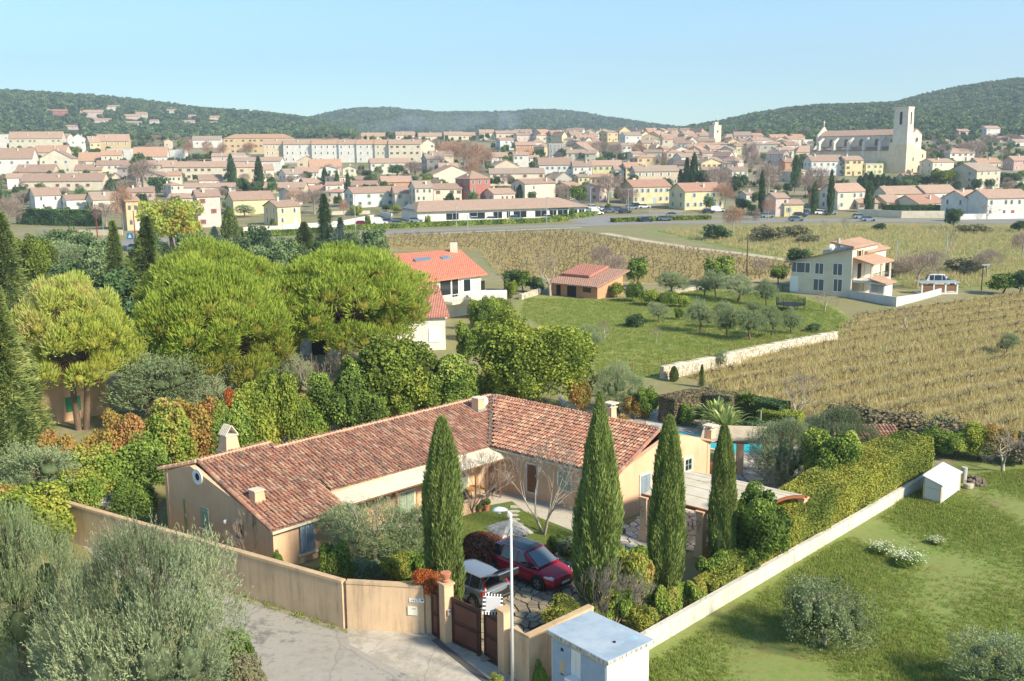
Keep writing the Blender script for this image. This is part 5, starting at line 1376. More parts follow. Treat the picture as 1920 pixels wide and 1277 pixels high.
car('red crossover with a glass roof parked nose-out on the stone forecourt',pc,math.atan2(hd_.x,hd_.y),4.4,1.84,1.5,RED,roofmat=CARGLASS,suv=True)
rl,rr_=P(903,1145),P(957,1122);hd2=(rl-rr_).normalized();hd2=Vector((hd2.y,-hd2.x,0))
if hd2.y<0:hd2=-hd2
pc2=(rl+rr_)/2+hd2*1.9+Vector((.05,-.25,0))
car('silver hatchback with its tailgate raised and boot open behind the gate',pc2,math.atan2(hd2.x,hd2.y),4.15,1.74,1.43,SILVER,open_tail=True,clad=False)
q=P(1300,1006)+e1*2.4+e2*.6
car('white car standing in the shade under the arched carport',q,math.atan2(-e1.x,-e1.y),4.0,1.7,1.46,WHITEP,clad=False)
t=thing('cardboard_box','small brown cardboard box on the bumper of the open silver car','box',at_depth(918,1115,(rl.y+rr_.y)/2-.05),.8)
MB().box(-.12,.12,-.09,.09,-.1,.12).build('box',[plain('brown card',H('#a8825a'),.8)],t);MB().box(-.12,.12,-.09,-.085,.12,.2).build('flap',[plain('brown card',H('#a8825a'),.8)],t)
# ---------------------------------------------------------------- plant kinds, modelled once
SIZE={}
def reg(key,w,h,parts):PLANT[key]=parts;SIZE[key]=(w,h)
def put(key,px,py,top,width,label,cat='tree',name=None,group=None,rz=None,sy=1.0,dz=0.0,base=None):
    p=base if base is not None else G(px,py);k=ppm(p);w,h=SIZE[key]
    hh=max(0.3,zat(p.x,p.y,top)-p.z);s=width/k/w
    return plant(key,name or 'tree',label,cat,p+Vector((0,0,dz)),(s,s*sy,hh/h),rz,group)
# cypresses
for i in range(4):reg('cypress%d'%i,2.0,10.0,[('foliage',cypress_mesh('cypress_foliage',10,.95,26000,11+i,(0.30,0.045),pe=(.6,1.0,.55,.6)[i])),('trunk',limb_mesh('cypress_trunk',[((0,0,-.2),(0,0,1.2),.14,.11)],M['bark']))])
reg('cypfar',2.0,10.0,[('foliage',cypress_mesh('far_cypress_foliage',10,1.0,900,21,(0.9,0.22),LM['dark'])),('trunk',limb_mesh('far_cypress_trunk',[((0,0,-.2),(0,0,1),.2,.15)],M['bark']))])
reg('cypmid',2.0,10.0,[('foliage',cypress_mesh('mid_cypress_foliage',10,1.0,5000,22,(0.5,0.11),LM['fir'])),('trunk',limb_mesh('mid_cypress_trunk',[((0,0,-.2),(0,0,1),.2,.15)],M['bark']))])
# stone pines
def pine(seed,W,Hh,n,mat,gold=0.0,nlobe=46,two=False):
    rng=np.random.default_rng(seed);L=[];Rr=W/2
    for i in range(nlobe):
        f=math.sqrt((i+.5)/nlobe)*0.86;a=i*2.399963+rng.random()*.3
        x,y=Rr*f*math.cos(a),Rr*f*math.sin(a);z=Hh*(0.88-0.42*f**2.0+0.035*rng.normal());r=W*(.085+.045*rng.random())
        L.append((x,y,z,r,r,r*.85))
    for i in range(int(nlobe*.5)):
        a=i*2.399963+1;f=.55+.35*rng.random();r=W*(.07+.04*rng.random());L.append((Rr*f*math.cos(a),Rr*f*math.sin(a),Hh*(.42-.14*rng.random()+(1-f)*.15),r,r,r*.9))
    p,nr=lobes_points(L,n,rng,.5,.34,1.6,seed,-0.6)
    m=len(p);d=unit(nr*.8+np.array([0,0,.75])+rng.normal(size=p.shape)*.3)
    V=blades(p,d,.34*(0.6+.8*rng.random(m)),.085,rng)
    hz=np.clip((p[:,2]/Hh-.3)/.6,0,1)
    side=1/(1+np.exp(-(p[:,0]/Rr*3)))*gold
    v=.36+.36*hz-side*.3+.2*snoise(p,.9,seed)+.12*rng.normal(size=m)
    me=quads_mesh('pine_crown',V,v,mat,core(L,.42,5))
    segs=[];top=Vector((.2,0,Hh*.52))
    bases=[Vector((0,0,-.2))]+([Vector((.55,.1,-.2))] if two else [])
    tops=[Vector((-.6 if two else .2,0,Hh*.5))]+([Vector((1.0,.2,Hh*.52))] if two else [])
    for b0,t0 in zip(bases,tops):segs.append((b0,b0.lerp(t0,.5)+Vector((.12,0,0)),.3,.24));segs.append((b0.lerp(t0,.5)+Vector((.12,0,0)),t0,.24,.2))
    for i,l in enumerate(L):
        t0=tops[i%len(tops)];q=Vector(l[:3]);m_=t0.lerp(q,.5)+Vector((0,0,-.25));b1=t0-Vector((0,0,Hh*.1*rng.random()));segs.append((b1,m_,.09,.06));segs.append((m_,q,.06,.025))
    return [('crown',me),('trunk',limb_mesh('pine_trunk',segs,M['bark'],6))]
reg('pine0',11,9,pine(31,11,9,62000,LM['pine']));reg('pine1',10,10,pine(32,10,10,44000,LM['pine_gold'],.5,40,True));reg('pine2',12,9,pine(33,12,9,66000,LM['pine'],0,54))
reg('pinefar',8,6,[('crown',broad('far_pine_crown',rlobes(5,16,4,6,(.26,.4)),9000,.24,LM['pine_gold'],5,.3,1.8,coref=.6,spread=1.1)),('trunk',trunk_mesh('far_pine_trunk',5,.25,5))])
# olives
OL=[(0,0,2.4,2.4,2.2,1.5),(-1.9,.2,2.1,1.7,1.6,1.3),(1.9,.4,2.2,1.7,1.7,1.3),(.3,-1.8,1.9,1.8,1.6,1.3),(-.4,1.8,2.2,1.6,1.6,1.3),(1.5,-1.4,1.7,1.4,1.4,1.2),(-1.6,-1.3,1.7,1.5,1.4,1.2),(0,0,3.1,1.4,1.3,1.0)]
reg('olive_big',7.4,4.3,[('crown',shoots('olive_crown',OL+[(x*.8,y*.8,z*.62+.1,a*.6,b_*.6,c*.8) for x,y,z,a,b_,c in OL[1:7]]+[(x*1.15,y*1.15,z+.5,a*.4,b_*.4,c*.6) for x,y,z,a,b_,c in OL[1:7]],11000,12,LM['olive2'],41,.44,(.11,.03),.5,.36,1.7,.34,under=-1,a_=.34)),('trunk',trunk_mesh('olive_trunk',3.4,.25,41))])
reg('olive_big2',7.4,4.3,[('crown',shoots('olive_crown',[(y,x,z,b_,a,c) for x,y,z,a,b_,c in OL],6500,12,LM['olive'],42,.5,(.11,.028),.6,.34,1.7,.34,under=-1)),('trunk',trunk_mesh('olive_trunk',3.4,.25,42))])
for i in range(3):
    l=rlobes(50+i,7,2.0,4.2,(.35,.55));reg('olive%d'%i,4.4,4.4,[('crown',shoots('olive_crown',l,2400,7,LM['olive'],50+i,.45,(.15,.042),.6,.34,1.8,.4,.55+.05*i)),('trunk',trunk_mesh('olive_trunk',2.6,.16,50+i,forks=4))])
reg('olive_round',4.8,3.9,[('crown',broad('round_olive_crown',[(x,y,z*.62,a,b_,c*1.1) for x,y,z,a,b_,c in rlobes(58,18,2.2,3.9,(.32,.5),1.2)],26000,.085,LM['olive'],58,.4,1.8,shell=.55,spread=1.3,coref=.5,c=.42,a=.34,aspect=.45,under=-.95,tf=2.4)),('trunk',trunk_mesh('olive_trunk',2.1,.12,58,M['palebark'],5,0,.8,3))])
reg('olive_thin',4.4,4.0,[('crown',shoots('thin_olive_crown',rlobes(57,8,2.0,3.6,(.35,.55)),1500,9,LM['olive'],57,.55,(.12,.03),.6,.3,1.6,0,.35,.8)),('trunk',trunk_mesh('olive_trunk',3.4,.12,57,M['palebark'],5,0,.8,3))])
# broad evergreens
for i in range(3):
    l=rlobes(60+i,14,1.7,4.4,(.3,.5),1.5);reg('laurel%d'%i,3.9,4.6,[('crown',broad('laurel_crown',l,22000,.115,LM['laurel' if i!=1 else 'laurel_gold'],60+i,.42,1.9,shell=.5,spread=1.2,tf=2.2)),('trunk',trunk_mesh('laurel_trunk',2.5,.14,60+i))])
l=rlobes(66,26,4.4,7.5,(.26,.4),1.5);reg('laurel_big',9.6,8.0,[('crown',broad('big_laurel_crown',l,62000,.15,LM['laurel_gold'],66,.4,1.3,shell=.5,spread=1.2,tf=1.6)),('trunk',trunk_mesh('big_laurel_trunk',4,.3,66))])
for i in range(4):
    l=rlobes(70+i,11,1.5,3.2,(.34,.55),1.3);reg('photinia%d'%i,3.6,3.4,[('foliage',broad('photinia_foliage',l,15000,.10,LM[('hedge','russet','laurel','laurel_gold')[i]],70+i,.42,2.2,shell=.5,spread=1.2,tf=2.2)),('stems',trunk_mesh('photinia_stems',1.6,.07,70+i,forks=4))])
for i,m in enumerate(('laurel','scrub','maroon','autumn','privet','hedge','dark','olive2','grass')):
    l=rlobes(80+i,6,.9,1.3,(.42,.6),.9) if m!='maroon' else [(0,0,.6,1,1,.68)]
    reg('shrub_'+m,2.1,1.4,[('foliage',broad('shrub_foliage',l,8000,.065,LM[m],80+i,.34 if m!='maroon' else .05,3.0,shell=.45,spread=1.2,tf=3)),('stems',limb_mesh('shrub_stem',[((0,0,-.1),(0,0,.5),.05,.03)],M['bark'],5))])
for i,m in enumerate(('dark','scrub','laurel_gold')):
    reg('bushfar_'+m,4,3,[('foliage',broad('far_bush_foliage',[(x,y,z*.72,a*1.1,b_*1.1,c*1.1) for x,y,z,a,b_,c in rlobes(90+i,9,1.8,3)],2600,.2,LM[m],90+i,.35,shell=.5,spread=1.2)),('stems',limb_mesh('far_bush_stem',[((0,0,-.1),(0,0,1.2),.12,.08)],M['bark'],5))])
for i in range(3):reg('treefar%d'%i,7,9,[('crown',broad('far_tree_crown',[(x,y,z*1.05+.6,a,b_,c*1.2) for x,y,z,a,b_,c in rlobes(95+i,12,3.2,7.2,(.32,.5),1.4)],3200,.36,LM[('dark','laurel','forest')[i]],95+i,.35,1.2,shell=.5,spread=1.2)),('trunk',trunk_mesh('far_tree_trunk',5,.25,95+i))])
# firs
def fir(seed,h,r,n,mat,tiers=14,droop=.25,bl=(.34,.08)):
    rng=np.random.default_rng(seed);t=rng.random(n)**.75;th=rng.random(n)*2*PI
    k=t*tiers;ph=k-np.floor(k)
    arms=7;aj=np.cos(th*arms+np.floor(k)*2.1)*.5+.5
    rad=r*(1-t)**.8*(1.05-.5*ph)*(.55+.45*aj)*(1-.45*rng.random(n)**1.6)*(1+.45*snoise(np.stack([np.cos(th)*2,np.sin(th)*2,t*h],1),1.1,seed))+.05
    p=np.stack([rad*np.cos(th),rad*np.sin(th),.05*h+t*h*.95-droop*rad],1)
    out=np.stack([np.cos(th),np.sin(th),np.full(n,.25)],1)
    V=blades(p,unit(out+rng.normal(size=p.shape)*.3),bl[0]*(.6+.8*rng.random(n)),bl[1],rng)
    v=.45+.25*snoise(p,2.2,seed)+.2*rng.normal(size=n)*.7+.12*(1-ph)
    vs,fs=[],[]
    for i in range(9):
        tt=i/8
        for j in range(8):a=2*PI*j/8;rr=r*.32*(1-tt)**.8+.02;vs.append((rr*math.cos(a),rr*math.sin(a),.08*h+tt*h*.88))
    for i in range(8):
        for j in range(8):fs.append((i*8+j,i*8+(j+1)%8,(i+1)*8+(j+1)%8,(i+1)*8+j))
    return [('foliage',quads_mesh('fir_foliage',V,v,mat,(vs,fs))),('trunk',limb_mesh('fir_trunk',[((0,0,-.2),(0,0,h*.9),.25,.04)],M['bark']))]
reg('fir0',6,12,fir(101,12,3,26000,LM['fir']));reg('fir1',5,10,fir(102,10,2.5,12000,LM['fir'],11));reg('cedar',6,10,fir(103,10,3,9000,LM['cedar'],9,.1));reg('firdark',6,11,fir(104,11,3,9000,LM['dark'],10))
# leafless trees
def bare(key,w,h,**k):
    a,b_=bare_meshes(key,h,**k);xs=[v.co.x for v in b_.vertices] or [1];zs=[v.co.z for v in b_.vertices] or [h]
    reg(key,max(xs)-min(xs),max(zs),[('trunk',a),('twigs',b_)])
bare('bare_multi',6,6,seed=111,lev=6,trunk=.22,stems=3,r=.13,mat=M['palebark'],kids=3,spread=.7,up=.16,open_=.55)
bare('bare0',6,7,seed=112,lev=6,trunk=.25,r=.2,kids=3,spread=.75,up=.1)
bare('bare1',6,5,seed=113,lev=6,trunk=.18,r=.18,kids=3,spread=.95,up=.02)
bare('bare2',5,7,seed=114,lev=5,trunk=.3,r=.16,kids=3,spread=.5,up=.3)
bare('bare_shrub',3,3,seed=115,lev=5,trunk=.1,stems=4,r=.05,mat=M['twig'],kids=3,spread=.6,up=.2,open_=.6)
def haze_tree(key,W,Hh,n,seed,mat,col=0.2):
    """leafless crown far off: limbs and a cloud of fine twigs"""
    rng=np.random.default_rng(seed);L=[(x,y,z+Hh*.12,a,b_,c) for x,y,z,a,b_,c in rlobes(seed,8,W*.45,Hh*.85)]
    p,nr=lobes_points(L,n,rng,.85,.15,.8,seed,-.8)
    V=blades(p,unit(nr+np.array([0,0,.8])+rng.normal(size=p.shape)*.35),W*.11*(.5+rng.random(len(p))),W*.006,rng)
    reg(key,W,Hh,[('crown',quads_mesh('bare_crown',V,tone(p,1,seed,rng),mat)),('trunk',trunk_mesh('bare_trunk',Hh*.8,W*.03,seed,M['palebark'],4,0,.55,3))])
MATB=leafmat('bare twig haze',[H('#7d6a60'),H('#94817a'),H('#a8958a'),H('#8d7468')],.1)
MATR=leafmat('russet twig haze',[H('#a07c62'),H('#b8917a'),H('#c2a088')],.1)
haze_tree('haze0',9,9,4200,121,MATB);haze_tree('haze1',9,9,3800,122,MATR);haze_tree('haze2',7,8,3800,123,MATB)
# sword-leaved plants
def sword(key,n,L,w,mat,stem=0.0,seed=5,clumps=1,R0=0.0):
    rng=np.random.default_rng(seed);c=rng.normal(size=(clumps,3))*R0;c[:,2]=0;k=rng.integers(0,clumps,n)
    th=rng.random(n)*2*PI;el=R(12)+rng.random(n)**.8*R(72);V=[]
    d=np.stack([np.cos(th)*np.cos(el),np.sin(th)*np.cos(el),np.sin(el)],1);p0=c[k]+np.array([0,0,stem]);ln=L*(.7+.5*rng.random(n))[:,None]
    s=unit(np.cross(d,[0,0,1.0]))*w/2;a=p0;b_=p0+d*ln*.45;m2=p0+d*ln*.75-np.array([0,0,1])*ln*.06;e=p0+d*ln-np.array([0,0,1])*ln*.22
    V=np.concatenate([np.stack([a-s*.5,a+s*.5,b_+s,b_-s],1),np.stack([b_-s,b_+s,m2+s*.8,m2-s*.8],1),np.stack([m2-s*.8,m2+s*.8,e+s*.05,e-s*.05],1)])
    v=np.tile(.5+.25*rng.normal(size=n),3);reg(key,L*2.1,L*1.05+stem,[('leaves',quads_mesh('sword_leaves',V,v,mat)),('trunk',limb_mesh('stem',[((0,0,-.1),(0,0,stem+.15),.09,.07)],M['bark']))])
sword('yucca',420,1.3,.07,LM['yucca'],.35,5,3,.55);sword('cordyline',300,.9,.05,LM['laurel'],1.2,6);sword('reedtuft',260,.5,.02,LM['reed'],0,7)
# small tufts to scatter
def tuft(name,n,h,w,spread,mat,seed):
    rng=np.random.default_rng(seed);p=np.zeros((n,3));p[:,:2]=rng.normal(size=(n,2))*spread;d=unit(np.stack([rng.normal(size=n)*.45,rng.normal(size=n)*.45,np.ones(n)],1))
    return quads_mesh(name,blades(p,d,h*(.5+rng.random(n)),w,rng),.5+.25*rng.normal(size=n),mat)
# ---------------------------------------------------------------- planting, near to far
def cyp(i,px,py,tip,tipx,width,label,key='cypress%d'):
    p=P(px,py,0);top=at_depth(tipx,tip,p.y);t=put(key%i if '%' in key else key,px,py,tip,width,label,'cypress','cypress_tree','slender cypresses in the front garden');return t
cyp(0,836,1152,785,803,78,'tall dark cypress left of the parked cars, behind the gate pillar')
cyp(1,1122,1140,738,1100,90,'tallest and widest cypress, in front of the middle of the villa')
cyp(2,1249,1108,783,1247,66,'slim cypress beside the left pillar of the carport')
cyp(3,1350,1075,797,1347,54,'slimmest cypress, rightmost of the row, before the canvas roof')
# foreground olives
put('olive_big',180,1290,1000,365,'huge silvery olive tree filling the lower left corner beside the lane','olive tree','olive_tree',base=Vector((-12.6,31.6,0)),rz=.4)
put('olive_big2',60,1150,955,260,'grey olive tree behind the huge one, at the left edge by the wall','olive tree','olive_tree',base=Vector((-18.6,35.0,0)),rz=1.2)
put('shrub_laurel',440,1262,1172,90,'dark green shrub at the foot of the big olive by the lane','shrub','shrub',rz=1)
put('shrub_scrub',462,1300,1235,90,'dry brownish shrub at the lane edge near the bottom','shrub','shrub')
put('olive0',55,985,838,190,'pale olive tree at the left edge above the end of the ochre wall','olive tree','olive_tree')
put('photinia3',70,1040,905,170,'yellow green shrub beyond the end of the ochre wall','shrub','shrub')
put('photinia0',20,1020,900,160,'leafy shrub at the left edge under the pale olive','shrub','shrub')
# behind the villa, left: mixed hedge
for i,(k,x,yb,yt,w,lab) in enumerate((
    ('photinia1',130,945,800,120,'russet shrub at the left end of the mixed hedge'),('photinia0',190,955,835,130,'green shrub low in the mixed hedge above the clothes airer'),
    ('photinia1',225,920,765,130,'orange tinted shrub in the mixed hedge under the golden pine'),('photinia2',275,940,810,130,'leafy green shrub touching the left villa gable'),
    ('photinia0',310,905,755,140,'tall yellowish shrub behind the left gable'),('photinia1',375,885,740,120,'olive orange shrub left of the tiled chimney'),
    ('photinia2',430,880,745,110,'green shrub directly behind the tiled chimney'),('photinia3',480,865,725,110,'yellow green shrub right of the tiled chimney'),
    ('photinia1',500,850,735,90,'reddish thinning shrub in the hedge behind the long roof'),('photinia3',540,850,695,95,'upright yellow green shrub behind the long roof'),
    ('photinia0',590,835,735,100,'bright green shrub below the bare saplings'),('laurel0',640,830,690,110,'green laurel right of the bare saplings'),
    ('photinia2',690,820,720,100,'dense green shrub above the middle of the long roof'),('photinia0',745,800,700,90,'yellowish green shrub close above the long roof'),
    ('laurel1',790,795,670,100,'golden green laurel behind the long roof'),('photinia2',845,785,690,90,'green shrub left of the roof dish'),('photinia0',900,770,700,90,'green shrub behind the roof aerial'),
    ('photinia2',250,985,890,100,'low dark green shrub under the clothes airer'),('photinia0',160,985,880,110,'low leafy shrub inside the garden wall left of the airer'))):
    put(k,x,yb,yt,w,lab,'shrub','hedge_shrub','mixed shrubs of the hedge behind the villa')
put('shrub_autumn',442,800,730,46,'bright orange autumn shrub standing out of the hedge behind the villa','shrub','shrub')
put('olive1',290,800,665,200,'broad grey green olive tree between the golden pine and the round pine','olive tree','olive_tree')
put('olive2',395,790,700,130,'grey green olive below the round pine','olive tree','olive_tree');put('olive0',470,760,680,110,'grey olive right of the round pine stem','olive tree','olive_tree')
put('olive1',540,740,660,100,'grey olive beneath the wide pine','olive tree','olive_tree');put('laurel2',560,740,680,80,'dark laurel beneath the wide pine','tree','tree')
put('bare2',590,780,660,90,'bare pale sapling in front of the pines','tree','bare_tree');put('bare2',622,775,650,80,'second bare sapling close to the grey laurel','tree','bare_tree')
put('laurel1',735,800,628,165,'tall golden green tree in front of the white annex','tree','laurel_tree');put('laurel0',815,790,655,130,'green tree right of the tall golden one, before the white wall','tree','laurel_tree')
put('laurel2',690,790,655,100,'dark green tree left of the tall golden green tree','tree','laurel_tree');put('laurel2',860,780,675,90,'green tree between the white wall and the big round tree','tree','laurel_tree')
put('laurel_big',1003,765,594,245,'big rounded golden green tree behind the bend of the villa','tree','laurel_tree')
put('photinia1',960,770,715,70,'russet shrub at the foot of the big rounded tree','shrub','shrub');put('photinia1',1085,775,710,60,'orange shrub right of the big rounded tree','shrub','shrub')
# pines and conifers on the left
put('pine1',148,806,512,232,'golden umbrella pine with two bare stems, leftmost of the pines','pine tree','umbrella_pine',rz=0)
put('pine0',408,760,503,275,'round bright green umbrella pine in the middle of the left grove','pine tree','umbrella_pine')
put('pine2',645,700,468,330,'widest umbrella pine, in front of the red-roofed house','pine tree','umbrella_pine')
put('pine0',410,650,463,270,'umbrella pine standing behind the round one','pine tree','umbrella_pine',rz=2)
put('pinefar',325,470,368,128,'rounded pine by the street at the upper left','pine tree','umbrella_pine')
put('fir0',25,900,540,190,'tall green conifer at the left edge below the golden pine','conifer','fir_tree');put('fir0',60,870,640,130,'smaller conifer right of the tall one at the left edge','conifer','fir_tree')
put('fir1',22,640,400,120,'feathery conifer in the upper left corner','conifer','fir_tree');put('fir1',224,590,415,66,'narrow pointed spruce before the street on the left','conifer','fir_tree')
put('fir0',288,610,408,100,'bushy conifer right of the narrow spruce','conifer','fir_tree');put('treefar0',235,640,500,130,'dark evergreen below the narrow spruce','tree','tree')
put('treefar0',275,690,560,90,'dark evergreen in the gap between golden and round pines','tree','tree');put('laurel2',190,620,520,100,'green tree behind the golden pine','tree','tree')
put('olive2',120,540,455,110,'bushy grey green tree near the street at the left','tree','tree');put('laurel1',70,560,440,90,'yellow green tree left of the street','tree','tree')
put('olive1',100,520,480,60,'pale silvery shrub near the left street','shrub','shrub');put('photinia3',130,470,430,70,'small yellowish tree at the left street bank','tree','tree')
put('firdark',611,478,364,66,'dark pointed fir by the main road','conifer','fir_tree');put('cedar',640,480,408,50,'blue grey cedar right of the dark fir','conifer','cedar_tree')
put('fir1',572,480,416,60,'green fir left of the dark fir','conifer','fir_tree');put('cypmid',646,480,440,11,'tiny cypress right of the blue cedar','cypress','cypress_tree')
put('cypmid',434,478,388,30,'dark cypress beside the main road on the left','cypress','cypress_tree');put('cedar',405,480,425,50,'silvery grey shrubby tree left of the roadside cypress','tree','tree')
put('bare_shrub',440,485,440,50,'thorny bare shrub at the foot of the roadside cypress','shrub','bare_shrub');put('bare_shrub',520,490,450,60,'greyish bare shrub behind the pines near the road','shrub','bare_shrub')
put('bushfar_laurel_gold',705,490,445,24,'slim yellowish tree left of the red roof','tree','tree')
# front garden
put('olive_thin',705,1060,943,150,'loose grey green olive in the front garden behind the ochre wall','olive tree','olive_tree');put('olive1',660,1060,950,120,'small olive in front of the blue shutters','olive tree','olive_tree')
put('olive0',765,1060,950,110,'small grey olive left of the leftmost cypress','olive tree','olive_tree')
put('shrub_laurel',625,1085,1010,70,'dark green shrub behind the wall below the blue shutters','shrub','shrub');put('shrub_privet',745,1090,1035,75,'yellow green shrub behind the short ochre wall','shrub','shrub')
put('shrub_olive2',690,1092,1040,70,'grey leaved shrub behind the wall corner','shrub','shrub');put('shrub_hedge',785,1090,1030,60,'green and rust shrub left of the gate cypress','shrub','shrub');put('shrub_laurel',655,1095,1045,50,'low green shrub just behind the wall corner','shrub','shrub')
put('shrub_scrub',720,1095,1060,50,'grey bushy herb behind the short wall','shrub','shrub')
t=put('shrub_autumn',800,1140,1066,60,'bright orange climbing shrub spilling over the ochre wall by the garden door','shrub','shrub',base=Vector((-3.55,38.35,1.55)));t.scale=(.72,.6,.8)
put('shrub_maroon',905,1062,995,96,'clipped maroon ball shrub behind the silver car','shrub','round_shrub')
t=put('shrub_laurel',1045,1035,1000,46,'small dark shrub right of the stone well','shrub','shrub');put('shrub_olive2',1062,1040,1003,50,'grey sage-like shrub beside the red car','shrub','shrub');put('shrub_laurel',1083,1045,1005,34,'dark clipped shrub at the foot of the widest cypress','shrub','shrub')
p_=P(1052,1188,0);t=put('shrub_privet',1055,1180,1125,84,'lime green clipped shrub behind the ochre wall by the substation','shrub','shrub',base=P(1056,1178,.2))
put('shrub_grass',928,1300,1262,36,'small green shrub at the foot of the right gate pillar','shrub','shrub');put('shrub_laurel',1012,1300,1240,36,'dark ivy shrub between the wall and the substation','shrub','shrub')
put('bare_multi',1020,1002,800,170,'leafless pale tree with three stems in front of the villa doors','tree','bare_tree',rz=.3)
put('bare_shrub',885,960,835,130,'bare climbing vine trained along the veranda roof','vine','climbing_vine');put('bare_shrub',735,985,905,80,'bare climber over the left end of the veranda roof','vine','climbing_vine')
put('bare_shrub',475,1060,950,70,'leafless shrub in front of the shaded gable wall','shrub','bare_shrub');put('shrub_laurel',520,1075,1030,30,'small green shrub at the near corner of the villa','shrub','shrub')
put('bare_shrub',1140,1190,1050,130,'tangled bare shrub behind the substation','shrub','bare_shrub');put('bare_shrub',1195,1170,1075,80,'bare twiggy shrub right of the widest cypress','shrub','bare_shrub')
for k,x,yb,yt,w,lab in (('shrub_hedge',1190,1130,1005,90,'leafy photinia right of the widest cypress'),('shrub_laurel',1225,1100,1035,60,'green shrub between the two middle cypresses'),('shrub_hedge',1165,1180,1100,80,'reddish green shrub above the substation roof'),
    ('shrub_hedge',1235,1165,1085,80,'rusty green shrub by the near end of the low wall'),('shrub_hedge',1290,1140,1080,70,'reddish shrub along the low wall before the slim cypresses'),('shrub_laurel',1330,1100,1033,78,'dark green round shrub between the right hand cypresses'),
    ('shrub_hedge',1350,1115,1070,50,'small rusty shrub at the low wall under the last cypress'),('shrub_hedge',1120,1200,1130,70,'low rusty shrub at the foot of the widest cypress'),('shrub_privet',1205,1190,1130,70,'yellowish shrub touching the substation roof'),('shrub_laurel',1400,1085,1020,60,'green shrub against the clipped hedge below the carport')):
    put(k,x,yb,yt,w,lab,'shrub','shrub')
put('laurel0',1425,1075,918,105,'large dark green bush in front of the canvas carport roof','bush','bush',sy=1.3)
# clipped hedge along the low wall
def hedge_mesh(name,path,w,h,n,leaf,mat,seed,rough=.08,loc=None):
    """path: ground points; a clipped hedge with leafy faces"""
    rng=np.random.default_rng(seed);pts=[np.array([p[0],p[1]]) for p in path];seg=[np.linalg.norm(b_-a) for a,b_ in zip(pts,pts[1:])];tot=sum(seg)
    hs=h if isinstance(h,(list,tuple)) else [h]*len(pts);ws=w if isinstance(w,(list,tuple)) else [w]*len(pts)
    V,vv=[],[];ex_v,ex_f=[],[]
    for i,(a,b_) in enumerate(zip(pts,pts[1:])):
        m=int(n*seg[i]/tot);d=(b_-a)/seg[i];nn=np.array([-d[1],d[0]]);t=rng.random(m);f=rng.random(m)
        hh=hs[i]+(hs[i+1]-hs[i])*t;ww=ws[i]+(ws[i+1]-ws[i])*t
        per=2*hh+ww;q=f*per;side=np.where(q<hh,-1,np.where(q<hh+ww,0,1))
        z=np.where(side==-1,q,np.where(side==0,hh,q-hh-ww));o=np.where(side==-1,-ww/2,np.where(side==0,q-hh-ww/2,ww/2))
        p=np.stack([a[0]+d[0]*seg[i]*t+nn[0]*o,a[1]+d[1]*seg[i]*t+nn[1]*o,z],1)
        nr=np.stack([nn[0]*side,nn[1]*side,(side==0)*1.0],1);p=p+nr*(rough*snoise(p,3.0,seed)[:,None]-.12*rng.random(m)[:,None])
        V.append(cards(p,nr+rng.normal(size=p.shape)*.8,leaf*(.6+.8*rng.random(m)),rng));vv.append(tone(p,1.3,seed,rng,.3,.22))
        k=len(ex_v)
        for (pp,W_,H_) in ((a,ws[i],hs[i]),(b_,ws[i+1],hs[i+1])):
            for s,zz in ((-1,0),(-1,H_-.3),(1,H_-.3),(1,0)):ex_v.append((pp[0]+nn[0]*s*(W_/2-.3),pp[1]+nn[1]*s*(W_/2-.3),zz))
        ex_f+=[tuple(k+j for j in (0,1,2,3)),tuple(k+j for j in (7,6,5,4))]+[(k+j,k+(j+1)%4,k+4+(j+1)%4,k+4+j) for j in range(4)]
    for a,b_,W_,H_ in ((pts[0],pts[1],ws[0],hs[0]),(pts[-1],pts[-2],ws[-1],hs[-1])):
        m=int(n*W_/tot/2.2);d=(a-b_)/np.linalg.norm(a-b_);nn=np.array([-d[1],d[0]]);o=(rng.random(m)-.5)*W_;z=rng.random(m)*H_;p=np.stack([a[0]+nn[0]*o,a[1]+nn[1]*o,z],1)+np.array([d[0],d[1],0])*(.05-.15*rng.random(m))[:,None]
        V.append(cards(p,np.array([d[0],d[1],0])+rng.normal(size=p.shape)*.8,leaf*(.6+.8*rng.random(m)),rng));vv.append(tone(p,1.3,seed,rng,.3,.22))
    return quads_mesh(name,np.concatenate(V),np.concatenate(vv),mat,(ex_v,ex_f))
def hedge(label,path,w,h,n,leaf,mat,seed,name='hedge',rough=.08):
    o=Vector((path[0][0],path[0][1],terr(path[0][0],path[0][1])));me=hedge_mesh('hedge',[(p[0]-o.x,p[1]-o.y) for p in path],w,h,n,leaf,mat,seed,rough)
    return tag(link(name,me,None,o),label,'hedge')
off=(LW1-LW0).normalized();offn=Vector((-off.y,off.x,0))
hedge('long clipped yellow green hedge running above the low wall to the far corner',[LW0.lerp(LW1,.2)+offn*.85,LW0.lerp(LW1,.36)+offn*1.1,LW0.lerp(LW1,.55)+offn*1.45,LW0.lerp(LW1,.8)+offn*1.5,LW1+offn*1.3+off*.3],[1.0,1.5,2.5,2.6,2.2],[.9,1.6,2.3,2.5,2.5],120000,.075,LM['privet'],7,rough=.16)
hedge('clipped brown topped hedge behind the pool',[P(1250,795),P(1310,780),P(1375,790)],1.6,2.0,16000,.1,LM['scrub'],8)
hedge('dark green hedge behind the sword-leaved plants by the pool',[P(1330,785),P(1400,785),P(1470,800)],1.4,1.7,14000,.1,LM['dark'],9)
hedge('yellow topped hedge right of the pool post',[P(1425,800),P(1500,810)],1.5,1.3,9000,.1,LM['laurel_gold'],10)
put('photinia2',1215,785,722,60,'dark green bush left of the brown topped hedge','bush','bush');put('shrub_laurel',1298,800,758,52,'rounded green bush in front of the brown topped hedge','bush','bush')
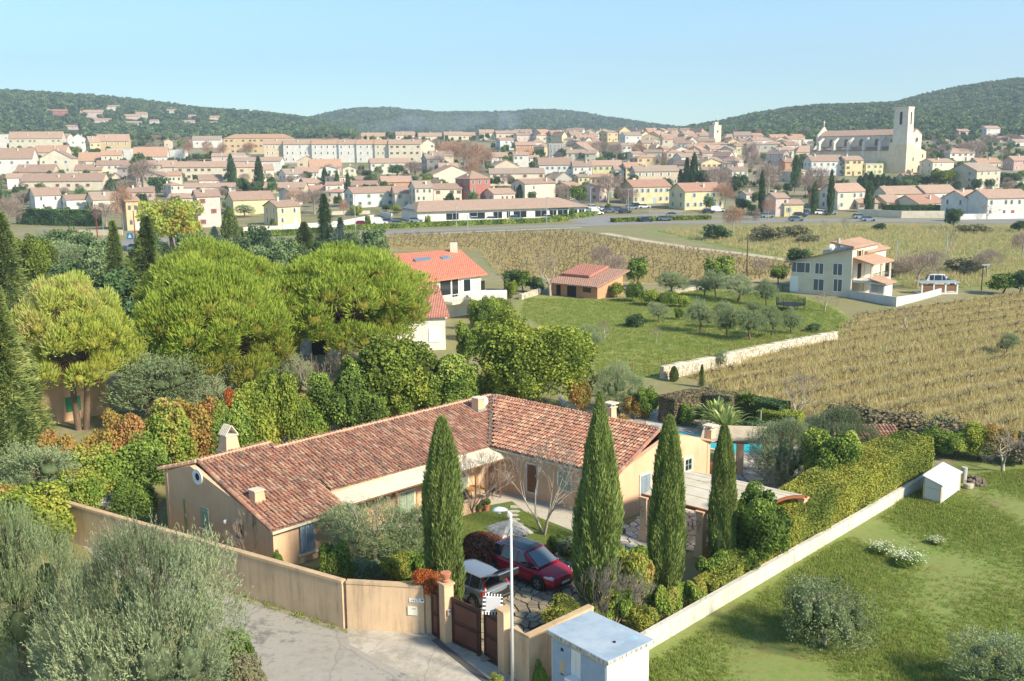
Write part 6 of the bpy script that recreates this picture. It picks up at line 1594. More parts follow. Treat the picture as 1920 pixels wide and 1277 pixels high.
put('olive_big2',1160,775,682,105,'silver olive tree behind the chimney of the right wing','olive tree','olive_tree');put('photinia1',1188,785,738,44,'orange and green shrub under the silver olive','shrub','shrub');put('reedtuft',1210,785,758,40,'tuft of pale grass at the pool terrace edge','grass','grass_clump');put('reedtuft',1168,790,772,40,'low straw coloured grass tuft behind the villa ridge','grass','grass_clump')
put('yucca',1350,815,745,120,'large pale striped sword-leaved plant by the pool','plant','yucca_plant');put('cordyline',1400,790,728,62,'green tufted palm-like plant behind the striped one','plant','palm_plant');put('shrub_dark',1400,822,785,80,'low dark shrub under the sword-leaved plants','shrub','shrub')
put('shrub_olive2',1460,830,780,90,'grey green shrub right of the pool post','shrub','shrub')
put('olive_big',1470,905,790,140,'silvery olive tree right of the pool','olive tree','olive_tree',rz=1);put('olive_big',1580,880,770,150,'silvery olive tree behind the dark laurel, nearer the vineyard','olive tree','olive_tree',rz=2.5)
put('laurel0',1552,940,805,120,'dark green laurel tree between the silver olives and the carport','tree','laurel_tree')
put('bare0',1490,800,690,130,'leafless spreading tree at the vineyard corner','tree','bare_tree');put('bare1',1880,885,800,140,'leafless low tree at the right edge of the meadow','tree','bare_tree')
# meadow plants
put('olive_round',1545,1208,1038,195,'thin grey olive standing alone in the meadow','olive tree','olive_tree')
put('olive2',1880,1310,1190,190,'bushy green shrub cut by the lower right corner','bush','bush')
for x,y,w in ((1655,1038,44),(1703,1060,56),(1755,1020,30)):
    put('shrub_grass',x,y,y-w*.42,w,{1655:'left clump',1703:'largest clump',1755:'faint right clump'}[x]+' of small white flowers in the green meadow','flowers','flower_clump')
FL=quads_mesh('flower_heads',cards(*(lambda r:(np.stack([r.normal(size=420)*.42,r.normal(size=420)*.36,.38+.12*r.random(420)],1),np.stack([r.normal(size=420)*.3,r.normal(size=420)*.3,np.ones(420)],1)))(np.random.default_rng(2)),.06,np.random.default_rng(3)),np.random.default_rng(4).random(420),LM['flowers'])
for o in [o for o in bpy.data.objects if o.name.startswith('flower_clump')]:stuff(link('flower_heads',FL,o,scale=(1.5,1.5,2.6/1)))
# scrub between meadow and vineyard, right
for i,(k,x,yb,yt,w,lab) in enumerate((('bushfar_scrub',1600,800,750,110,'brown bramble thicket behind the silver olives'),('bushfar_scrub',1680,810,762,120,'brown bramble thicket above the tiled annex'),('bushfar_scrub',1770,835,775,120,'grey brown thicket at the vineyard edge'),
    ('photinia2',1745,850,800,80,'dark green bush at the far end of the clipped hedge'),('photinia2',1790,860,810,80,'dark green bush right of the hedge end'),('photinia3',1835,860,800,90,'yellowish autumn bush on the right of the thicket'),('photinia1',1880,862,795,90,'rusty autumn bush near the right edge'),('bushfar_scrub',1915,870,800,90,'brown thicket cut by the right edge'))):
    put(k,x,yb,yt,w,lab,'bush','bush')
# orchard
def oz(x):return 950+x/3.49
def oy(y):return 440+y/3.49
for i,(x,yb,yt,w,lab) in enumerate(((1270,640,435,215,'olive tree with a leaning trunk at the left of the orchard front row'),(1415,615,440,150,'olive tree in the middle of the orchard, second in the front row'),(1440,672,450,130,'slender-stemmed olive in the orchard front row'),(1595,692,490,235,'nearest orchard olive, just above the stone wall'),
    (1730,672,470,170,'orchard olive third from the right'),(1860,648,480,150,'rightmost olive of the orchard row near the trampoline net'),(1000,578,448,150,'small upright olive at the left of the orchard lawn'),(1085,400,245,215,'grey olive right of the round ivy-like tree'),(1290,405,270,120,'olive with dark forked trunk in the back row'),(1370,412,235,140,'olive under the yellow green round tree'),(1510,440,265,270,'broad grey olive in the orchard back row'),(1700,465,280,150,'upright grey olive nearest the white house'),(1620,520,440,140,'small olive behind the orchard front row'))):
    put('olive%d'%(i%3),oz(x),oy(yb),oy(yt),w/3.49,lab,'olive tree','olive_tree','olive trees of the orchard')
put('treefar1',oz(850),oy(345),oy(133),48,'round dark tree on the right of the small red-roofed cottage','tree','tree');put('treefar1',oz(1385),oy(330),oy(122),64,'round tree, green left and golden right, above the orchard','tree','tree')
for i,(x,yb,yt,w) in enumerate(((720,410,290,130),(830,440,300,150),(950,465,330,150),(1060,475,360,140),(1160,475,380,110))):put('photinia2' if i%2 else 'bushfar_laurel_gold',oz(x),oy(yb),oy(yt),w/3.49,('bush touching the cottage','second bush of the dark row right of the cottage','third bush of the dark row by the orchard lawn','fourth bush of the dark row by the orchard lawn','last bush of the dark row by the orchard lawn')[i],'bush','bush','dark bushes between cottage and orchard')
for i,(x,yb,yt,w) in enumerate(((30,370,225,130),(110,375,220,140),(200,380,250,110),(20,470,290,100))):put(('treefar0','treefar1','bushfar_dark','laurel1')[i],oz(x),oy(yb),oy(yt),w/3.49,('dark evergreen behind the balcony of the red-roofed house','dark evergreen midway between red roof and cottage','dark bush left of the bare tree by the cottage','yellow green tree beside the balcony of the red-roofed house')[i],'tree','tree')
put('bare2',oz(285),oy(400),oy(95),70,'tall bare tree in front of the cottage','tree','bare_tree');put('haze0',oz(620),oy(260),oy(60),50,'faint bare tree behind the cottage','tree','bare_tree');put('haze0',oz(720),oy(300),oy(130),50,'grey bare tree right of the cottage','tree','bare_tree')
put('bare1',oz(640),oy(685),oy(545),56,'low bare fruit tree in the orchard lawn','tree','bare_tree');put('bare1',oz(980),oy(700),oy(590),34,'tiny bare fruit tree left of the orchard olives','tree','bare_tree');put('bushfar_dark',oz(840),oy(605),oy(500),46,'dark low bush on the orchard lawn','bush','bush');put('laurel0',oz(1130),oy(560),oy(475),22,'small round green tree among the olives','tree','tree')
put('olive2',oz(530),oy(730),oy(590),60,'pale bluish olive right of the big rounded tree','olive tree','olive_tree');put('olive1',oz(560),oy(740),oy(640),40,'small bluish olive by the big rounded tree','olive tree','olive_tree')
put('olive0',oz(1395),oy(880),oy(760),26,'shrubby olive growing at the stone wall','shrub','shrub');put('fir1',oz(1275),oy(1000),oy(850),18,'young yellow green conifer below the stone wall','conifer','fir_tree');put('cypmid',oz(1095),oy(960),oy(860),16,'small dark conifer at the left end of the stone wall','conifer','fir_tree')
put('laurel0',905,640,560,60,'dark red green tree right of the white annex','tree','tree');put('laurel1',925,620,555,70,'yellow green tree under the balcony of the red-roofed house','tree','tree');put('haze2',965,660,585,70,'grey twiggy bush before the orchard steps','bush','bush');put('laurel0',880,690,600,60,'dark tree behind the big rounded tree','tree','tree')
# round the white house on the right
def wx(x):return 1400+x/3.548
def wy(y):return 400+y/3.548
for i,(k,x,yb,yt,w,lab) in enumerate((('bare1',520,655,500,250,'low spreading bare tree in front of the pale house'),('haze0',1130,500,260,330,'wide bare tree right of the pale house'),('haze2',1240,400,240,200,'bare thicket tree behind the white car'),('bare1',1060,800,580,150,'leaning bare vine tree alone in the vineyard'),('treefar0',350,380,225,190,'dark evergreen behind the left end of the pale house'),('treefar1',210,470,340,130,'dark green tree left of the pale house'),
    ('haze2',90,420,300,130,'grey bare bushy tree left of the pale house'),('bare0',525,160,20,90,'bare tree in the far meadow, left of the pair'),('bare0',655,165,10,110,'bare tree in the far meadow, right of the pair'),('bare0',1360,270,100,150,'rounded bare tree in the far meadow'),('treefar0',1370,110,-35,110,'dark round evergreen at the far street on the right'),('haze0',1830,300,120,170,'bare tree at the right edge of the far meadow'),('treefar0',1810,130,45,110,'dark evergreen at the right edge by the far street'),
    ('bushfar_dark',440,790,722,110,'clipped dark bush at the end of the orchard'),('treefar1',1700,540,390,220,'dark evergreen clump right of the white car'),('treefar0',1810,545,370,160,'dark evergreen at the right edge behind the vineyard'),('bushfar_scrub',1500,130,60,230,'brown thicket at the far street on the right'),('bushfar_scrub',150,190,60,260,'brown bramble bank in the far meadow'),('bushfar_scrub',320,160,60,200,'brown bramble bank right part in the far meadow'),
    ('bushfar_scrub',400,200,130,180,'low brown scrub behind the pale house'),('haze2',60,110,-40,60,'bare poplar-like tree by the roadside bank'),('bushfar_dark',880,115,55,110,'dark bush below the far street'),('bushfar_scrub',1450,400,280,300,'grey scrub between the pale house and the far meadow'),('bushfar_scrub',1000,420,300,200,'brown scrub right behind the pale house'),('haze2',1600,420,230,220,'bare scrubby trees right of the far meadow'),('olive1',1730,950,800,140,'lone small olive shrub in the vineyard'))):
    put(k,wx(x),wy(yb),wy(yt),w/3.548,lab,'tree' if 'bush' not in k else 'bush','tree' if 'bush' not in k else 'bush')
put('haze1',1375,440,385,50,'straw coloured willow-like bush at the road bend','bush','bush');put('bushfar_dark',1345,450,415,60,'dark bush left of the straw coloured one','bush','bush')
# meadow and field cover
GT=[tuft('grass_tuft',16,.13,.022,.10,LM['grass'],s) for s in (1,2,3)]
DT=[tuft('dry_tuft',22,.42,.03,.22,LM['drygrass'],s) for s in (4,5,6)]
mp_=[(LW0.x-1,LW0.y-2.2),(6,24),(17,24),(28,34),(46,62),(36,60),(LW1.x+.5,LW1.y+.3)]
q=fill(mp_,42000,1);n_=snoise(np.c_[q,np.zeros(len(q))],.5,3);keep=n_+.5*RNG.random(len(q))>-.25
scatter('meadow_grass',np.c_[q,np.zeros(len(q))][keep],(.55+.5*RNG.random(keep.sum()))*(1+.45*n_[keep]),GT)
vf=[P(*c) for c in ((1300,708),(1400,674),(1500,654),(1568,646),(1585,603),(1700,577),(1925,548),(2000,700),(1925,840),(1700,798),(1450,778))]
q=fill(vf,48000,2);rd=(P(1900,720)-P(1560,790)).normalized();rn=Vector((-rd.y,rd.x));s_=q@np.array([rn.x,rn.y]);ph=np.abs(((s_/3.4)%1)-.5)*2
n_=snoise(np.c_[q,np.zeros(len(q))],.12,4);keep=RNG.random(len(q))<.04+.96*ph**2.5
scatter('dry_grass',np.c_[q,np.zeros(len(q))][keep],(.7+.6*RNG.random(keep.sum()))*(1+.3*n_[keep]),DT)
def vinestump(seed):
    rng=np.random.default_rng(seed);segs=[((0,0,-.05),(.05,0,.45),.05,.04)]
    for k in range(6):d=Vector(rng.normal(size=3));d.z=abs(d.z)*.5+.4;e=Vector((.05,0,.42))+d.normalized()*.4;segs.append((Vector((.05,0,.42)),e,.022,.01));segs.append((e,e+Vector(rng.normal(size=3))*.15,.01,.006))
    return limb_mesh('vine_stump',segs,plain('vine wood',H('#5f5348'),.9),4)
VS=[vinestump(s) for s in (1,2,3)]
def rows(poly,rd,dist,step,seed):
    r=np.random.default_rng(seed);A=np.array([[p[0],p[1]] for p in poly]);c=A.mean(0);R0=np.abs(A-c).max()*1.5
    d=np.array([rd.x,rd.y]);n=np.array([-rd.y,rd.x]);out=[]
    for i in np.arange(-R0,R0,dist):
        t=np.arange(-R0,R0,step);t=t+r.normal(size=len(t))*step*.15;p=c+n*i+d*t[:,None];out.append(p)
    p=np.concatenate(out);p=p+r.normal(size=p.shape)*.1;p=p[inpoly(p[:,0],p[:,1],A)];return p[r.random(len(p))<.85]
q=rows(vf,rd,3.4,1.0,1);scatter('vine_stumps',np.c_[q,np.zeros(len(q))],.8+.5*RNG.random(len(q)),VS)
fv=[P(*c) for c in ((660,468),(690,444),(900,440),(1060,436),(1150,449),(1300,471),(1480,495),(1490,515),(1350,533),(1100,528),(940,518),(900,470))]
q=rows(fv,(P(1300,520)-P(1000,470)).normalized(),2.6,1.3,2);scatter('far_vine_stumps',np.c_[q,np.zeros(len(q))],1.1+.5*RNG.random(len(q)),VS)
q=fill(fv,14000,6);scatter('far_dry_grass',np.c_[q,np.zeros(len(q))],.8+.7*RNG.random(len(q)),DT)
ofp=[P(*c) for c in ((975,592),(985,560),(1150,562),(1300,545),(1480,552),(1565,580),(1590,600),(1560,640),(1400,664),(1240,706),(1125,706),(1080,640))]
q=fill(ofp,16000,7);scatter('orchard_grass_tufts',np.c_[q,np.zeros(len(q))],.9+.8*RNG.random(len(q)),GT)
ff=[P(*c) for c in ((1480,488),(1230,434),(1400,427),(1560,423),(1750,425),(1990,430),(1990,535),(1700,545),(1660,500))]
q=fill(ff,12000,8);scatter('far_meadow_grass',np.c_[q,np.zeros(len(q))],1.2+1.2*RNG.random(len(q)),DT[:1]+GT[:2])
vg=[(-7.2,38.9),(-7.3,38.4),(-13.9,42.7),(-21.5,49.3),(-21.9,49.8)]
q=fill(vg,700,9);scatter('verge_weeds',np.c_[q,np.zeros(len(q))],.8+.9*RNG.random(len(q)),GT)
lg=[P(*c) for c in ((850,1080),(880,1040),(960,1035),(1050,1040),(1100,1075),(1085,1010),(990,960),(905,958),(850,975),(800,1000))]
q=fill(lg,5000,10);scatter('lawn_grass',np.c_[q,np.zeros(len(q))],.3+.25*RNG.random(len(q)),GT)
# woods on the hills
FT=[broad('wood_tree',rlobes(130+i,7,3.0,6.5,(.35,.55),1.1),420,.8,LM['forest'],130+i,coref=.7) for i in range(4)]
def wood(surf,n,s0,s1,size,name,seed,umin=0.,umax=1.):
    r=np.random.default_rng(seed);u=umin+(umax-umin)*r.random(n);s=s0+(s1-s0)*r.random(n)
    p=np.array([surf(min(a,.9999),b_) for a,b_ in zip(u,s)]);p[:,2]-=.5;keep=np.ones(n,bool)
    for c in CLEAR:
        if c is not None:keep&=~((abs(p[:,0]-c.x*p[:,1]/c.y)<9)&(p[:,1]<c.y+14)&(p[:,1]>c.y-60))
    p=p[keep];n=len(p)
    scatter(name,p,size*(.6+.7*r.random(n)),FT)
# ---------------------------------------------------------------- far houses
WALLC={'cream':'#dad0ba','white':'#dedad2','yellow':'#d8cba0','ochre':'#d2bb94','pink':'#cdaa9e','red':'#b0746a','orange':'#c99a78','grey':'#b5b0a8','beige':'#cbbca4','brown':'#a08c7c','rose':'#d8c3b8','stone':'#c9bda6'}
ROOFC={'tan':'#ad8c78','brown':'#937264','red':'#a86e5a','orange':'#bb8a6c','pink':'#b8917f','grey':'#96857a'}
WM={k:plaster('far wall '+k,H(v),.2) for k,v in WALLC.items()}
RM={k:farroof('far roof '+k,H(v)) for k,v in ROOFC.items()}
SHC={k:plain('far shutter '+k,H(v),.7) for k,v in {'green':'#8fa894','blue':'#9fb4c4','brown':'#8a5f48','red':'#a8553c','white':'#e0ded6','teal':'#4f8f8a'}.items()}
def window_mesh(kind,sh):
    mb=MB();mb.box(-.45,.45,-.03,.0,-.65,.65)
    mb.cur=1
    for s in (-1,1):mb.box(s*.45 if s>0 else -.95,.95 if s>0 else -.45,-.06,0.0,-.68,.68)
    mb.cur=2;mb.box(-.55,.55,-.1,0,-.76,-.66)
    return mb.mesh('window',[FARG,SHC[sh],M['offwhite']])
WMESH={k:window_mesh('w',k) for k in SHC}
mb=MB();mb.box(-.45,.45,-.02,.0,-.65,.65);PLAINW=mb.mesh('window',[FARG])
mb=MB();mb.box(-.5,.5,-.05,.0,0,2.1);DOORM={c:mb.mesh('door',[SHC[c]]) for c in SHC}
mb=MB();mb.box(-.3,.3,-.3,.3,0,1.3);mb.box(-.38,.38,-.38,.38,1.3,1.4);CHM=mb.mesh('chimney',[WM['cream']])
HRND=random.Random(11);OCC=[]
def far_house(cx,base,wpx,eave,ridge,yaw,style,wall,roof,rows,cols,sh,label,d=8.5,chim=1,name='house',cat='house',group=None,loc=None,door=True,side=2,winw=1.0,sidewall=None):
    p=loc if loc is not None else G(cx,base);k=ppm(p);th=R(yaw)
    w=max(3.5,(wpx/k-d*abs(math.sin(th)))/max(math.cos(th),.3))
    he=max(2.2,zat(p.x,p.y,eave)-p.z);hr=max(.5,(eave-ridge)/k)
    c=p+Vector((math.sin(th)*-1,math.cos(th),0))*(d/2)  # centre lies behind the front
    if yaw>0:c.x+=0
    t=thing(name,label,cat,Vector((p.x-math.sin(th)*d*.5*0,c.y,p.z)),th,group)
    # keep the visible extent centred on the measured column
    ext=(w*math.cos(th),d*math.sin(th));cxw=-(0);t.location.x=p.x*c.y/p.y
    if style=='f':hr_,ax=hr,'y'
    x0,x1,y0,y1=-w/2,w/2,-d/2,d/2;o=.35;z0=-4.0
    mb=MB()
    ms=[WM[wall]]+([WM[sidewall]] if sidewall else [])
    if style in ('g',):
        mb._add([(x0,y0,z0),(x1,y0,z0),(x1,y1,z0),(x0,y1,z0),(x0,y0,he),(x1,y0,he),(x1,y1,he),(x0,y1,he),(x0,0,he+hr-.1),(x1,0,he+hr-.1)],
                [(0,1,5,4),(1,2,6,9,5),(2,3,7,6),(3,0,4,8,7)])
    elif style=='f':
        mb._add([(x0,y0,z0),(x1,y0,z0),(x1,y1,z0),(x0,y1,z0),(x0,y0,he),(x1,y0,he),(x1,y1,he),(x0,y1,he),(0,y0,he+hr-.1),(0,y1,he+hr-.1)],
                [(0,1,5,8,4),(1,2,6,5),(2,3,7,9,6),(3,0,4,7)])
    else:mb.box(x0,x1,y0,y1,z0,he)
    mb.build('wall',ms,t)
    rb=MB();th_=.16
    if style=='g':
        e=hr/(d/2);ze=he-o*e
        rb.slab([(x0-o,y0-o,ze+th_),(x1+o,y0-o,ze+th_),(x1+o,0,he+hr+th_),(x0-o,0,he+hr+th_)],th_);rb.slab([(x1+o,y1+o,ze+th_),(x0-o,y1+o,ze+th_),(x0-o,0,he+hr+th_),(x1+o,0,he+hr+th_)],th_)
        rf=rb.build('roof',[RM[roof]],t)
    elif style=='f':
        e=hr/(w/2);ze=he-o*e;pts=[[(x0-o,y1+o,ze+th_),(x0-o,y0-o,ze+th_),(0,y0-o,he+hr+th_),(0,y1+o,he+hr+th_)],[(x1+o,y0-o,ze+th_),(x1+o,y1+o,ze+th_),(0,y1+o,he+hr+th_),(0,y0-o,he+hr+th_)]]
        for q in pts:rb.slab([(b_,-a,z) for a,b_,z in q],th_)
        rf=rb.build('roof',[RM[roof]],t,rot=(0,0,PI/2))
    elif style=='h':
        hx=max(0,w/2-d/2*.9);ze=he-.05
        vs=[(x0-o,y0-o,ze),(x1+o,y0-o,ze),(x1+o,y1+o,ze),(x0-o,y1+o,ze),(-hx,0,he+hr),(hx,0,he+hr)]
        rb._add(vs,[(0,1,5,4),(1,2,5),(2,3,4,5),(3,0,4),(3,2,1,0)]);rf=rb.build('roof',[RM[roof]],t)
    else:
        rb.box(x0-.15,x1+.15,y0-.15,y1+.15,he,he+.25);rb.build('roof',[M['offwhite']],t);rf=t
    if chim:
        for i in range(chim):
            cxx=HRND.uniform(-.35,.35)*w;yy=HRND.uniform(.05,.3)*d*(1 if HRND.random()<.5 else -1)
            zz=he+hr*(1-abs(yy)/(d/2))-.1 if style in 'g' else he+.2
            if style=='f':link('chimney',CHM,rf,(yy,-cxx*.5,he+hr*(1-abs(cxx*.5)/(w/2))-.2))
            else:link('chimney',CHM,rf,(cxx,yy,zz))
    fl=max(1,rows);fh=he/fl
    for r_ in range(fl):
        zc=fh*(r_+.55)
        for c_ in range(cols):
            x=x0+w*(c_+.5+HRND.uniform(-.15,.15))/cols
            if HRND.random()<.2:continue
            if r_==0 and door and c_==cols//2 and fl>1:link('door',DOORM[sh],t,(x,y0-.01,0));continue
            me=WMESH[sh] if (w/cols)>2.3 and fh>2.0 else PLAINW
            link('window',me,t,(x,y0-.01,zc),None,(winw*.8,1,min(.9,fh/2.9)))
        if side and abs(yaw)>8:
            s=-1 if yaw>0 else 1
            for c_ in range(side):
                y=y0+d*(c_+.5)/side;link('window',WMESH[sh],t,(s*(w/2+.01),y,zc),(0,0,-PI/2 if s<0 else PI/2),(.8,1,min(1,fh/2.6)))
    OCC.append((cx-wpx/2,cx+wpx/2,ridge,base));return t
F=far_house
# upper left
F(12,262,44,238,231,12,'h','cream','tan',3,3,'white','tall cream house with a small cornice at the left edge of the skyline')
F(9,280,34,252,249,8,'t','white','tan',2,2,'white','blank white block below the tall cream house at the left edge',chim=0)
F(72,283,98,259,247,6,'g','cream','tan',2,9,'green','long cream terrace with green shutters near the left skyline',chim=3)
F(119,278,34,257,251,-6,'g','white','tan',2,3,'white','white house joined to the right end of the green shuttered terrace')
F(150,286,38,262,251,20,'f','white','pink',2,2,'blue','white gabled house with a balcony near the left skyline')
F(176,291,30,267,256,40,'g','yellow','tan',2,2,'brown','narrow yellow house turned to the right near the left skyline')
F(215,287,60,264,252,10,'g','ochre','pink',2,5,'white','wide ochre house with pale pink tiles left of the bare plane trees')
F(34,331,74,297,278,10,'g','white','brown',2,3,'blue','big white two-storey house at the left edge of the town',d=12)
F(113,327,62,297,281,8,'f','cream','brown',2,3,'blue','cream gabled house with blue shutters left of centre of the left slope',d=12)
F(72,333,70,322,309,0,'g','beige','brown',1,3,'brown','low brown roofed annex before the big white house')
F(125,358,152,339,326,2,'g','cream','brown',1,8,'red','very long low house with red shutters above the grey terrace wall',chim=2)
F(171,332,52,319,309,4,'g','yellow','brown',1,3,'white','low yellow house right of the cream gabled house')
F(173,312,46,301,286,10,'g','cream','orange',1,2,'white','small cream house with orange roof behind the cream gabled house')
F(100,300,60,285,273,0,'g','cream','orange',1,3,'white','orange roofed house peeping over the cream gabled house')
F(212,313,42,291,282,15,'g','cream','orange',2,3,'white','cream house with an orange roof and a brick chimney on the left slope')
F(229,300,46,279,274,0,'t','white','tan',2,4,'green','flat topped white house above the orange roof with brick chimney',chim=0)
F(285,309,64,293,276,8,'g','white','orange',1,4,'white','broad orange roofed white house above the bare purple tree')
F(330,299,40,281,279,0,'t','white','tan',1,2,'white','plain white block behind the plane trees on the left',chim=0)
F(215,330,62,309,301,12,'g','cream','brown',2,4,'blue','cream house with brown roof left of the bare purple tree')
F(303,331,62,309,301,5,'g','cream','tan',2,4,'brown','cream house half hidden behind the bare purple tree')
F(86,393,64,366,353,38,'g','white','brown',2,2,'white','white gabled house, leftmost behind the dark long hedge')
F(143,393,60,374,366,35,'g','white','brown',1,3,'green','small white house with green shutters, second behind the dark hedge')
F(194,395,66,374,361,38,'g','cream','grey',1,2,'brown','cream house with grey brown roof, third behind the dark hedge')
F(266,376,56,360,352,15,'g','pink','brown',1,3,'green','brick pink house with green shutters above the street pine')
F(247,432,42,377,371,30,'g','ochre','pink',2,2,'white','ochre house behind the pale bare plane tree by the street')
F(390,277,54,262,255,8,'g','white','grey',1,4,'blue','white house with a grey roof left of the big ochre institute')
F(379,258,13,248,247,0,'t','ochre','tan',1,1,'brown','tiny ochre turret room on the skyline left of the institute',d=4,chim=0,door=False)
F(488,289,130,259,251,6,'h','ochre','orange',3,12,'brown','large ochre institute with rows of dark windows and a hipped roof',d=14,chim=3)
F(430,303,62,293,287,5,'g','rose','pink',1,4,'white','low pinkish hall in front of the ochre institute')
F(470,303,70,292,290,0,'t','white','tan',1,3,'white','low flat white hall before the ochre institute',chim=0)
F(485,324,92,302,295,0,'g','white','tan',1,3,'white','long blank white hall between the two tall cypresses',chim=0)
F(385,338,98,313,303,4,'g','cream','tan',2,7,'brown','two-storey cream flats with recessed balconies left of the cypress')
F(463,344,46,313,306,18,'g','beige','pink',2,2,'brown','beige house with a tall brown door between the two cypresses')
F(324,336,30,313,304,5,'g','cream','pink',2,2,'white','cream house left of the balcony flats')
F(500,340,34,318,308,20,'g','cream','tan',2,2,'white','narrow cream house right of the second cypress')
F(395,364,98,351,344,12,'g','white','tan',1,4,'brown','low wing of the stepped white house below the first cypress')
F(395,352,52,338,328,20,'g','white','brown',1,2,'white','raised upper floor of the stepped white house',chim=0)
F(390,426,62,368,357,25,'g','rose','brown',3,2,'red','three-storey rose house with red shutters and an orange garage door')
F(345,388,50,371,364,5,'g','cream','pink',1,3,'white','low cream house above the street pine')
F(470,402,92,374,360,32,'g','yellow','brown',1,3,'white','bright yellow gabled house above the roadside olive',sidewall=None)
F(530,422,72,387,377,40,'g','yellow','brown',2,2,'white','pale yellow two-storey house next to the main road')
F(545,341,46,326,317,35,'g','white','grey',1,2,'blue','white house with grey roof right of the second tall cypress')
F(576,317,42,302,292,12,'f','beige','tan',1,2,'brown','beige gabled chapel-like house below the white terrace')
F(610,324,64,312,299,15,'g','pink','orange',1,4,'white','pinkish house with bright orange roof below the white terrace')
F(588,353,54,343,335,25,'g','white','tan',1,3,'brown','low white house with tan roof left of the dark fir top')
F(577,334,46,323,314,5,'g','white','pink',1,3,'white','low pink roofed white house under the chapel-like house')
F(537,362,76,353,344,0,'g','beige','tan',1,4,'brown','long low beige house behind the bare white plane trees')
F(596,374,38,365,351,15,'g','beige','red',1,2,'brown','low red roofed house left of the dark fir')
for i,(x,w,wl,rf_,lab) in enumerate(((519,44,'beige','tan','left end house of the long white terrace, with a shaded gable'),(566,56,'white','tan','second house of the long white terrace'),(617,52,'white','orange','third house of the long white terrace, orange tiles'),(658,34,'white','tan','fourth house of the long white terrace'),(692,36,'white','orange','fifth house of the long white terrace, taller'),(722,28,'cream','orange','sixth house of the long white terrace, narrow'),(761,54,'cream','tan','right end house of the long white terrace with brown shutters'))):
    F(x,305,w+6,270,262,14 if i==0 else 0,'g',wl,rf_,3,max(3,w//10),'white' if i<6 else 'brown',lab,group='houses of the long white terrace')
F(730,327,78,305,297,14,'g','cream','tan',2,5,'blue','wide cream house below the white terrace with blue shutters')
F(665,347,52,337,331,6,'g','cream','brown',1,3,'white','low cream house right of the small twin cypresses')
F(672,358,72,352,344,0,'g','beige','brown',1,4,'brown','low brown roofed row behind the white two-storey house')
F(742,352,62,341,331,12,'g','orange','pink',1,3,'brown','low orange walled house with a tan hipped roof')
F(694,388,96,361,351,30,'g','white','brown',2,4,'green','white two-storey house with small windows above the road hedge')
F(752,390,40,362,350,15,'g','cream','brown',2,2,'green','cream house touching the white two-storey house')
F(790,393,48,352,340,20,'g','cream','grey',3,3,'blue','tall cream house with a turquoise awning left of the pink house')
F(835,382,64,354,345,16,'g','cream','brown',2,4,'brown','cream house between the tall cream house and the pink square house')
F(842,350,92,327,311,18,'f','cream','tan',1,1,'white','cream house with a broad blank gable above the pink square house',d=14)
F(887,380,66,335,321,38,'h','red','brown',3,3,'green','square brick red three-storey house with a hipped roof',d=9,sidewall=None)
F(935,381,62,363,354,30,'g','rose','tan',1,4,'blue','low pale pink house right of the square red house')
F(968,348,106,325,316,6,'g','cream','grey',2,7,'red','long cream house with orange shutters behind the square red house')
F(945,324,56,311,300,20,'f','stone','tan',1,1,'brown','stone coloured gabled house above the long cream house')
F(1000,377,84,344,336,36,'g','cream','brown',2,2,'white','tall house with a brown shaded side and a cream gable behind the shops')
F(800,292,32,269,261,20,'f','cream','tan',2,2,'brown','cream gabled house at the right end of the white terrace')
F(812,320,44,298,289,25,'g','grey','grey',2,2,'brown','grey stepped house beside the brown plane tree grove');F(826,308,50,292,283,20,'g','stone','grey',1,3,'brown','upper grey stepped house beside the plane tree grove')
F(840,330,40,315,306,10,'g','cream','tan',1,2,'white','low cream house under the stepped grey houses')
F(936,306,32,294,286,4,'g','white','tan',2,3,'green','small white house right of the plane tree grove')
for x,b0,w,e0,r0,lab in ((700,264,46,256,249,'tan roofed house on the skyline under the cedar, left'),(760,264,38,253,247,'white house on the skyline just right of the cedar'),(806,264,46,255,249,'cream house on the skyline under the three small cypresses'),(850,263,38,253,247,'cream house on the skyline left of the smoke'),(880,262,30,254,248,'little house on the skyline beneath the smoke'),(912,262,30,249,243,'taller house with a loggia on the skyline right of the smoke'),(948,262,40,250,245,'broad pale house on the skyline where the smoke rises')):
    F(x,b0,w,e0,r0,8,'g','cream','tan',1,3,'brown',lab)
F(984,290,38,272,266,4,'g','orange','pink',2,3,'white','orange painted house with white windows in the town centre');F(976,314,30,291,285,4,'g','white','tan',2,3,'green','tall narrow white house below the orange painted one');F(998,305,26,296,291,6,'g','white','pink',1,2,'white','small white house right of the narrow white one')
t=F(1042,298,30,270,267,4,'t','grey','tan',3,3,'white','grey white house wrapped in scaffolding in the town centre',chim=0)
mb=MB()
for i in range(5):mb.bar((-5+i*2.5,-5.2,0),(-5+i*2.5,-5.2,9),.12)
for i in range(5):mb.bar((-5,-5.2,1.5+i*1.8),(5,-5.2,1.5+i*1.8),.12)
o=mb.build('scaffolding',[M['metal']],t);o['kind']='stuff'
F(1040,336,66,309,296,4,'g','white','brown',2,6,'blue','long white house with blue shutters above the brown gable roof',d=11);F(1090,336,38,312,303,4,'g','white','brown',2,3,'white','white house joined to the long blue shuttered one')
F(1136,335,58,310,301,4,'g','yellow','pink',2,5,'green','pale yellow house with a pink roof above the purple bare tree');F(1048,347,52,335,323,30,'f','grey','grey',1,2,'brown','low grey house with a dark gable roof behind the green trees')
F(1181,342,32,314,305,10,'g','yellow','orange',3,2,'brown','narrow yellow house with an orange roof');F(1226,347,90,321,311,10,'g','beige','grey',2,6,'white','long beige house with a grey brown roof in the middle');F(1158,342,20,318,311,5,'g','white','tan',2,1,'green','sliver of a white house left of the narrow yellow one')
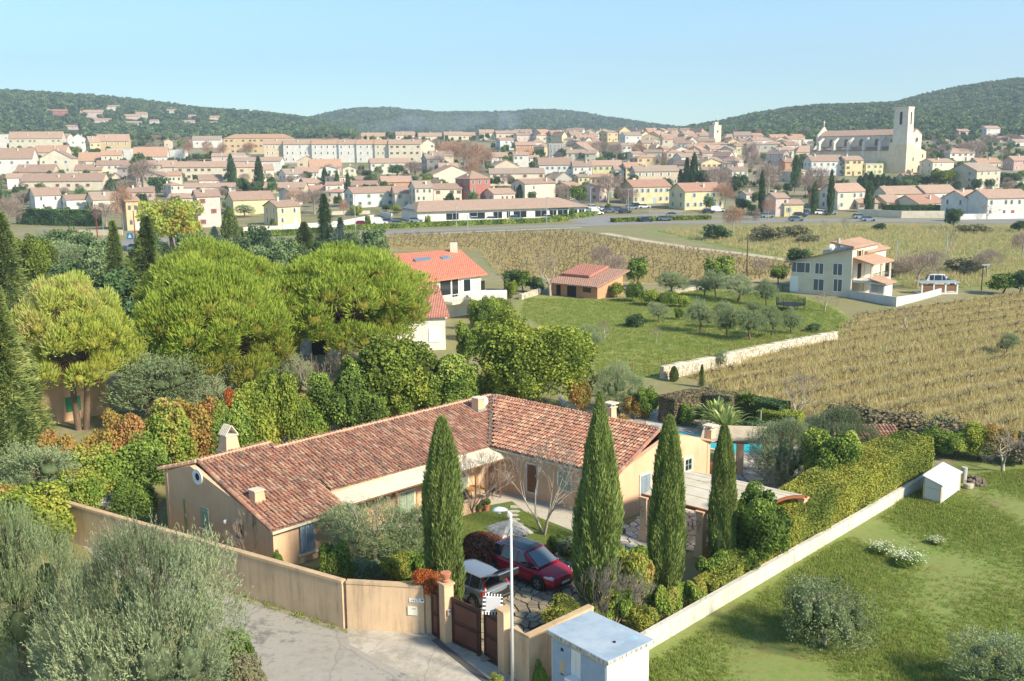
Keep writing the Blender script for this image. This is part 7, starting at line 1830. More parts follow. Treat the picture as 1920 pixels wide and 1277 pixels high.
F(1210,382,92,350,338,20,'g','yellow','red',2,6,'blue','yellow block of flats with red roof and balconies, the left one',d=10,chim=3);F(1305,393,100,358,344,22,'g','yellow','red',2,6,'blue','yellow block of flats with red roof and balconies, the right one',d=10,chim=3)
F(1176,293,28,273,268,4,'g','white','tan',2,3,'brown','white house in the upper town behind the bare trees');F(1243,302,22,279,274,20,'g','pink','tan',2,1,'white','deep pink house in the upper town');F(1368,270,34,258,251,12,'h','yellow','tan',1,3,'brown','yellow house with a hipped roof right of the old square tower')
F(1475,327,26,304,297,8,'g','orange','brown',2,1,'brown','orange house left of the paired cypresses');F(1543,330,70,302,291,10,'g','white','brown',2,5,'blue','long white house with blue shutters left below the church');F(1592,330,40,300,293,10,'g','yellow','tan',3,3,'brown','tall pale yellow house before the church nave');F(1630,328,42,308,306,12,'t','yellow','tan',2,3,'green','flat roofed yellow house at the foot of the church')
F(1515,297,62,285,273,8,'h','stone','tan',1,3,'brown','wide tan roofed house left of the church facade');F(1513,275,19,262,261,5,'t','white','tan',1,3,'white','white roof room with three windows left of the church',d=4,chim=0,door=False)
F(1455,406,32,371,363,8,'g','rose','tan',2,2,'white','rose coloured house behind the tall thin bare cypress');F(1478,406,42,383,376,6,'g','yellow','tan',1,2,'green','low yellow house with two green shuttered windows');F(1400,376,22,366,361,8,'g','white','tan',1,1,'white','small white shed-like house right of the yellow flats')
F(1578,393,82,359,345,25,'g','cream','pink',2,4,'blue','cream villa with a pinkish roof between the roadside cypresses');F(1543,388,48,364,355,28,'g','orange','pink',2,2,'brown','orange gabled house with pink roof between the roadside cypresses');F(1615,393,48,383,372,10,'g','grey','tan',1,2,'brown','low shaded house left of the thick cypress')
F(1755,327,60,304,298,22,'g','cream','tan',2,4,'white','cream house tucked against the right side of the church');F(1825,355,98,320,306,35,'g','stone','grey',3,3,'blue','big stone coloured house with a shaded left gable right of the golden tree',d=12);F(1796,302,54,287,278,8,'h','white','tan',2,4,'brown','white villa with arches right of the church');F(1845,317,52,305,297,10,'g','cream','orange',1,3,'white','orange roofed house right of the church')
F(1684,380,90,363,350,14,'g','cream','tan',1,4,'white','wide tan roofed villa behind the thick cypress');F(1748,378,84,361,348,20,'g','white','tan',1,3,'white','tan roofed white villa behind the red roofed one');F(1722,394,92,387,373,26,'g','cream','red',1,2,'white','low villa with a fresh red roof behind the dark clipped hedge',d=11);F(1660,392,50,379,367,20,'g','yellow','tan',1,2,'brown','yellow gabled garage left of the red roofed villa')
F(1802,404,74,372,358,35,'g','white','pink',2,3,'white','shaded grey gabled wing of the long white house on the right');F(1868,408,96,371,357,8,'g','white','pink',2,6,'red','long white house with balconies and red flowers on the right',d=11)
F(1906,320,42,301,293,10,'g','pink','pink',2,3,'white','pink house cut by the right edge');F(1902,347,40,338,334,6,'g','cream','tan',1,3,'green','low cream house near the right edge');F(1699,344,28,339,331,10,'g','beige','red',1,1,'brown','tiny red roofed house under the church corner')
CLEAR=[]
def on_hill(surf,x,y):
    best=None
    for i in range(160):
        for j in (0,):
            s=i/160;r=ray(x,y);a=surf(.5,s);Y=a[1];X=r.x/r.y*Y;a0,a1=surf(0,s)[0],surf(.9999,s)[0];u=(X-a0)/(a1-a0)
            if not 0<=u<1:continue
            q=surf(u,s);yy=proj(*q)[1]
            if best is None and yy<=y:best=Vector(q)+Vector((0,0,1.5))
    CLEAR.append(best);return best or at_depth(x,y,surf(.5,.5)[1])
for x,yb,w,e_,r_,wl,rf_,lab in ((106,216,38,208,205,'red','red','dark red house on the left wooded hill'),(172,221,42,211,206,'rose','pink','wide rose house in the middle of the left hill'),(210,207,27,200,197,'white','tan','highest white house on the left hill'),(247,224,30,218,214,'rose','pink','rose house below the highest white one'),(265,222,22,214,210,'cream','tan','cream house right of the rose pair on the left hill'),
    (318,214,30,208,205,'white','pink','long white house right of the group on the left hill'),(188,231,40,226,223,'rose','pink','low rose house at the foot of the left hill'),(250,236,30,231,228,'cream','tan','low cream house at the foot of the left hill'),(289,234,18,227,224,'white','tan','small white two-storey house at the foot of the left hill'),(360,223,15,218,215,'white','tan','tiny white house high on the right of the left hill'),(354,232,24,227,225,'rose','pink','tiny rose house right of the white two-storey one'),
    (402,225,19,220,217,'cream','orange','tiny cream house where the left hill slopes down'),(400,236,16,231,228,'orange','orange','tiny orange house where the left hill slopes down'),(136,244,24,239,236,'rose','pink','pink roofed house just above the left skyline roofs')):
    F(x,yb,w,e_,r_,10,'g',wl,rf_,1,3,'white',lab,loc=on_hill(hl,x,yb),d=10,chim=0)
for x,yb,w,e_,r_,wl,lab in ((1800,256,27,246,242,'rose','pink villa among the trees right of the church tower'),(1853,259,33,241,236,'white','white and pink villa highest on the right hill'),(1875,271,28,263,258,'rose','long pinkish villa below the highest one on the right hill'),(1915,268,16,262,258,'cream','cream villa at the right edge on the hill'),(1765,276,18,264,261,'grey','shaded grey house right behind the church'),(1905,294,34,286,281,'white','low white villa at the foot of the right hill')):
    F(x,yb,w,e_,r_,12,'g',wl,'pink',2,3,'white',lab,loc=on_hill(hr,x,yb),d=9,chim=0)
OCC+=[(1555,1760,200,325),(820,930,262,300),(1120,1175,262,300),(1385,1450,290,400),(1325,1352,232,275),(340,375,255,300)]
# the dense old town, row behind row
LMK=[(15,'at the left edge'),(170,'on the left slope'),(60,'over the green shuttered terrace'),(300,'left of the plane trees'),(420,'left of the ochre institute'),(560,'behind the ochre institute'),(640,'behind the white terrace'),(720,'under the big cedar'),(830,'left of the smoke'),(900,'behind the plane tree grove'),(990,'above the orange painted house'),(1042,'above the scaffolded house'),(1100,'right of the scaffolded house'),(1160,'behind the bare grey trees'),(1220,'above the pink house'),(1280,'left of the old square tower'),(1380,'right of the old square tower'),(1450,'behind the brown poplars'),(1530,'left of the church facade'),(1600,'at the foot of the church')]
WORD={'cream':'cream','white':'white','yellow':'pale yellow','ochre':'ochre','rose':'rose','beige':'beige','stone':'stone coloured','orange':'orange'}
ROWW={244:'on the skyline',251:'second row down',259:'third row down',268:'fourth row down',278:'fifth row down',290:'sixth row down',303:'seventh row down',316:'eighth row down',328:'ninth row down',345:'tenth row down',358:'eleventh row down'}
rr=random.Random(5);seen={}
for top,lo_,hi_ in ((244,940,1330),(247,960,1320),(251,770,1420),(255,940,1540),(259,930,1560),(263,950,1560),(268,940,1560),(273,960,1560),(278,940,1560),(284,950,1560),(290,950,1560),(297,1000,1560),(303,1000,1560),(316,1120,1500),(262,300,700),(289,0,940),(311,0,940),(328,0,1250),(345,130,1250),(358,300,660)):
    x=lo_+rr.uniform(0,12)
    while x<hi_:
        w=rr.uniform(20,38)*(1+(top-244)/160);yaw=rr.choice([6,10,15,25,35,-8,-15,40]);hh=rr.uniform(9,15)*(1+(top-244)/120);rh=rr.uniform(4,8)
        eave=top+rr.uniform(1,6);base=eave+hh+4;ridge=eave-rh
        cov=top in (262,289,311,328,345,358) and any(a-1<x+w/2<b_+1 and c+2<(eave+base)/2<d_+4 for a,b_,c,d_ in OCC) or any(a-4<x+w/2<b_+4 and c-3<(eave+base)/2<d_+2 for a,b_,c,d_ in OCC[:260])
        if not cov:
            wl=rr.choice(['cream','cream','white','yellow','beige','rose','stone','ochre','cream']);rf_=rr.choice(['tan','pink','brown','tan','grey','orange','pink'])
            lm=min(LMK,key=lambda q:abs(q[0]-x-w/2))[1];lab='%s house, %s roof, %s, %s'%(WORD[wl],{'tan':'tan','pink':'pinkish','brown':'brown','grey':'greyish','orange':'orange'}[rf_],ROWW[max(k for k in ROWW if k<=top)],lm)
            k=seen.get(lab,0);seen[lab]=k+1
            if k:lab=('second ','third ','fourth ','fifth ','sixth ')[min(k-1,4)]+lab
            n=len(OCC);F(x+w/2,base,w,eave,ridge,yaw,rr.choice(['g','g','g','f','h']),wl,rf_,2 if hh>13 else 1,max(2,int(w//11)),rr.choice(['white','brown','green','blue']),lab,d=11,chim=1 if rr.random()<.6 else 0,group='roofs of the old town');OCC.pop()
        x+=w*rr.uniform(.8,1.1)
# ---------------------------------------------------------------- church
t=thing('church','great stone collegiate church with a square bell tower and flying buttresses','church',G(1697,326)+Vector((0,0,-1)),R(-45));cw=plaster('church stone',H('#dccbae'),.25);cw2=plaster('church pale stone',H('#e0d5c2'),.3)
KC=ppm(t.location);hC=lambda y:(326-y)/KC+1
zA,zB,zT=hC(281)-.5,hC(268),hC(203)
MB().hexa([(-9,0,-6),(0,0,-6),(0,23,-6),(-9,23,-6)],[(-9,0,zB),(0,0,zB),(0,23,zB-4.5),(-9,23,zB-4.5)]).build('chevet',[cw],t)
MB().box(-50,-9,0,24,-6,zA).build('aisle_wall',[cw],t);mb=MB().slab([(-50.4,-.4,zA+.1),(-9,-.4,zA+.1),(-9,6,zA+2),(-50.4,6,zA+2)],.2);mb.build('aisle_roof',[RM['brown']],t)
zN=zA+7.6;MB()._add([(-50,6,zA),(-.6,6,zA),(-.6,18,zA),(-50,18,zA),(-50,6,zN),(-.6,6,zN),(-.6,18,zN),(-50,18,zN),(-50,12,zN+2.6),(-.6,12,zN+2.6)],[(0,1,5,4),(1,2,6,9,5),(2,3,7,6),(3,0,4,8,7)]).build('nave_wall',[cw2],t)
rb=MB();rb.slab([(-49.5,5.6,zN),(-.4,5.6,zN),(-.4,12,zN+2.9),(-49.5,12,zN+2.9)],.25);rb.slab([(-.4,18.4,zN),(-49.5,18.4,zN),(-49.5,12,zN+2.9),(-.4,12,zN+2.9)],.25);rb.build('nave_roof',[RM['pink']],t)
for i in range(5):
    x=-14-i*8.2;mb=MB();mb.hexa([(x-.6,-.3,zA-4),(x+.6,-.3,zA-4),(x+.6,1.6,zA-4),(x-.6,1.6,zA-4)],[(x-.6,-.3,zA+4.5),(x+.6,-.3,zA+4.5),(x+.6,1.6,zA+5),(x-.6,1.6,zA+5)])
    for k in range(6):
        a0,a1=k/6,(k+1)/6;f=lambda a:1.6+4.4*a;g0=lambda a:zA+3.2+2.6*math.sin(a*PI/2);mb.hexa([(x-.5,f(a0),g0(a0)),(x+.5,f(a0),g0(a0)),(x+.5,f(a1),g0(a1)),(x-.5,f(a1),g0(a1))],[(x-.5,f(a0),zA+5+a0*2),(x+.5,f(a0),zA+5+a0*2),(x+.5,f(a1),zA+5+a1*2),(x-.5,f(a1),zA+5+a1*2)])
    mb.build('flying_buttress',[cw2],t)
    mb=MB();xc=x+4.1;mb._add([(xc-1.1,5.93,zA+2.4),(xc+1.1,5.93,zA+2.4)]+[(xc+1.1*math.cos(PI*j/8),5.93,zA+4.6+1.3*math.sin(PI*j/8)) for j in range(9)],[tuple(range(11))]);mb.build('arched_window',[plain('dim church window',H('#7a6a5c'),.6)],t)
MB().hexa([(-7.4,-.15,zB-1),(-.0,-.15,zB-1),(-.0,6.6,zB-1),(-7.4,6.6,zB-1)],[(-7.1,.1,zT-1),(-.2,.1,zT-1),(-.2,6.4,zT-1),(-7.1,6.4,zT-1)]).build('bell_tower',[cw2],t)
MB().box(-7.4,.0,-.2,6.7,zT-10.4,zT-10).build('string_course',[cw2],t);MB().box(-7.3,-.1,-.1,6.6,zT-1,zT).build('parapet',[cw],t)
for (a,b_,c,d) in ((-4.2,-3.1,-.16,.2),):MB().box(a,b_,c-.06,d,zT-8.5,zT-2.5).build('belfry_opening',[M['dark']],t)
MB().box(-.3,.02,2.8,3.8,zT-8.5,zT-2.5).build('belfry_opening',[M['dark']],t)
mb=MB();ring(mb,Vector((-.55,12,zN-2.5)),Vector((1,0,0)),1.2,1.7,0,.2);mb.build('rose_window_surround',[cw],t);mb=MB();mb.tube((-.58,12,zN-2.5),(-.5,12,zN-2.5),1.2,n=14);mb.build('rose_window',[M['dark']],t)
for y,z in ((8,8),(8,2.5),(19,9.5),(19,5)):MB().box(-.1,.05,y-.6,y+.6,z-1,z+.8).build('window',[M['glass']],t)
mb=MB();mb._add([(-50.9,5.2,zA),(-50,5.2,zA),(-50.9,18.8,zA),(-50,18.8,zA),(-50.9,5.2,zN),(-50,5.2,zN),(-50.9,18.8,zN),(-50,18.8,zN),(-50.9,12,zN+5),(-50,12,zN+5)],[(0,2,6,8,4),(1,5,9,7,3),(0,4,5,1),(2,3,7,6),(4,8,9,5),(8,6,7,9)]);mb.build('west_gable',[cw2],t)
mb=MB();mb.bar((-50.4,12,zN+5),(-50.4,12,zN+8.2),.35);mb.bar((-50.4,11.1,zN+7.2),(-50.4,12.9,zN+7.2),.3);mb.build('cross',[cw2],t)
MB().hexa([(-52,1,-6),(-50,1,-6),(-50,4.5,-6),(-52,4.5,-6)],[(-52,1,zA+3),(-50,1,zA+3),(-50,4.5,zA+3),(-52,4.5,zA+3)]).build('stair_turret',[cw2],t)
# old square tower
q=G(1340,275);t=thing('old_tower','old square stone tower with a flat top left of the wooded hill','tower',q,R(25));kk=ppm(q);hT=(275-236)/kk
MB().box(-3,3,-3,3,-8,hT).build('shaft',[cw2],t);MB().box(-3.15,3.15,-3.15,3.15,hT-1,hT-.6).build('cornice',[cw],t);MB().box(-.9,1.9,-1,2,hT,hT+2.3).build('bell_cage',[cw2],t);MB().box(-.5,.5,-3.06,-2.9,hT-5,hT-3.5).build('window',[M['dark']],t)
mb=MB();mb.tube((.5,.5,hT+2.3),(.5,.5,hT+5),.12,.05,6);mb.build('weather_vane',[M['iron']],t)
# ---------------------------------------------------------------- row of shops on the main road
a,b_=G(783,416),G(1098,405);d_=b_-a;LS=d_.length;t=thing('shop_row','long low white row of shops with a pinkish tiled roof along the main road','shops',a,math.atan2(d_.y,d_.x));hS=zat(a.x,a.y,396)
MB()._add([(0,0,-.5),(LS,0,-.5),(LS,16,-.5),(0,16,-.5),(0,0,hS),(LS,0,hS),(LS,16,hS),(0,16,hS),(0,8,hS+2),(LS,8,hS+2)],[(0,1,5,4),(1,2,6,9,5),(2,3,7,6),(3,0,4,8,7)]).build('wall',[WM['white']],t)
rb=MB();rb.slab([(-.5,-1,hS+.0),(LS+.5,-1,hS+.0),(LS-6,8,hS+2.6),(3,8,hS+2.6)],.2);rb.slab([(LS+.5,17,hS),(-.5,17,hS),(3,8,hS+2.6),(LS-6,8,hS+2.6)],.2);rb.slab([(LS+.5,-1,hS),(LS+.5,17,hS),(LS-6,8,hS+2.6)],.2);rb.slab([(-.5,17,hS),(-.5,-1,hS),(3,8,hS+2.6)],.2);rb.build('roof',[RM['tan']],t)
def sx(px):return (px-783)/315*LS
for x0,x1,c in ((834,856,1),(876,904,1),(920,936,1),(945,951,0),(958,982,1),(999,1021,1),(1027,1040,1),(1043,1062,1),(1069,1081,1),(1085,1095,1)):
    MB().box(sx(x0),sx(x1),-.08,.02,.3,hS-.9).build('shop_window',[M['glass']],t)
    mb=MB();
    mb.box(sx(x0),sx(x1),-.14,-.08,hS-.95,hS-.85);mb.box(sx((x0+x1)/2)-.06,sx((x0+x1)/2)+.06,-.14,-.08,.3,hS-.95);mb.build('window_frame',[M['metal']],t)
MB().box(sx(1043),sx(1063),-.2,-.02,hS-.8,hS-.25).build('shop_sign',[SHC['teal']],t);MB().box(sx(1026),sx(1041),-.2,-.02,hS-.8,hS-.35).build('shop_sign',[SHC['green']],t);MB().box(sx(1077),sx(1096),-.2,-.02,hS-.7,hS-.3).build('shop_sign',[SHC['white']],t);MB().box(sx(920),sx(960),-.12,-.02,hS-.7,hS-.4).build('shop_sign',[SHC['white']],t)
# ---------------------------------------------------------------- red-roofed house with skylights, white annex, cottage
def block(name,label,corners,he,ridge_pts,wallm,roofm,cat='house',over=.4):
    """corners: 4 ground points (ccw from near-left); ridge_pts: two points over the mid lines"""
    o=Vector(corners[0]);o.z=0;t=thing(name,label,cat,o);c=[Vector((p[0]-o.x,p[1]-o.y,0)) for p in corners];r0,r1=[Vector(p)-o for p in ridge_pts]
    mb=MB();vs=[xy(p,-.3) for p in c]+[xy(p,he) for p in c]+[r0-Vector((0,0,.15)),r1-Vector((0,0,.15))]
    mb._add(vs,[(0,1,5,4),(1,2,6,9,5),(2,3,7,6),(3,0,4,8,7)]);mb.build('wall',[wallm],t)
    cc=sum(c,Vector())/4;e=[xy(p+(p-cc).normalized()*over*1.3,he-.05) for p in c];rb=MB()
    dr=(r1-r0).normalized()*over;q0,q1=r0-dr,r1+dr
    rb.slab([e[0],e[1],q1,q0],.18);rb.slab([e[2],e[3],q0,q1],.18);rf=rb.build('roof',[roofm],t);return t,rf,c
rred=farroof('new red tiles',H('#d4552c'));rred2=farroof('dark red tiles',H('#b04a38'))
zr_=6.2
n0,n1=P(795,527,4.9),P(914,512,4.9);f0,f1=P(738,476,5.9),P(866,467,6.6)
dv=(n1-n0).to_2d().to_3d().normalized();nv=Vector((-dv.y,dv.x,0));rp0=P(745,474,7.2);rp1=P(866,466,7.2)
t=thing('red_roof_house','cream house with a bright red roof and five skylights beyond the wide pine','house',xy(n0,0));o=Vector(t.location)
wl0=n0-dv*14+nv*.5;c=[xy(wl0-o,0),xy(n1-dv*.6+nv*.5-o,0),xy(n1-dv*.6+nv*13-o,0),xy(wl0+nv*13-o,0)]
MB().hexa([xy(v,-.3) for v in c],[xy(v,4.8) for v in c]).build('wall',[WM['cream']],t)
rb=MB();E_=[n0-dv*14.5-o,n1-o,n1+nv*13.5-o];R0_,R1_=P(738,476,7.0)-o,P(862,467,7.0)-o
rb.slab([xy(E_[0],4.85),xy(E_[1],4.85),R1_,R0_],.2);rb.slab([xy(E_[1],4.85),xy(E_[2],4.85),R1_],.2);rb.slab([xy(E_[2],4.85),xy(E_[0]+nv*13.5,4.85),R0_,R1_],.2);rf=rb.build('roof',[rred],t)
pn_=(E_[1]-E_[0]).cross(R1_-E_[1]).normalized();pn_=pn_ if pn_.z>0 else -pn_
for px,py in ((782,488),(792,487),(801,486),(832,484),(841,483)):
    r=ray(px,py);w0=Vector((0,0,CAM_H));A_=xy(E_[1],4.87)+o;tt=(A_-w0).dot(pn_)/r.dot(pn_);q=w0+r*tt-o
    up=(R1_-xy(E_[1],4.85)).normalized();mb=MB();mb.slab([q+dv*s*.45+up*s2*.5+pn_*.12 for s,s2 in ((-1,-1),(1,-1),(1,1),(-1,1))],.1);mb.build('skylight',[glassmat('skylight glass',(.15,.22,.28),.1)],rf)
ch=P(851,478,6.4)-o;MB().box(ch.x-.45,ch.x+.45,ch.y-.45,ch.y+.45,5.8,8.0).build('chimney',[WM['cream']],rf)
nn=-nv
def tb(px,py,w,h,name,mat,out=.05,zc=None):
    q=on_plane(px,py,n1+nv*.5,nn)-o;mb=MB();a0=q-dv*w/2+nn*.02;b0=q+dv*w/2+nn*.02;mb.hexa([xy(v,q.z-h/2) for v in (a0+nn*out,b0+nn*out,b0,a0)],[xy(v,q.z+h/2) for v in (a0+nn*out,b0+nn*out,b0,a0)]);return mb.build(name,[mat],t)
tb(835,538,1.6,1.9,'patio_window',M['glass']);tb(853,540,1.0,2.1,'balcony_door',M['glass']);tb(875,535,1.1,1.4,'window',M['glass']);tb(905,535,.6,1.2,'window',M['glass']);tb(853,540,1.2,2.25,'door_frame',M['white_paint'],.03);tb(875,535,1.35,1.6,'window_frame',M['white_paint'],.03)
for px in (866,884):tb(px,535,.45,1.4,'shutter',M['white_paint'],.07)
bq=on_plane(868,560,n1,nn)-o
MB().hexa([bq-dv*3+nn*1.4+Vector((0,0,-.3)),bq+dv*2.6+nn*1.4+Vector((0,0,-.3)),bq+dv*2.6+Vector((0,0,-.3)),bq-dv*3+Vector((0,0,-.3))],[bq-dv*3+nn*1.4,bq+dv*2.6+nn*1.4,bq+dv*2.6,bq-dv*3]).build('balcony',[WM['cream']],t)
mb=MB()
for i in range(14):p_=bq-dv*3+nn*1.35+dv*(5.6*i/13);mb.tube(p_,p_+Vector((0,0,.9)),.025,n=4)
mb.bar(bq-dv*3+nn*1.35+Vector((0,0,.9)),bq+dv*2.6+nn*1.35+Vector((0,0,.9)),.05);o2=mb.build('balcony_railing',[M['white_paint']],t);o2['kind']='stuff'
tq=P(925,558,2.6)-o;MB().box(tq.x-2.6,tq.x+1.6,tq.y-1,tq.y+3,2.2,3.1).build('side_terrace',[WM['white']],t)
# white annex with dark red roof behind the pines
a0,a1=P(555,655,1.5),P(842,655,1.5);n0,n1=P(560,600,3.6),P(843,590,3.6);dv2=(n1-n0).normalized();nv2=Vector((-dv2.y,dv2.x,0));o=xy(n0,0)
t=thing('white_annex','white house with a dark red tiled roof half hidden behind the wide pine','house',o);LA=(n1-n0).length
c=[Vector((0,0,0))+nv2*.4,dv2*(LA-.4)+nv2*.4,dv2*(LA-.4)+nv2*9,nv2*9];MB().hexa([xy(v,-.3) for v in c],[xy(v,3.5) for v in c]).build('wall',[WM['white']],t)
rg=P(822,533,5.6)-o;rb=MB();e0,e1_=Vector((0,0,3.55)),dv2*LA+Vector((0,0,3.55));r1_=rg;r0_=rg-dv2*LA;rb.slab([e0,e1_,r1_,r0_],.2);rb.slab([e1_+nv2*9,e0+nv2*9,r0_,r1_],.2);rb.build('roof',[rred2],t)
for px,py,w,h in ((600,650,1.6,2.4),(680,640,1.4,1.5),(815,628,1.2,1.4)):
    q=on_plane(px,py,n1+nv2*.4,-nv2)-o;mb=MB();mb.hexa([xy(v,q.z-h/2) for v in (q-dv2*w/2-nv2*.06,q+dv2*w/2-nv2*.06,q+dv2*w/2,q-dv2*w/2)],[xy(v,q.z+h/2) for v in (q-dv2*w/2-nv2*.06,q+dv2*w/2-nv2*.06,q+dv2*w/2,q-dv2*w/2)]);mb.build('shutter' if px>800 else 'opening',[M['white_paint'] if px>800 else M['dark']],t)
# cottage with green shutter behind the golden pine
a0,a1=P(75,800,0),P(205,775,0);dv3=(a1-a0).normalized();nv3=Vector((-dv3.y,dv3.x,0));t=thing('garden_house','ochre gabled house with one green shutter behind the golden pine stems','house',a0);LG=(a1-a0).length
MB()._add([xy(v,-.3) for v in (Vector(),dv3*LG,dv3*LG+nv3*8,nv3*8)]+[xy(Vector(),2.6),xy(dv3*LG,2.6),xy(dv3*LG+nv3*8,2.6),xy(nv3*8,2.6),xy(dv3*LG/2,3.9),xy(dv3*LG/2+nv3*8,3.9)],[(0,1,5,8,4),(1,2,6,5),(2,3,7,9,6),(3,0,4,7)]).build('wall',[M['ochre']],t)
rb=MB();s_=-nv3*.3;rb.slab([s_-dv3*.4+Vector((0,0,2.65)),dv3*LG/2+s_+Vector((0,0,4.1)),dv3*LG/2+nv3*8.3+Vector((0,0,4.1)),nv3*8.3-dv3*.4+Vector((0,0,2.65))],.15);rb.slab([dv3*LG/2+s_+Vector((0,0,4.1)),dv3*(LG+.4)+s_+Vector((0,0,2.65)),dv3*(LG+.4)+nv3*8.3+Vector((0,0,2.65)),dv3*LG/2+nv3*8.3+Vector((0,0,4.1))],.15);rb.build('roof',[RM['brown']],t)
q=on_plane(137,757,a0,-nv3)-a0;gsh=plain('green shutter paint',H('#3f8a66'),.6);mb=MB();mb.hexa([xy(v,q.z-.55) for v in (q-dv3*.55-nv3*.06,q+dv3*.55-nv3*.06,q+dv3*.55,q-dv3*.55)],[xy(v,q.z+.55) for v in (q-dv3*.55-nv3*.06,q+dv3*.55-nv3*.06,q+dv3*.55,q-dv3*.55)]);mb.build('shutter',[gsh],t)
# little red-roofed cottage of the orchard
c0,c1=P(1034,552,0),P(1120,561,0);dv4=(c1-c0).normalized();nv4=Vector((-dv4.y,dv4.x,0));LC=(c1-c0).length;t=thing('orchard_cottage','small pink cottage with a red tiled roof at the top of the orchard','house',c0)
hcl,hcr=zat(c0.x,c0.y,527),zat(c1.x,c1.y,538);hc=(hcl+hcr)/2
MB().hexa([xy(v,-.2) for v in (Vector(),dv4*LC,dv4*LC+nv4*6,nv4*6)],[xy(v,z) for v,z in ((Vector(),hc),(dv4*LC,hc),(dv4*LC+nv4*6,hc+1),(nv4*6,hc+1))]).build('wall',[plaster('cottage pink render',H('#d39a78'),.3)],t)
rb=MB();rb.slab([-dv4*.4-nv4*.8+Vector((0,0,hc)),dv4*(LC+.5)-nv4*.8+Vector((0,0,hc)),dv4*(LC+.5)+nv4*7+Vector((0,0,hc+1.6)),-dv4*.4+nv4*7+Vector((0,0,hc+1.6))],.18);rb.build('roof',[RM['red']],t);rb=MB();rb.slab([nv4*2.2+Vector((0,0,hc+1.0)),dv4*LC*.62+nv4*2.2+Vector((0,0,hc+1.0)),dv4*LC*.62+nv4*6.8+Vector((0,0,hc+1.95)),nv4*6.8+Vector((0,0,hc+1.95))],.3);rb.build('upper_roof',[rred2],t)
for f,w,z0,z1,n_,m_ in ((.16,.7,0,1.9,'door',M['dark']),(.45,1.5,0,1.9,'opening',M['dark']),(.78,1.3,.8,1.8,'window',M['glass'])):
    q=dv4*LC*f;MB().hexa([xy(v,z0) for v in (q-dv4*w/2-nv4*.05,q+dv4*w/2-nv4*.05,q+dv4*w/2,q-dv4*w/2)],[xy(v,z1) for v in (q-dv4*w/2-nv4*.05,q+dv4*w/2-nv4*.05,q+dv4*w/2,q-dv4*w/2)]).build(n_,[m_],t)
# ---------------------------------------------------------------- pale house on the right
q0,q1,q2=P(1482,548,0),P(1594,558,0),P(1656,540,0)
t=thing('pale_house','pale two-storey house with a long sloping roof and a covered balcony at the vineyard','house',q1);o=Vector(q1)
u_=(q0-q1);v_=(q2-q1);un,vn=u_.normalized(),v_.normalized();zl=zat(q0.x,q0.y,491);zr=zat(q1.x,q1.y,466);wn_=WM['cream']
mb=MB();A_=[Vector(),vn*9.0,u_+vn*9.0,u_];tops=[zr,zr,zl,zl]
mb.hexa([xy(p,-.3) for p in A_],[xy(p,z) for p,z in zip(A_,tops)]);mb.build('wall',[plaster('pale house render',H('#ddd0b8'),.1)],t)
rb=MB();rb.slab([xy(-un*.3-vn*.4,zr+.15),xy(vn*9.4-un*.3,zr+.15),xy(u_+un*.6+vn*9.4,zl+.02),xy(u_+un*.6-vn*.4,zl+.02)],.18);rb.build('roof',[RM['brown']],t)
B_=[Vector((0,0,0))-un*0,v_*.52,v_*.52+un*4,un*4]
rb=MB();rb.slab([xy(un*-.3-vn*.3,zr+.3),xy(-un*.3+vn*4.2,zr+.3),xy(un*3+vn*4.2,zr+.75),xy(un*3-vn*.3,zr+.75)],.18);rb.build('upper_roof',[RM['orange']],t)
MB().hexa([xy(p,0) for p in (vn*4.4-un*.1,v_-un*.1,v_+un*6,vn*4.4+un*6)],[xy(p,zr-.8) for p in (vn*4.4-un*.1,v_-un*.1,v_+un*6,vn*4.4+un*6)]).build('right_wing',[WM['cream']],t)
rb=MB();rb.slab([xy(vn*4.2-un*.5,zr-.75),xy(v_-un*.5+vn*.5,zr-.75),xy(v_+un*4+vn*.5,zr+.5),xy(vn*4.2+un*4,zr+.5)],.18);rb.build('wing_roof',[RM['orange']],t)
def gw(px,py,w,h,pl,n,name,mat,d=.06,out=.0):
    n=Vector((n[0],n[1],0)).normalized();c=on_plane(px,py,pl,n)-o;tt=Vector((-n.y,n.x,0));a_,b2=c-tt*w/2+n*out,c+tt*w/2+n*out
    q=[a_+n*d,b2+n*d,b2,a_]
    if (q[1]-q[0]).cross(q[3]-q[0]).z<0:q=q[::-1]
    return MB().hexa([xy(v,c.z-h/2) for v in q],[xy(v,c.z+h/2) for v in q]).build(name,[mat],t)
nL=Vector((u_.y,-u_.x,0));nL=nL if nL.y<0 else -nL
for px,py,w,h in ((1494,501,1.3,1.3),(1510,502,1.3,1.3),(1536.5,503.5,1.1,1.4),(1571,505,1.2,1.5),(1535,534,1.4,1.5),(1571,535,1.1,1.6)):
    gw(px,py,w+.2,h+.2,q1,nL,'window_frame',M['white_paint'],.05);gw(px,py,w,h,q1,nL,'window',FARG,.03,.05);gw(px,py,.08,h,q1,nL,'mullion',M['white_paint'],.03,.08)
gw(1489,532,1.2,2.2,q1,nL,'door',M['white_paint'],.05)
nV=Vector((v_.y,-v_.x,0));nV=nV if nV.y<0 else -nV
gw(1612,476,.9,.9,q1,nV,'window',M['glass'],.05);gw(1607.5,476,.35,1,q1,nV,'shutter',SHC['brown'],.07);gw(1617,475,.35,1,q1,nV,'shutter',SHC['brown'],.07)
gw(1611,508,1.2,2.0,q1,nV,'balcony_door',M['dark'],.05)
zf=zat(q1.x,q1.y,526);bo=nV.normalized()
MB().hexa([xy(p,zf-.3) for p in (vn*.5+bo*2.6,vn*7.5+bo*2.6,vn*7.5,vn*.5)],[xy(p,zf) for p in (vn*.5+bo*2.6,vn*7.5+bo*2.6,vn*7.5,vn*.5)]).build('balcony',[WM['white']],t)
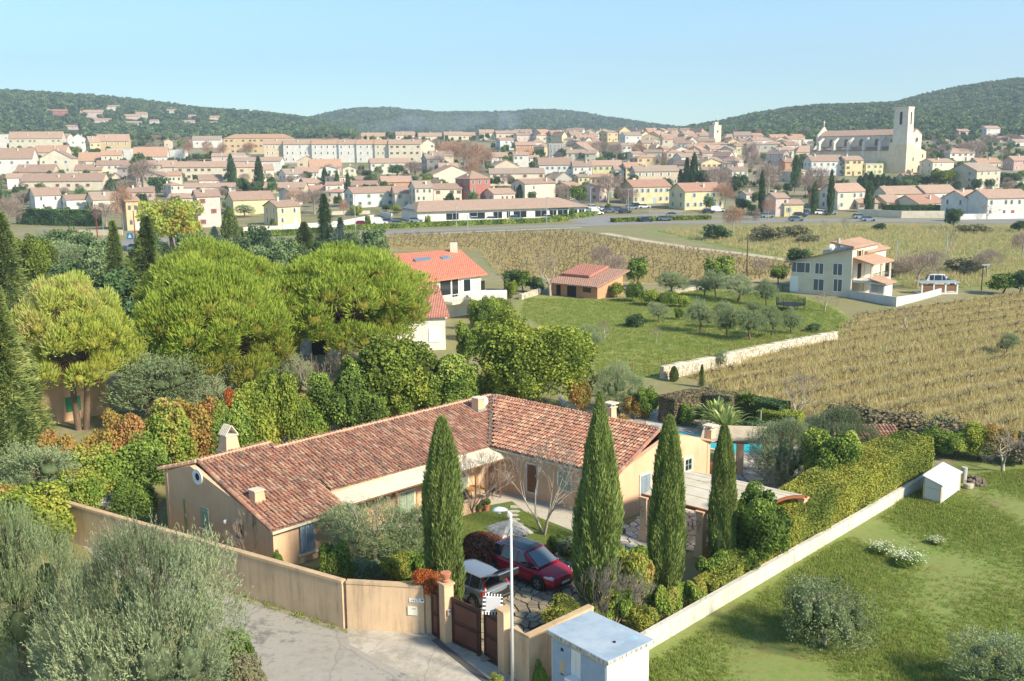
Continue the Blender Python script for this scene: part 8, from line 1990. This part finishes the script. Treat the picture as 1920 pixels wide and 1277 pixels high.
for s in (.6,4.0,7.3):MB().bar(xy(vn*s+bo*2.5,0),xy(vn*s+bo*2.5,zf+2.3),.25).build('post',[WM['cream']],t)
rb=MB();rb.slab([xy(vn*.2+bo*2.9,zf+2.3),xy(vn*7.6+bo*2.9,zf+2.3),xy(vn*7.6,zf+3.1),xy(vn*.2,zf+3.1)],.16);rb.build('balcony_roof',[RM['orange']],t)
mb=MB()
for i in range(16):p_=vn*(.6+6.8*i/15)+bo*2.5;mb.tube(xy(p_,zf),xy(p_,zf+.9),.03,n=4)
mb.bar(xy(vn*.6+bo*2.5,zf+.9),xy(vn*7.4+bo*2.5,zf+.9),.06);x_=mb.build('balcony_railing',[M['iron']],t);x_['kind']='stuff'
MB().hexa([xy(p,0) for p in (vn*-.5+bo*4.6,vn*2.6+bo*4.6,vn*2.6+bo*2.7,vn*-.5+bo*2.7)],[xy(p,2.3) for p in (vn*-.5+bo*4.6,vn*2.6+bo*4.6,vn*2.6+bo*2.7,vn*-.5+bo*2.7)]).build('outdoor_kitchen',[WM['white']],t)
rb=MB();rb.slab([xy(vn*-.9+bo*5,2.3),xy(vn*3+bo*5,2.3),xy(vn*3+bo*2.6,2.9),xy(vn*-.9+bo*2.6,2.9)],.15);rb.build('kitchen_roof',[RM['orange']],t)
MB().tube(xy(un*2,zr),xy(un*2,zr+1.3),.22).build('chimney',[WM['grey']],t)
dsh=thing('satellite_dish','small white satellite dish on the roof edge of the pale house','satellite dish',at_depth(1560,464,q1.y));MB().lathe((0,0,0),[(.02,0),(.3,.06),(.42,.14)],12,'y').build('reflector',[M['white_paint']],dsh);MB().tube((0,0,0),(0,0,-.6),.03).build('mast',[M['metal']],dsh)
wall_thing('white garden wall with a recessed grille in front of the pale house',[P(1592,558),P(1680,575),P(1727,562),P(1763,552)],[1.0,1.2,.8,.8],.25,M['white'],M['white'],cap=.02)
for a_,b_,lab in ((P(1630,562),P(1657,566),'black iron railing panel on the white wall of the pale house'),):
    tt=thing('iron_railing',lab,'railing',a_+Vector((0,0,1.1)));mb=MB();dd=b_-a_
    for i in range(14):mb.tube(dd*(i/13),dd*(i/13)+Vector((0,0,1.0)),.03,n=4)
    mb.bar(Vector((0,0,.95)),dd+Vector((0,0,.95)),.05);x_=mb.build('bars',[M['iron']],tt);x_['kind']='stuff'
tt=thing('woodshed','low white framed shed with brown boarded panels next to the white car','shed',P(1727,552));MB().box(0,5,0,3,0,.2).build('base',[WM['white']],tt)
for i in range(4):MB().box(.0+i*1.6,.2+i*1.6,0,.25,.2,1.5).build('post',[WM['white']],tt)
for i in range(3):MB().box(.3+i*1.6,1.5+i*1.6,.1,.2,.4,1.3).build('panel',[M['wood']],tt)
MB().slab([(-.2,-.2,1.6),(5.2,-.2,1.6),(5.2,1.6,1.7),(-.2,1.6,1.7)],.08).build('roof',[M['metal']],tt)
car('white hatchback parked behind the shed by the pale house',P(1764,537),R(105),4.5,1.9,1.75,WHITEP,detail=False,clad=False)
# trampoline net
tq=P(1482,582);t=thing('trampoline','round trampoline with a tall dark safety net beside the orchard','trampoline',tq);ht=zat(tq.x,tq.y,557);rt=1.75
MB().lathe((0,0,.75),[(rt,0),(rt,.06),(rt-.3,.07)],24).build('mat',[M['black']],t)
for k in range(8):a=2*PI*k/8;MB().tube((rt*math.cos(a),rt*math.sin(a),0),(rt*math.cos(a),rt*math.sin(a),ht),.03,n=5).build('pole',[M['black']],t)
mb=MB()
for k in range(40):a=2*PI*k/40;mb.tube((rt*math.cos(a),rt*math.sin(a),.8),(rt*math.cos(a),rt*math.sin(a),ht),.012,n=3,cap=False)
for j in range(8):z=.9+(ht-.9)*j/7;[mb.tube((rt*math.cos(2*PI*k/20),rt*math.sin(2*PI*k/20),z),(rt*math.cos(2*PI*(k+1)/20),rt*math.sin(2*PI*(k+1)/20),z),.012,n=3,cap=False) for k in range(20)]
x_=mb.build('net',[plain('dark green net',(.03,.06,.05),.8)],t);x_['kind']='stuff'
t=thing('pink_slide','small bright pink toy chair by the wall of the pale house','toy',P(1505,546));MB().box(-.4,.4,-.3,.3,.3,.5).build('seat',[plain('pink plastic',H('#e05a8a'),.4)],t);MB().box(-.4,.4,.25,.35,.5,1.1).build('backrest',[plain('pink plastic',H('#e05a8a'),.4)],t);MB().box(-.35,.35,-.25,.25,0,.3).build('base',[plain('pink plastic',H('#e05a8a'),.4)],t)
t=thing('garden_table','dark garden table set by the left wall of the pale house','table',P(1480,545));MB().box(-1,1,-.5,.5,.7,.76).build('tabletop',[M['black']],t);[MB().box(x,x+.06,y,y+.06,0,.7).build('leg',[M['black']],t) for x in (-.9,.84) for y in (-.4,.34)]
# tiled annex behind the clipped hedge
a0=P(1640,835,1.9);t=thing('tiled_shelter','low shelter with pink canal tiles behind the far end of the clipped hedge','shelter',xy(a0,0));dd=(P(1712,835,1.9)-a0);dn=Vector((-dd.y,dd.x,0)).normalized()
rb=MB();rb.slab([Vector((0,0,1.9))-dd*.3,dd+Vector((0,0,1.9)),dd*.8+dn*2.6+Vector((0,0,2.5)),dn*2.6-dd*.3+Vector((0,0,2.5))],.12);rb.build('roof',[M['tile_under']],t)
fl=dd.normalized();up_=(dn*2.6+Vector((0,0,.6))).normalized();nn_=fl.cross(up_).normalized();nn_=nn_ if nn_.z>0 else -nn_
vs0,fs0=tile_geo(fl,up_,nn_);mb=MB();nt=int(dd.length*1.25/.21)
for i in range(nt):
    for j in range(7):p_=Vector((0,0,1.91))-dd*.28+fl*(i*.21)+up_*(j*.36);mb._add([p_+v for v in vs0],fs0)
x_=mb.build('roof_tiles',[M['tile']],t);x_['kind']='stuff'
for s in (0,.9):MB().box((dd*s).x,(dd*s).x+.2,(dd*s).y,(dd*s).y+.2,0,1.9).build('post',[M['ochre']],t)
# ---------------------------------------------------------------- dry stone wall of the orchard
def stonewall(label,pts,h,size,seed):
    r=random.Random(seed);o=Vector(pts[0]);t=thing('dry_stone_wall',label,'stone wall',o);core_=MB();st=MB()
    for a,b_ in zip(pts,pts[1:]):
        d=(b_-a).normalized();n=Vector((-d.y,d.x,0));L=(b_-a).length;core_.hexa([xy(v-o,-.1) for v in (a-n*.2,b_-n*.2,b_+n*.2,a+n*.2)],[xy(v-o,h-.05) for v in (a-n*.2,b_-n*.2,b_+n*.2,a+n*.2)])
        z=0
        while z<h:
            hh=size*r.uniform(.6,1.0);x=0
            while x<L:
                w=size*r.uniform(.8,1.8);s=-1
                for s in (-1,):
                    out=.2+r.uniform(.02,.09);g_=.012;P0=a+d*(x+g_)-o;P1=a+d*min(L,x+w-g_)-o;zz0,zz1=z+g_,min(h+r.uniform(-.05,.12),z+hh-g_);c=[P0-n*out*r.uniform(.95,1.05),P1-n*out,P1-n*.1,P0-n*.1]
                    if zz1>zz0:st.hexa([xy(v,zz0) for v in c],[xy(v,zz1) for v in c])
                x+=w
            z+=hh
        x=0
        while x<L:
            w=size*r.uniform(1,2);P0,P1=a+d*(x+.01)-o,a+d*min(L,x+w-.01)-o;zt_=h+r.uniform(.0,.1);st.hexa([xy(v,h-.06) for v in (P0-n*.28,P1-n*.28,P1+n*.26,P0+n*.26)],[xy(v,zt_) for v in (P0-n*.26,P1-n*.26,P1+n*.24,P0+n*.24)]);x+=w
    core_.build('core',[M['drystone']],t);x_=st.build('stones',[M['drystone']],t);x_['kind']='stuff';return t
stonewall('pale dry stone wall running along the lower edge of the orchard',[P(1240,712),P(1330,694),P(1420,672),P(1500,656),P(1566,643)],1.15,.3,4)
stonewall('short pale retaining wall left of the small orchard cottage',[P(975,562),P(1012,551)],.7,.3,5)
stonewall('low pale stone edging behind the orchard olives',[P(1255,552),P(1320,542)],.5,.3,6)
t=thing('fence','thin rusty post fence above the dry stone wall','fence',P(1130,715));o=Vector(t.location)
pl=[P(1130,715),P(1240,707),P(1330,689),P(1420,668),P(1500,652),P(1558,641)];PR=MB().tube((0,0,0),(0,0,1.7),.025,n=5).mesh('fence_post',[plain('rusty pipe',H('#8a5238'),.8)])
for a,b_ in zip(pl,pl[1:]):
    L=(b_-a).length;m=max(1,int(L/2.6))
    for i in range(m):link('fence_post',PR,t,a+(b_-a)*(i/m)-o)
    for z in (.6,1.1,1.6):MB().tube(a-o+Vector((0,0,z)),b_-o+Vector((0,0,z)),.008,n=3).build('wire',[plain('rusty pipe',H('#8a5238'),.8)],t)
# ---------------------------------------------------------------- streets: walls, hedges, poles, cars, far trees
def gp(*l):return [G(*c) for c in l]
hedge('low green hedge between the main road and the shops',gp((640,432),(760,427),(880,422),(1000,418),(1060,414)),2.2,1.2,9000,.4,LM['laurel'],20)
hedge('low green hedge in front of the yellow houses along the road',gp((455,445),(540,441),(620,436)),2.0,1.3,5000,.4,LM['laurel'],21)
hedge('low hedge bank at the road junction',gp((1150,417),(1240,413),(1330,411)),3.0,1.1,5000,.4,LM['laurel_gold'],22)
hedge('low hedge at the bend of the main road',gp((1040,413),(1090,408),(1120,402)),2.5,1.3,3000,.4,LM['laurel'],23)
hedge('long tall dark hedge behind the left street',gp((40,420),(110,423),(185,424)),3,4.6,12000,.4,LM['dark'],24)
hedge('dark clipped hedge on the wall below the red roofed villa',gp((1655,399),(1700,400),(1760,400)),2.5,2.4,5000,.4,LM['dark'],25)
hedge('rounded dark hedge between the two tall cypresses',gp((445,356),(470,357)),4,3,2500,.4,LM['dark'],26)
hedge('dark shrub belt below the white terrace',gp((590,300),(660,300)),5,3,4000,.5,LM['laurel_gold'],27)
def fw(label,pts,h,mat,th=.4):wall_thing(label,gp(*pts),h,th,mat,None)
fw('grey terrace wall below the long low house on the left',((3,366),(65,366),(125,364)),3.0,WM['grey']);fw('yellowish retaining wall under the grey terrace wall',((5,381),(60,382)),2.4,WM['beige'])
fw('white roadside wall before the yellow houses',((443,438),(490,434),(530,433)),1.4,WM['white']);fw('long white wall along the road before the white house',((530,432),(600,428),(640,424),(700,412)),1.5,WM['white'])
fw('cream wall left of the gate of the white house',((622,404),(694,402)),1.7,WM['cream']);fw('white slanting wall right of the brown gate',((712,404),(735,410)),1.6,WM['white'])
fw('long cream garden wall along the right street',((1608,405),(1690,409),(1770,409)),2.1,WM['cream']);fw('white wall in front of the long white house on the right',((1800,412),(1920,410)),1.6,WM['white'])
fw('low stone wall of the left street bank',((75,438),(150,441),(230,441)),1.4,WM['stone'])
def pole(px,yb,yt,r,mat,label,cat='pole',name='pole',head=False,arm=0):
    q=G(px,yb);h=zat(q.x,q.y,yt)-q.z;t=thing(name,label,cat,q);MB().tube((0,0,-.2),(0,0,h),r,r*.7,6).build('shaft',[mat],t)
    if head:MB().box(-.2,.9,-.12,.12,h-.05,h+.1).build('lamp_head',[M['metal']],t)
    if arm:MB().bar((-arm,0,h-.4),(arm,0,h-.4),.14).build('crossarm',[M['bark']],t)
    return t
for px,yb,yt,lab in ((667,437,366,'tall street lamp by the road left of the white van'),(856,425,384,'street lamp in front of the first shop window'),(1025,421,370,'street lamp before the middle of the shops'),(1107,400,352,'street lamp at the car park entrance'),(1178,394,355,'street lamp in the car park'),(877,432,405,'short street lamp at the road edge by the shops'),(1218,402,385,'white sign post at the junction'),(1480,408,380,'street lamp near the low yellow house')):pole(px,yb,yt,.12,M['metal'],lab,'street lamp','street_lamp',True)
RP=plain('dark red steel',H('#7a2f33'),.5)
pole(183,446,382,.16,RP,'dark red pole at the left street, the left one');pole(254,452,395,.16,RP,'dark red pole at the left street, the right one')
pole(1400,517,437,.13,M['bark'],'dark wooden pole standing left of the pale house');pole(1084,505,458,.09,M['bark'],'thin wooden pole with crossarm above the cottage',arm=.9)
pole(1679,506,449,.1,M['metal'],'grey metal pole right of the pale house');pole(1774,482,436,.1,M['metal'],'grey metal pole in the far meadow on the right');pole(1840,545,497,.08,M['iron'],'thin dark lamp post at the vineyard edge, right',head=True)
pole(195,448,422,.07,M['metal'],'slim white post on the left street');pole(1610,408,386,.07,M['metal'],'slim white sign post by the cream wall')
q=G(245,462);t=thing('road_sign','blue square pedestrian crossing sign on the left street','sign',q);hh=zat(q.x,q.y,446)-q.z
MB().tube((0,.04,0),(0,.04,hh+1),.05,n=6).build('post',[M['metal']],t);MB().box(-.7,.7,-.05,0,hh-.3,hh+1.1).build('panel',[plain('blue sign',H('#2f7fb8'),.4)],t);MB()._add([(-.45,-.06,hh),(.45,-.06,hh),(0,-.06,hh+.85)],[(0,1,2)]).build('symbol',[M['white_paint']],t)
# far cars
CARC={'white':WHITEP,'silver':SILVER,'red':RED,'dark':paint('dark blue car paint',H('#2c3340')),'grey':paint('grey car paint',H('#6a7078'),.4),'blue':paint('blue car paint',H('#3f5a8a'),.3)}
CP={}
def smallcar(px,yb,az,c,label,van=False,sz=1.0):
    key=(c,van)
    if key not in CP:
        b=MB();b.smooth=False;L=4.8 if van else 4.2
        b.hexa([(-L/2,-.85,.3),(L/2,-.85,.3),(L/2,.85,.3),(-L/2,.85,.3)],[(-L/2+.05,-.84,.95),(L/2-.15,-.8,.8),(L/2-.15,.8,.8),(-L/2+.05,.84,.95)]);body=b.mesh('body',[CARC[c]])
        b=MB();zt=1.9 if van else 1.45;b.hexa([(-L/2+.1,-.78,.9),(L*.22,-.78,.85),(L*.22,.78,.85),(-L/2+.1,.78,.9)],[(-L/2+(.15 if van else .6),-.62,zt),(L*.06,-.62,zt),(L*.06,.62,zt),(-L/2+(.15 if van else .6),.62,zt)]);cab=b.mesh('windows',[CARGLASS if not van else CARC[c]])
        b=MB();b.hexa([(-L/2+(.1 if van else .55),-.64,zt),(L*.07,-.64,zt),(L*.07,.64,zt),(-L/2+(.1 if van else .55),.64,zt)],[(-L/2+(.15 if van else .6),-.6,zt+.06),(L*.06,-.6,zt+.06),(L*.06,.6,zt+.06),(-L/2+(.15 if van else .6),.6,zt+.06)]);rf=b.mesh('roof',[CARC[c]])
        wh=MB().tube((0,-.1,0),(0,.1,0),.32,n=12).mesh('wheel',[RUB]);CP[key]=(body,cab,rf,wh,L)
    body,cab,rf,wh,L=CP[key];t=thing('parked_car',label,'van' if van else 'car',G(px,yb)+Vector((0,0,.05)),R(az),'cars parked along the far streets')
    link('body',body,t);link('windows',cab,t);link('roof',rf,t)
    for x in (-L*.31,L*.31):
        for y in (-.78,.78):link('wheel',wh,t,(x,y,.32))
    return t
for px,yb,az,c,van,lab in ((680,424,5,'red',0,'bright red car at the roadside by the white van'),(712,421,5,'white',1,'white delivery van beside the red car'),(748,423,0,'silver',0,'silver car right of the white van'),(780,417,10,'silver',0,'pale car left of the shop row'),(437,431,0,'grey',0,'grey car on the road before the yellow house'),(730,419,0,'grey',0,'dark grey car between the van and the silver car'),
    (893,416,5,'white',0,'white car in front of the wide shop window'),(925,415,8,'white',0,'white car before the second shop window'),(968,413,8,'silver',0,'silver car before the middle shop window'),(1030,412,5,'white',0,'pale car half behind the road hedge'),(1085,405,20,'silver',0,'silver car at the right end of the shops'),(1118,403,30,'white',1,'white van at the right end of the shops'),(1100,397,25,'silver',0,'silver estate car beside the shop corner'),(1112,393,20,'white',0,'white car in the second line of the car park'),(1132,395,80,'white',0,'white car seen head on in the car park'),(1142,399,15,'grey',0,'grey car next to the head-on white car'),
    (1160,396,15,'blue',0,'blue car by the information board'),(1172,400,20,'dark',0,'dark car by the information board'),(1185,393,10,'silver',0,'silver car in the rear of the car park'),(1208,391,5,'white',0,'white car with a boat-like shape at the rear'),(1195,389,5,'dark',0,'dark red-lit car at the rear of the car park'),(1212,416,4,'dark',0,'dark car at the junction hedge'),(1246,414,6,'grey',0,'grey car right of the junction hedge'),(1262,407,4,'silver',0,'silver car on the side street'),
    (1345,398,6,'white',1,'white van before the yellow flats'),(1328,400,6,'dark',0,'dark car left of the white van at the flats'),(1438,408,10,'silver',0,'silver car behind the thin bare cypress'),(1500,407,6,'dark',0,'dark car left of the roadside cypresses'),(1512,402,6,'blue',0,'blue car between the roadside cypresses'),(1538,402,6,'white',0,'white car between the roadside cypresses'),(1556,403,8,'silver',0,'silver car right of the middle cypress'),(1612,410,4,'silver',0,'silver car by the thick cypress'),(1628,415,2,'silver',0,'silver car driving on the right street'),(1493,415,4,'grey',0,'grey car at the green bank'),(257,470,70,'silver',0,'silver car coming down the left street')):
    smallcar(px,yb,az,c,lab,bool(van))
# far cypresses and trees of the town
for px,yb,yt,w,lab in ((435,352,290,15,'tall cypress, the left of the pair in the left town'),(487,360,295,16,'tall cypress, the right of the pair in the left town'),(1427,402,322,12,'thin bare-stemmed cypress by the right street'),(1526,402,342,12,'thin cypress, left of the roadside pair'),(1556,404,320,12,'tallest thin cypress of the roadside pair'),(1629,398,343,18,'thick cypress before the tan roofed villa'),(975,378,347,14,'cypress right of the low pale pink house'),(1492,352,292,18,'dark cypress by the orange house below the church'),(1512,358,325,8,'small cypress right of the dark one'),(633,358,320,8,'small cypress left of the twin roofs'),(653,358,324,9,'small cypress, right one of the twins'),(610,352,315,12,'small dark cypress above the fir'),
    (558,256,229,10,'dark cypress on the skyline above the white terrace'),(632,252,219,9,'tallest skyline cypress left of the palm'),(641,252,224,7,'second skyline cypress left of the palm'),(660,252,226,10,'broad skyline cypress right of the palm'),(671,252,228,9,'skyline cypress in the middle of the clump'),(680,252,229,9,'skyline cypress at the right of the clump'),(798,252,234,6,'tiny skyline cypress right of the cedar'),(810,252,230,9,'skyline cypress with a broad foot right of the cedar'),(872,250,232,6,'small skyline cypress in the smoke'),(425,258,236,14,'dark cypress clump on the skyline left of the institute'),(438,258,238,12,'second dark cypress left of the institute'),(1300,372,288,16,'tall dark cypress of the conifer group right of the flats'),(1684,325,305,8,'small cypress at the foot of the church')):
    put('cypfar',px,yb,yt,w,lab,'cypress','cypress_tree')
for i,x in enumerate((1612,1622,1632,1645,1655,1665,1676)):put('cypfar',x,357,(330,325,322,328,326,330,332)[i],13,'cypress number %s from the left in the dark row below the church'%('one','two','three','four','five','six','seven')[i],'cypress','cypress_tree','dark cypress row below the church')
for k,px,yb,yt,w,lab,c in (('cedar',752,256,219,40,'big flat-branched cedar on the skyline','cedar'),('firdark',738,256,222,22,'left crown of the skyline cedar pair','cedar'),('firdark',1287,372,296,34,'dark conifer of the group right of the flats','conifer'),('firdark',1275,372,318,30,'lower dark conifer at the left of that group','conifer'),('treefar0',1315,372,315,40,'dark round evergreen at the right of the conifer group','tree'),
    ('haze0',1345,375,310,60,'grey bare tree right of the conifer group','tree'),('haze0',1440,372,302,62,'large grey bare tree in the middle of the right town','tree'),('haze2',1410,345,262,30,'tall brown bare poplar right of the old tower','tree'),('haze2',1400,330,268,20,'second brown bare poplar','tree'),('treefar0',1385,365,325,42,'dark green tree left of the grey bare tree','tree'),('haze0',1530,370,310,60,'grey bare tree below the long white house','tree'),('haze0',1510,372,325,40,'grey bare tree behind the thin cypress','tree'),('treefar0',1490,362,320,22,'dark evergreen at the foot of the dark cypress','tree'),('haze1',1360,392,340,40,'russet bare tree right of the yellow flats','tree'),
    ('haze1',870,322,262,95,'wide russet grove of plane trees in the town centre','tree'),('haze1',838,300,264,50,'russet plane tree at the left of the grove','tree'),('haze1',905,318,270,55,'russet plane tree at the right of the grove','tree'),('haze1',885,345,295,40,'lower russet plane tree of the grove','tree'),('haze0',1140,382,325,70,'large purple grey bare tree by the car park','tree'),('haze0',1175,390,350,50,'bare tree before the left yellow flats','tree'),('haze0',1125,300,262,45,'bare grey tree in the upper town','tree'),('haze1',1200,300,268,44,'golden bare tree in the upper town','tree'),('haze0',1155,302,268,36,'bare tree between the grey and the golden one','tree'),
    ('treefar1',1085,384,345,40,'bright green tree left of the purple bare tree','tree'),('haze0',1055,382,345,40,'bare grey tree above the shop roof','tree'),('treefar0',1010,302,279,28,'round dark tree in the town centre','tree'),('treefar0',1090,305,285,22,'dark tree right of the scaffolded house','tree'),('treefar0',1055,300,277,18,'small dark conifer beside the scaffolding','tree'),('treefar0',1140,306,285,26,'dark tree under the bare grey ones','tree'),('treefar0',1215,312,297,24,'dark palm-like tree in the middle town','tree'),('haze0',1240,318,290,40,'bare brush left of the conifer group','tree'),
    ('treefar0',743,332,308,38,'dark tree in front of the wide cream house','tree'),('haze0',775,338,300,46,'bare tree beside the wide cream house','tree'),('treefar0',690,335,318,26,'dark shrubby tree left of the bare one','tree'),('treefar0',770,410,382,22,'dark round tree at the left end of the shops','tree'),('bushfar_laurel_gold',745,400,380,24,'yellowish bush by the brown gate','bush'),('treefar0',725,398,383,20,'dark round bush before the white house','bush'),('bushfar_laurel_gold',670,404,380,30,'yellow green bush behind the cream wall','bush'),('haze1',645,408,372,24,'russet bare tree by the cream wall','tree'),('haze0',590,402,352,70,'pale bare plane trees left of the fir','tree'),('haze1',560,395,355,50,'whitish bare plane tree behind the yellow house','tree'),('olive1',460,408,384,38,'roadside olive tree before the bright yellow house','olive tree'),
    ('treefar0',262,348,284,40,'dark conifer top rising over the bare purple tree','conifer'),('haze0',270,358,296,62,'big bare purple tree in the left town','tree'),('treefar0',300,362,330,50,'dark green shrubs right of the bare purple tree','bush'),('bushfar_dark',225,358,328,56,'dark shrubs left of the bare purple tree','bush'),('haze0',240,362,335,50,'low bare scrub before the dark shrubs','bush'),('bushfar_laurel_gold',17,345,322,24,'yellow green bush at the left edge','bush'),('laurel1',68,345,325,32,'yellow green tree before the long low house','tree'),('treefar1',142,355,338,24,'light green tree against the long low house','tree'),('haze1',232,432,345,46,'pale bare plane tree with a reddish top by the street','tree'),('haze0',200,425,378,60,'grey bare tree right of the long dark hedge','tree'),('haze0',20,440,365,60,'grey bare tree at the left edge above the conifers','tree'),('haze0',45,392,355,36,'bare tree before the grey terrace wall','tree'),
    ('haze1',354,300,262,22,'pale plane tree left of the institute, first','tree'),('haze1',390,300,262,26,'pale plane tree left of the institute, second','tree'),('haze1',418,298,266,22,'pale plane tree left of the institute, third','tree'),('haze1',468,290,266,28,'pale plane tree before the institute wall','tree'),('laurel1',385,302,288,34,'bright yellow green tree below the plane trees','tree'),('haze1',290,262,254,60,'russet strip of plane trees on the left skyline','tree'),('treefar1',235,250,234,34,'light green pine on the left skyline','tree'),('treefar0',285,252,234,50,'dark green tree group on the left skyline','tree'),('haze0',190,250,236,50,'brown bare trees on the left skyline','tree'),('treefar0',330,252,236,44,'dark trees right of the left skyline group','tree'),
    ('haze0',470,256,232,44,'bare trees behind the ochre institute','tree'),('treefar0',510,258,234,50,'dark trees behind the ochre institute','tree'),('haze0',590,258,230,60,'bare brown trees behind the white terrace','tree'),('haze0',700,255,240,40,'bare brush right of the cypress clump','tree'),('treefar0',545,256,240,40,'dark tree left of the skyline cypress','tree'),('haze1',650,258,238,22,'pale palm tree on the skyline','palm'),
    ('laurel1',1762,355,316,52,'round golden tree right below the church','tree'),('treefar0',1720,352,326,60,'dark bushes below the church corner','bush'),('treefar1',1825,350,332,30,'bright green tree before the big stone coloured house','tree'),('haze0',1820,300,262,66,'wide bare plane tree at the foot of the right hill','tree'),('haze0',1855,275,250,40,'purple bare tree by the white and pink villa','tree'),('haze0',1895,272,250,36,'reddish bare tree near the right edge on the hill','tree'),('haze0',1560,275,250,60,'brown bare trees left of the church facade','tree'),('treefar0',1890,350,322,60,'dark trees before the pink house at the right edge','tree'),('haze0',1895,362,338,40,'bare tree below the low cream house','tree'),('treefar0',1540,282,262,12,'small dark conifer left of the church','conifer'),
    ('bare0',1850,412,380,40,'small leafless tree before the long white house','tree'),('treefar0',1790,415,390,36,'dark round tree at the right end of the cream wall','tree'),('haze1',1440,412,370,30,'bare tree leaning by the rose coloured house','tree'),('treefar0',1395,398,372,34,'dark shrubs left of the rose coloured house','bush'),('treefar1',1410,400,382,22,'grey green shrub before the rose coloured house','bush')):
    put(k,px,yb,yt,w,lab,c,'tree' if c in ('tree','cedar','conifer','palm','olive tree') else 'bush')
for i,x in enumerate((392,410,432)):put('treefar1',0+x+60,438,424-i,12,('little street tree','second little street tree','third little street tree')[i]+' along the white roadside wall','tree','street_tree','young street trees')
for x,yb,yt,lab in ((512,430,408,'young tree in front of the pale yellow house'),(690,428,402,'young tree right of the red car'),(802,425,402,'young tree at the left corner of the shops'),(1072,412,388,'young yellowish tree before the shop corner'),(1140,398,380,'yellow young tree in the car park')):put('treefar1',x,yb,yt,13,lab,'tree','street_tree','young street trees')
# chimney smoke rising behind the town
def smoke(label,blobs,dens):
    o=Vector(blobs[0][:3]);b=MB();b.smooth=True
    vs,fs=core([(x-o.x,y-o.y,z-o.z,a,c,d) for x,y,z,a,c,d in blobs],1.0,9);b._add(vs,fs)
    g=N('smoke');g.n.remove(g.b);v=g.new('ShaderNodeVolumePrincipled');v.inputs['Color'].default_value=(.78,.88,.97,1);v.inputs['Density'].default_value=dens;g.L(v.outputs[0],g.out.inputs['Volume'])
    m=b.build('smoke',[g.m],None,loc=o);q=bmesh.new();q.from_mesh(m.data);bmesh.ops.recalc_face_normals(q,faces=q.faces);q.to_mesh(m.data);q.free();m['kind']='stuff';m['label']=label;return m

for px,py,Yd,rx,rz,dn in ((735,236,1000,46,13,.010),(830,232,1000,50,12,.010),(905,226,1000,34,9,.006)):
    q=at_depth(px,py,Yd);r_=random.Random(px);bl=[(q.x+r_.uniform(-1,1)*rx*.7,Yd+r_.uniform(-8,8),q.z+r_.uniform(-1,1)*rz*.4,rx*r_.uniform(.3,.5),12,rz*r_.uniform(.4,.7)) for _ in range(7)]
    smoke('thin blue chimney smoke drifting before the distant hill',bl,dn)
for px,py,dn in ((938,240,.05),(955,243,.03)):
    q=at_depth(px,py,780);smoke('dense white puff of chimney smoke over the skyline roofs',[(q.x+k*1.2,780,q.z+k*2.2,3.5+k*.8,4,3+k) for k in range(4)],dn)
# gardens between the houses, and the woods
tp=fill([(-330,324),(330,324),(520,860),(-520,860)],5200,12);tz=np.array([terr(a,b_) for a,b_ in tp]);nz=snoise(np.c_[tp,tz],.03,7);kp=nz>-.2;kp&=~((tp[:,0]<60)&(tp[:,0]>-70)&(tp[:,1]<350))
hc=np.array([[o.location.x,o.location.y] for o in bpy.data.objects if o.parent is None and o.get('category') in ('house','church','shops')])
for i in range(len(tp)):
    d=hc-tp[i];
    if (np.abs(d[:,0])<8).__and__((d[:,1]>-7)&(d[:,1]<12)).any():kp[i]=False
scatter('town_greenery',np.c_[tp,tz][kp],(.25+.45*RNG.random(kp.sum())),[PLANT['treefar0'][0][1],PLANT['treefar1'][0][1],PLANT['treefar2'][0][1],PLANT['bushfar_scrub'][0][1],PLANT['haze0'][0][1]])
wood(hl,15000,.02,1.12,1.2,'woods',1);wood(hm,11000,.05,1.1,1.8,'distant_woods',2);wood(hr,22000,.1,1.1,1.1,'hill_woods',3,0,.62)
# winter haze
g=N('haze air');g.n.remove(g.b);v=g.new('ShaderNodeVolumePrincipled');v.inputs['Color'].default_value=(.74,.86,1.0,1);v.inputs['Density'].default_value=0.00026;v.inputs['Anisotropy'].default_value=.2;g.L(v.outputs[0],g.out.inputs['Volume'])
stuff(MB().box(-2600,2600,-60,4200,-5,420).build('haze',[g.m]))

# undergrowth between the trees of the left grove
ug=[P(*c) for c in ((-60,480),(110,486),(200,505),(300,485),(560,466),(690,474),(735,505),(760,560),(560,610),(530,720),(300,760),(210,700),(60,690),(-60,620))]
q=fill(ug,420,21);scatter('undergrowth',np.c_[q,np.zeros(len(q))],.35+.45*RNG.random(len(q)),[PLANT['laurel0'][0][1],PLANT['laurel1'][0][1],PLANT['photinia3'][0][1],PLANT['treefar2'][0][1]])
